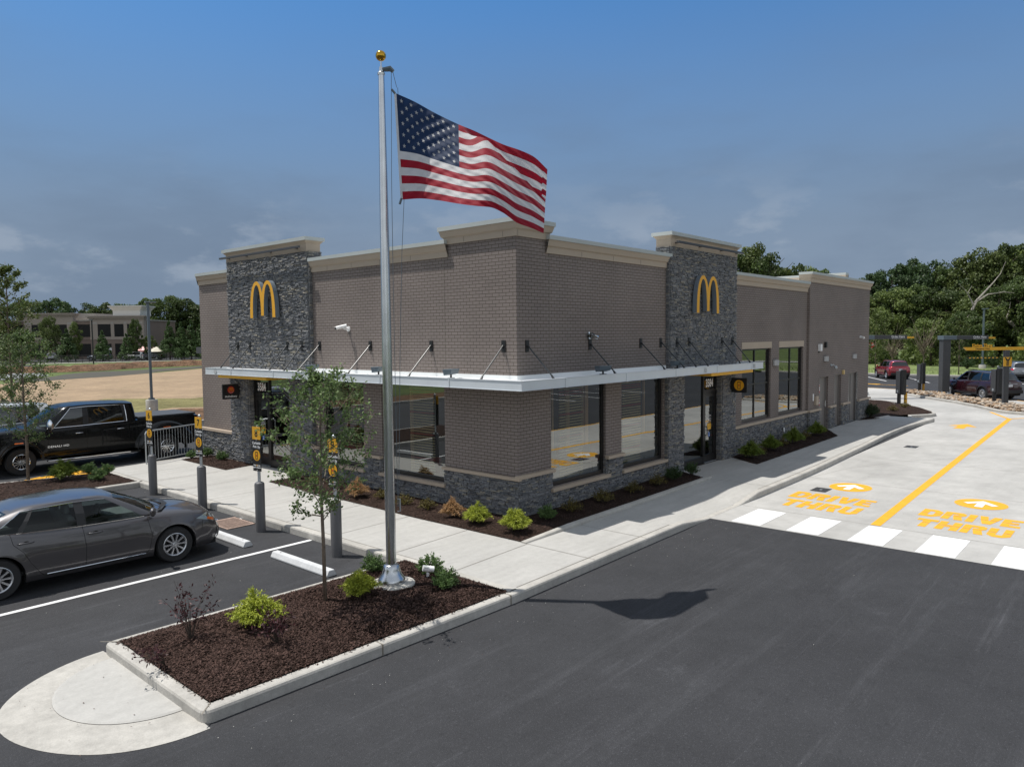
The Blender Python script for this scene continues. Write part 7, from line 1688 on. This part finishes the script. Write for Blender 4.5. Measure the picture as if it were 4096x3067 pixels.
# ---------------- black dual-wheel pickup
TP = M('pickup_black', (0.0035, 0.004, 0.0045), 0.22, metal=0.0, spec=0.2, coat=0.35)
trk = dict(paint=TP, wb=4.40, wr=.42, tw=.25, agap=.11, flare=.05, dualout=.13, track=1.0, rr=.56, spokes=14, rim='chrome',
  w=[(-3.42,.98),(-3.3,1.0),(-2.0,1.0),(0,1.0),(2.4,1.0),(2.9,.98),(3.1,.93),(3.18,.85)],
  zb=[(-3.42,.55),(-2.6,.50),(0,.46),(2.0,.46),(3.18,.42)], rakef=.03, raker=.02,
  zt=[(-3.42,1.40),(-3.2,1.42),(-1.27,1.42),(-1.20,1.40),(0,1.37),(1.0,1.35),(1.6,1.36),(2.6,1.34),(3.0,1.28),(3.18,1.20)],
  zc=[(-3.42,1.46),(-1.27,1.48),(-1.2,1.45),(1.0,1.45),(1.6,1.50),(2.6,1.46),(3.0,1.40),(3.18,1.3)],
  g=[(0,.95),(.10,.98),(.3,1.0),(.6,1.0),(.85,.99),(.95,.975),(1,.95)],
  gh=dict(xf=1.55, xr=-1.32, yb=.93, yt=.74, nA=3, nC=3, zr=[(-1.28,2.03),(-.8,2.08),(0,2.11),(.6,2.09),(1.0,2.02)],
     ring=[(1.78,0,.98,0),(1.72,.5,.95,.4),(1.55,.86,.86,.69),(1.48,.93,.78,.74),(1.30,.935,.66,.745),(.42,.94,.36,.75),(.24,.94,.22,.75),(-.86,.935,-.80,.745),(-.95,.93,-.93,.74),(-1.22,.92,-1.16,.73),(-1.27,.86,-1.22,.70),(-1.29,.70,-1.25,.6),(-1.30,.4,-1.26,.35),(-1.30,0,-1.27,0)],
     glass=[(0,1),(1,2),(4,5),(6,7),(11,12),(12,13)], side=(4,8), black=[(5,6),(7,8)],
     panes=[('windscreen',[(0,1),(1,2)],False),('front_side_window',[(4,5)],True),('rear_side_window',[(6,7)],True),('rear_window',[(11,12),(12,13)],False)]),
  glass='carglass_dark', trim=.014, trimA=True, seams=[[(1.45,1.34),(1.45,.55)],[(.33,1.38),(.33,.55)],[(-.93,1.4),(-.98,1.1),(-.98,.55)],[(1.45,.55),(-.98,.55)],[(-1.23,1.41),(-1.23,.50)]],
  handles=[(.55,1.16,.26),(-.72,1.18,.26)], handlemat=MT['chrome'], mirror=(1.42,1.48,.28,.40,MT['chrome']),
  boxes=[('bed_cover', M('tonneau', (0.040,0.045,0.052), 0.6), (-3.36,-1.36), -.86, .86, 1.44, 1.505), ('side_step', MT['chrome'], (-1.0,1.5), -1.06, -.95, .34, .385), ('side_step', MT['chrome'], (-1.0,1.5), .95, 1.06, .34, .385), ('rear_bumper', MT['chrome'], (-3.55,-3.40), -.95, .95, .55, .72)],
  patches=[('marker_lamp', MT['amber'], ((2.10,1.0),(2.34,1.0),(2.34,1.035),(2.10,1.035)), 2, 1, .06)])
t, sy, xo = car('pickup_truck', 'black crew-cab pickup with dual rear wheels and chrome trim', 'pickup truck', (-3.0,16.78,AZ), math.pi, trk)
for sgn in (1,-1):   # rear fender flare
    a = MB(); P = []
    for k in range(25):
        q = math.pi*k/24; c, s_ = math.cos(q), math.sin(q); x = -2.2
        P.append([(x+.53*c, sgn*(.99), .42+.53*s_ if k not in (0,24) else .50), (x+.55*c, sgn*1.13, .42+.55*s_), (x+.60*c, sgn*1.19, .42+.62*s_), (x+.78*c*(1+.1*abs(c)), sgn*1.17, .44+.72*s_), (x+.98*c, sgn*1.08, .46+.80*s_), (x+1.05*c, sgn*.99, .47+.84*s_)])
    a.grid(P if sgn < 0 else P); a.build('rear_fender', TP, t, smooth=True, fix=True)
    a = MB(); a.grid([[(-2.2+r_*math.cos(math.pi*k/20), sgn*(1.155 if r_ > .55 else 1.10), .42+r_*math.sin(math.pi*k/20)) for k in range(21)] for r_ in (.545,.62)]); a.build('arch_lip', MT['trim'], t, smooth=True)
    a = MB(); a.grid([[(2.2+r_*math.cos(math.pi*k/20), sgn*(1.045 if r_ > .55 else 1.0), .42+r_*math.sin(math.pi*k/20)) for k in range(21)] for r_ in (.53,.62)]); a.build('arch_lip', MT['trim'], t, smooth=True)
    a = MB(); a.box(-2.32,-2.06, sgn*1.165-.02, sgn*1.165+.02, 1.085, 1.115); a.build('marker_lamp', MT['amber'], t)
    a = MB(); a.box(-3.45,-3.40, sgn*.97-.06, sgn*.97+.02, 1.02, 1.36) ; a.box(-3.44,-3.30, sgn*1.0-.02, sgn*1.0+.012, 1.18, 1.34); a.build('tail_light', MT['redlens'], t, bevel=.01)
    a = MB(); a.box(-2.88,-2.84, sgn*1.15-.16, sgn*1.15+.03, .28, .62); a.build('mud_flap', MT['trim'], t)
    a = MB(); a.add([(-1.28,sgn*1.02,.42),(-1.72,sgn*1.02,.42),(-1.60,sgn*1.02,.66),(-1.34,sgn*1.02,.66)], [(0,1,2,3)]); a.build('corner_step', MT['void'], t)
    a = MB(); a.tube([(-1.24,sgn*1.03,.42),(-1.32,sgn*1.035,.68),(-1.62,sgn*1.035,.68),(-1.76,sgn*1.03,.42)], .022, 6); a.build('step_frame', MT['darkgrey'], t)
q = text_mb('DENALI HD', 0.088, 0.002, 0.001, sx=1.25, sp=1.1); q.xf(Matrix.Rotation(math.pi,4,'Z')); q.xf(Matrix.Translation((1.17,1.006,.80))); q.build('badge_lettering', MT['chrome'], t)
interior(t, 1.38, .92, (.25,-.85), 1.25, 2.0)
# ---------------- SUVs
def suv(pm, name, label, loc, rz, L_0=4.52, W_=.92, H_=1.70, wb=2.69, group=None, spokes=10, cladding=True, plate=True, open_win=False, col_trim=None):
    k = L_0/4.52; h = H_/1.70; w = W_/.92
    d = dict(paint=pm, wb=wb, wr=.36*h, tw=.22, agap=.055, flare=.03, spokes=spokes,
      w=[(-2.26*k,.70*w),(-2.2*k,.82*w),(-2.0*k,.89*w),(-1.3*k,.915*w),(0,.92*w),(1.3*k,.91*w),(1.75*k,.88*w),(2.1*k,.78*w),(2.26*k,.60*w)],
      zb=[(-2.26*k,.40*h),(-1.9*k,.30*h),(0,.27*h),(2.26*k,.28*h)], rakef=.08, raker=.06,
      zt=[(-2.26*k,1.10*h),(-2.0*k,1.14*h),(-1.0*k,1.10*h),(.2,1.06*h),(1.0*k,1.02*h),(1.6*k,.98*h),(2.05*k,.90*h),(2.26*k,.80*h)],
      zc=[(-2.26*k,1.16*h),(-2.0*k,1.18*h),(1.0*k,1.14*h),(1.6*k,1.08*h),(2.05*k,.98*h),(2.26*k,.86*h)],
      gh=dict(xf=.98*k, xr=-2.12*k, yb=.81*w, yt=.62*w, nA=3, nC=3, zr=[(-1.98*k,1.60*h),(-1.5*k,1.67*h),(-.5*k,1.70*h),(.1*k,1.69*h),(.42*k,1.63*h)],
         ring=[(1.12*k,0,.40*k,0),(1.08*k,.42*w,.38*k,.32*w),(.96*k,.74*w,.30*k,.57*w),(.90*k,.81*w,.24*k,.62*w),(.76*k,.815*w,.14*k,.63*w),(-.04,.82*w,-.06,.64*w),(-.16,.82*w,-.18,.64*w),(-1.02*k,.815*w,-.98*k,.63*w),(-1.12*k,.81*w,-1.08*k,.625*w),(-1.72*k,.79*w,-1.55*k,.60*w),(-2.0*k,.76*w,-1.82*k,.58*w),(-2.08*k,.66*w,-1.88*k,.52*w),(-2.16*k,.34*w,-1.93*k,.28*w),(-2.18*k,0,-1.95*k,0)],
         glass=[(0,1),(1,2),(4,5),(6,7),(8,9),(11,12),(12,13)], side=(4,9), black=[(5,6),(7,8)],
         panes=[('windscreen',[(0,1),(1,2)],False),('front_side_window',[(4,5)] if not open_win else [],True),('rear_side_window',[(6,7)],True),('quarter_window',[(8,9)],True),('rear_window',[(11,12),(12,13)],False)]),
      glass='carglass_dark', trim=.008, seams=[[(.88*k,1.0*h),(.90*k,.4*h)],[(-.11,1.05*h),(-.11,.36*h)],[(-1.1*k,1.1*h),(-1.02*k,.75*h),(-.85*k,.4*h)]],
      handles=[(.02,.94*h,.2),(-.95*k,.97*h,.2)], mirror=(.82*k,1.12*h,.16,.17,pm),
      patches=[('tail_light', MT['redlens'], ((-2.22*k,.92*h),(-1.92*k,.98*h),(-1.88*k,1.08*h),(-2.24*k,1.08*h)), 6, 3, .008), ('headlight', MT['cap'], ((1.8*k,.78*h),(2.2*k,.70*h),(2.2*k,.80*h),(1.85*k,.88*h)), 6, 2, .008)],
      boxes=[('rear_bumper', MT['trim'], (-2.31*k,-2.15*k), -.78*w, .78*w, .40*h, .60*h), ('number_plate', MT['plate'], (-2.30*k,-2.27*k), -.15, .15, .80*h, .93*h), ('tailgate_strip', MT['chrome'], (-2.30*k,-2.26*k), -.42*w, .42*w, .955*h, .975*h), ('front_grille', MT['trim'], (2.2*k,2.28*k), -.45, .45, .42*h, .72*h)])
    t, sy, xo = car(name, label, 'car', loc, rz, d, group)
    if cladding:
        for xc in (wb/2, -wb/2):
            for sgn in (1,-1):
                a = MB(); r0_ = .36*h+.05; a.grid([[(xc+r_*math.cos(math.pi*q/18), sgn*(sy(xc+r_*math.cos(math.pi*q/18), .36*h+r_*math.sin(math.pi*q/18)*.98)+.012), .36*h+r_*math.sin(math.pi*q/18)) for q in range(19)] for r_ in (r0_, r0_+.075)]); a.build('arch_cladding', MT['trim'], t, smooth=True)
        for sgn in (1,-1): a = MB(); a.box(-wb/2+.45, wb/2-.45, sgn*.90*w-.02, sgn*.90*w+.02, .27*h, .37*h); a.build('sill_cladding', MT['trim'], t)
    a = MB(); 
    for sgn in (1,-1): a.tube([(-1.5*k,sgn*.60*w,1.685*h),(-.5*k,sgn*.62*w,1.725*h),(.15*k,sgn*.60*w,1.70*h)], .018, 5)
    a.build('roof_rails', MT['trim'], t)
    interior(t, 1.06*h, .82*w, (.0,-.95), .72, 1.6)
    return t
RED = paint('suv_red', (0.22,0.008,0.018), 0.4, 0.25); MAR = paint('suv_maroon', (0.030,0.006,0.010), 0.35, 0.2); SIL = paint('suv_silver', (0.22,0.23,0.245), 0.6, 0.3); WHT = paint('suv_white', (0.62,0.63,0.63), 0.0, 0.35); BLU = paint('suv_dark', (0.012,0.014,0.02), 0.3, 0.2)
def fromrear(ra, yaw, wb): return (ra[0]+math.cos(rad(yaw))*wb/2, ra[1]+math.sin(rad(yaw))*wb/2, AZ)
suv(RED, 'crossover_car', 'red crossover parked in the far row beyond the lane', fromrear((60.0,7.2),32.5,2.69), rad(32.5))
mt_ = suv(MAR, 'crossover_car', 'dark maroon crossover with its driver, waiting behind the river rocks', fromrear((41.5,-2.97),47.5,2.95), rad(47.5), L_0=5.05, W_=.98, H_=1.74, wb=2.95, open_win=True)
a = MB(); a.lathe([(.055,0),(.055,.004)], (0,0,0), 16, 0, 'x'); a.v = [(p[0]-2.53,p[1],p[2]+1.06) for p in a.v]; a.build('badge', MT['chrome'], mt_)
suv(SIL, 'crossover_car', 'silver crossover partly hidden behind the dark maroon one', (63.0,-1.2,AZ+.05), rad(24), H_=1.62)
suv(WHT, 'people_carrier', 'large white vehicle parked beyond the black pickup', (-5.55,19.9,AZ), math.pi, L_0=5.2, W_=1.0, H_=2.02, wb=3.0, cladding=False)
suv(WHT, 'people_carrier', 'white crossover mirrored in the shop window, outside the picture', (9.5,-19.8,AZ), rad(-105), cladding=False)
suv(BLU, 'crossover_car', 'dark crossover mirrored in the shop window, outside the picture', (20.8,-20,AZ), rad(-105))
for x, y, rz, pm, lab in ((38.6,159.5,1.2,WHT,'white car in the office court, between two conical evergreens at left'),(44.9,151.8,2.4,SIL,'white and blue car in the office court, right of the black lamp post'),(49.6,146.9,2.35,WHT,'white crossover in the office court, below the red canopy'),(52.2,144.4,2.3,BLU,'dark blue car in the office court beside the parasol')):
    suv(pm, 'parked_car', lab, (x,y,-0.1), rz, group='cars parked at the office building', cladding=False)
# driver of the maroon car
dt = bpy.data.objects.new('person', None)
bpy.data.objects.remove(dt)
def person_driver(loc, rz):
    t = thing('person', 'driver in a dark top leaning at the open window of the maroon car', 'person', loc, rz)
    me = bpy.data.meshes.new('body'); J = [(0,0,0,.15),(0.02,0,.22,.15),(0.03,0,.42,.165),(0.04,0,.54,.075),(0.06,0,.62,.060),(0.08,0,.72,.105),(0.10,0,.80,.095),(0.05,.19,.46,.065),(0.22,.30,.28,.05),(0.42,.24,.38,.04),(0.50,.22,.42,.035),(0.05,-.19,.46,.065),(0.22,-.24,.26,.05),(0.42,-.14,.34,.04),(0.50,-.12,.38,.035),(0.30,.12,-.02,.09),(0.55,.13,-.05,.07),(0.62,.13,-.35,.055),(0.30,-.12,-.02,.09),(0.55,-.13,-.05,.07),(0.62,-.13,-.35,.055)]
    E = [(0,1),(1,2),(2,3),(3,4),(4,5),(5,6),(2,7),(7,8),(8,9),(9,10),(2,11),(11,12),(12,13),(13,14),(0,15),(15,16),(16,17),(0,18),(18,19),(19,20)]
    me.from_pydata([j[:3] for j in J], E, []); o = bpy.data.objects.new('body', me); COL.objects.link(o); o.parent = t
    s_ = o.modifiers.new('skin','SKIN'); 
    for i, j in enumerate(J): me.skin_vertices[0].data[i].radius = (j[3], j[3])
    me.skin_vertices[0].data[0].use_root = True; o.modifiers.new('sub','SUBSURF').levels = 1; o.modifiers['sub'].render_levels = 1
    me.materials.append(MT['skin'])
    a = MB(); a.lathe([(.17,.02),(.175,.25),(.195,.42),(.12,.52),(.085,.54)], (0.02,0,0), 14); a.v = [(p[0]*.85+.0,p[1]*1.18,p[2]) for p in a.v]; a.build('shirt', MT['trim'], t, smooth=True)
    a = MB(); a.sphere((0.065,0,.80), .115, 12, sc=(1,.95,.9)); a.v = [p for p in a.v]; a.v = [(p[0]-.02,p[1],max(p[2],.755)) for p in a.v]; a.build('hair', MT['bark_dark'], t, smooth=True)
yaw = rad(47.5); cx0, cy0 = 41.5+math.cos(yaw)*1.475, -2.97+math.sin(yaw)*1.475
person_driver((cx0+math.cos(yaw)*.02-math.sin(yaw)*.42, cy0+math.sin(yaw)*.02+math.cos(yaw)*.42, AZ+.68), yaw)
# ================================================================== OFFICE BUILDING
ang = math.atan2(-24,21); ob = thing('office_building', 'two-storey tan office block with dark windows beyond the field', 'office building', (36.3,184.9,-0.15), ang)
TAN = M('tan_stucco', (0.33,0.28,0.24), 0.9, var=[(.3,.05)]); TAN2 = M('tan_brick', (0.21,0.16,0.135), 0.9, var=[(.5,.08)]); LTT = M('pale_accent', (0.36,0.33,0.30), 0.8)
OW = MT['glass']
DKG = M('office_glass', (0.010,0.010,0.011), 0.35, spec=0.2)
# local: x along the facade to the right, y away; facade at y=0
a = MB(); a.box(-26,31.8,0.6,16,0,8.5); a.build('wall', TAN2, ob)
def block(x0, x1, y0, z1, acc, winsU, winsL, par=ob):
    a = MB(); a.box(x0,x1,y0,0.59,4.35,z1-.9); w = a.build('upper_wall', TAN, ob)
    a = MB(); a.box(x0-.0,x1+.0,y0+.05,0.58,0,4.3); a.build('lower_wall', TAN2, ob)
    a = MB(); a.box(x0-.05,x1+.05,y0-.06,.57,4.302,4.62); a.box(x0-.1,x1+.1,y0-.1,1.2,z1-.9,z1-.6); a.box(x0-.35,x1+.35,y0-.4,1.4,z1-.6,z1-.25); a.box(x0-.6,x1+.6,y0-.65,1.6,z1-.25,z1); a.build('cornice', TAN, ob)
    for (u0, u1) in winsU: a = MB(); a.box(u0,u1,y0-.03,y0-.005,4.95,7.75); a.build('window', DKG, ob)
    for (u0, u1) in winsL: a = MB(); a.box(u0,u1,y0+.02,y0+.045,.6,3.4); a.build('window', DKG, ob)
    a = MB()
    for (u0, u1) in acc: a.box(u0,u1,y0-.05,y0-.006,7.78,8.2)
    a.build('accent_block', LTT, ob)
block(5.6,16.6,-0.6,10.3,((5.7,7.2),(10.7,12.0),(15.3,16.5)),((7.3,10.6),(12.1,15.2)),((7.3,10.6),(12.1,15.2)))
block(20.4,32.4,-0.6,9.6,((20.6,22.0),(25.1,25.7),(28.0,28.6),(31.0,32.2)),((22.1,25.0),(25.8,27.9),(28.7,30.9)),((22.3,25.0),(25.8,27.8),(28.7,30.8)))
a = MB(); a.box(-26,5.5,0.45,.59,4.3,8.4); a.box(16.7,20.3,.45,.59,4.3,8.4); a.build('upper_wall', TAN2, ob)
for u0, u1 in ((-20,-15),(-13,-8),(0.5,5.2),(16.9,20.2)):
    a = MB(); a.box(u0,u1,.40,.445,4.95,7.75); a.build('window', DKG, ob); a = MB(); a.box(u0,u1,.50,.595,.6,3.4); a.build('window', DKG, ob)
a = MB(); a.box(-26.2,32,0.4,16,8.5,8.75); a.box(3.5,19.5,3,12,8.76,10.3); a.build('roof', LTT, ob)
a = MB(); a.add([(24.2,2,9.6),(30.4,2,9.6),(30.4,7,9.6),(24.2,7,9.6),(24.2,2,10.8),(30.4,2,10.8),(30.4,7,10.8),(24.2,7,10.8),(23.5,1.4,11.7),(31.1,1.4,11.7),(31.1,7.6,11.7),(23.5,7.6,11.7)], [(0,1,5,4),(1,2,6,5),(2,3,7,6),(3,0,4,7),(4,5,9,8),(5,6,10,9),(6,7,11,10),(7,4,8,11),(8,9,10,11)]); a.box(23.4,31.2,1.3,7.7,11.7,11.95); a.build('roof_turret', M('turret_white', (0.55,0.55,0.53), 0.8), ob)
fn = thing('metal_fence', 'low black picket fence in front of the office building', 'fence', (0,0,0)); a = MB(); b = MB()
A0, A1 = Vector((33,143.5,-.15)), Vector((60.5,137.5,-.15))
for k in range(26): p = A0.lerp(A1, k/25); b.box(p.x-.04,p.x+.04,p.y-.04,p.y+.04,p.z,p.z+1.5)
for z in (.2,1.35): a.tube([tuple(A0+Vector((0,0,z))),tuple(A1+Vector((0,0,z)))], .025, 4)
for k in range(220): p = A0.lerp(A1, k/219); a.tube([tuple(p),tuple(p+Vector((0,0,1.45)))], .012, 3, cap=False)
a.build('pickets', MT['black'], fn); b.build('posts', MT['black'], fn)
t = thing('parasol', 'cream parasol in the office court beside the dark blue car', 'parasol', (53.0,144.0,-.1)); a = MB(); a.lathe([(1.9,1.7),(1.0,2.25),(0.02,2.7)], (0,0,0), 8); a.build('shade', M('cream_cloth', (0.55,0.51,0.42), 0.8), t); a = MB(); a.cyl((0,0,0), .04, 2.7, 6); a.build('pole', MT['white'], t)
t = thing('entrance_awning', 'small red awning above the white crossover at the office', 'awning', (52.8,148.5,-.1), ang); a = MB(); a.add([(-2,0,1.9),(2,0,1.9),(1.6,.8,2.7),(-1.6,.8,2.7)], [(0,1,2,3)]); a.add([(-2,0,1.9),(2,0,1.9),(2,0,1.6),(-2,0,1.6)], [(0,1,2,3)]); a.build('cloth', MT['red'], t); a = MB(); a.box(-1.9,-1.8,0.3,.4,0,2.2); a.box(1.8,1.9,.3,.4,0,2.2); a.build('posts', MT['white'], t)
t = thing('office_sign', 'tiny white sign board before the office entrance', 'sign', (47.2,152.5,-.15), ang); a = MB(); a.box(-.04,.04,0,.05,0,2.2); a.build('post', MT['galv'], t); a = MB(); a.box(-.35,.35,-.03,0,1.6,2.6); a.build('board', MT['white'], t)
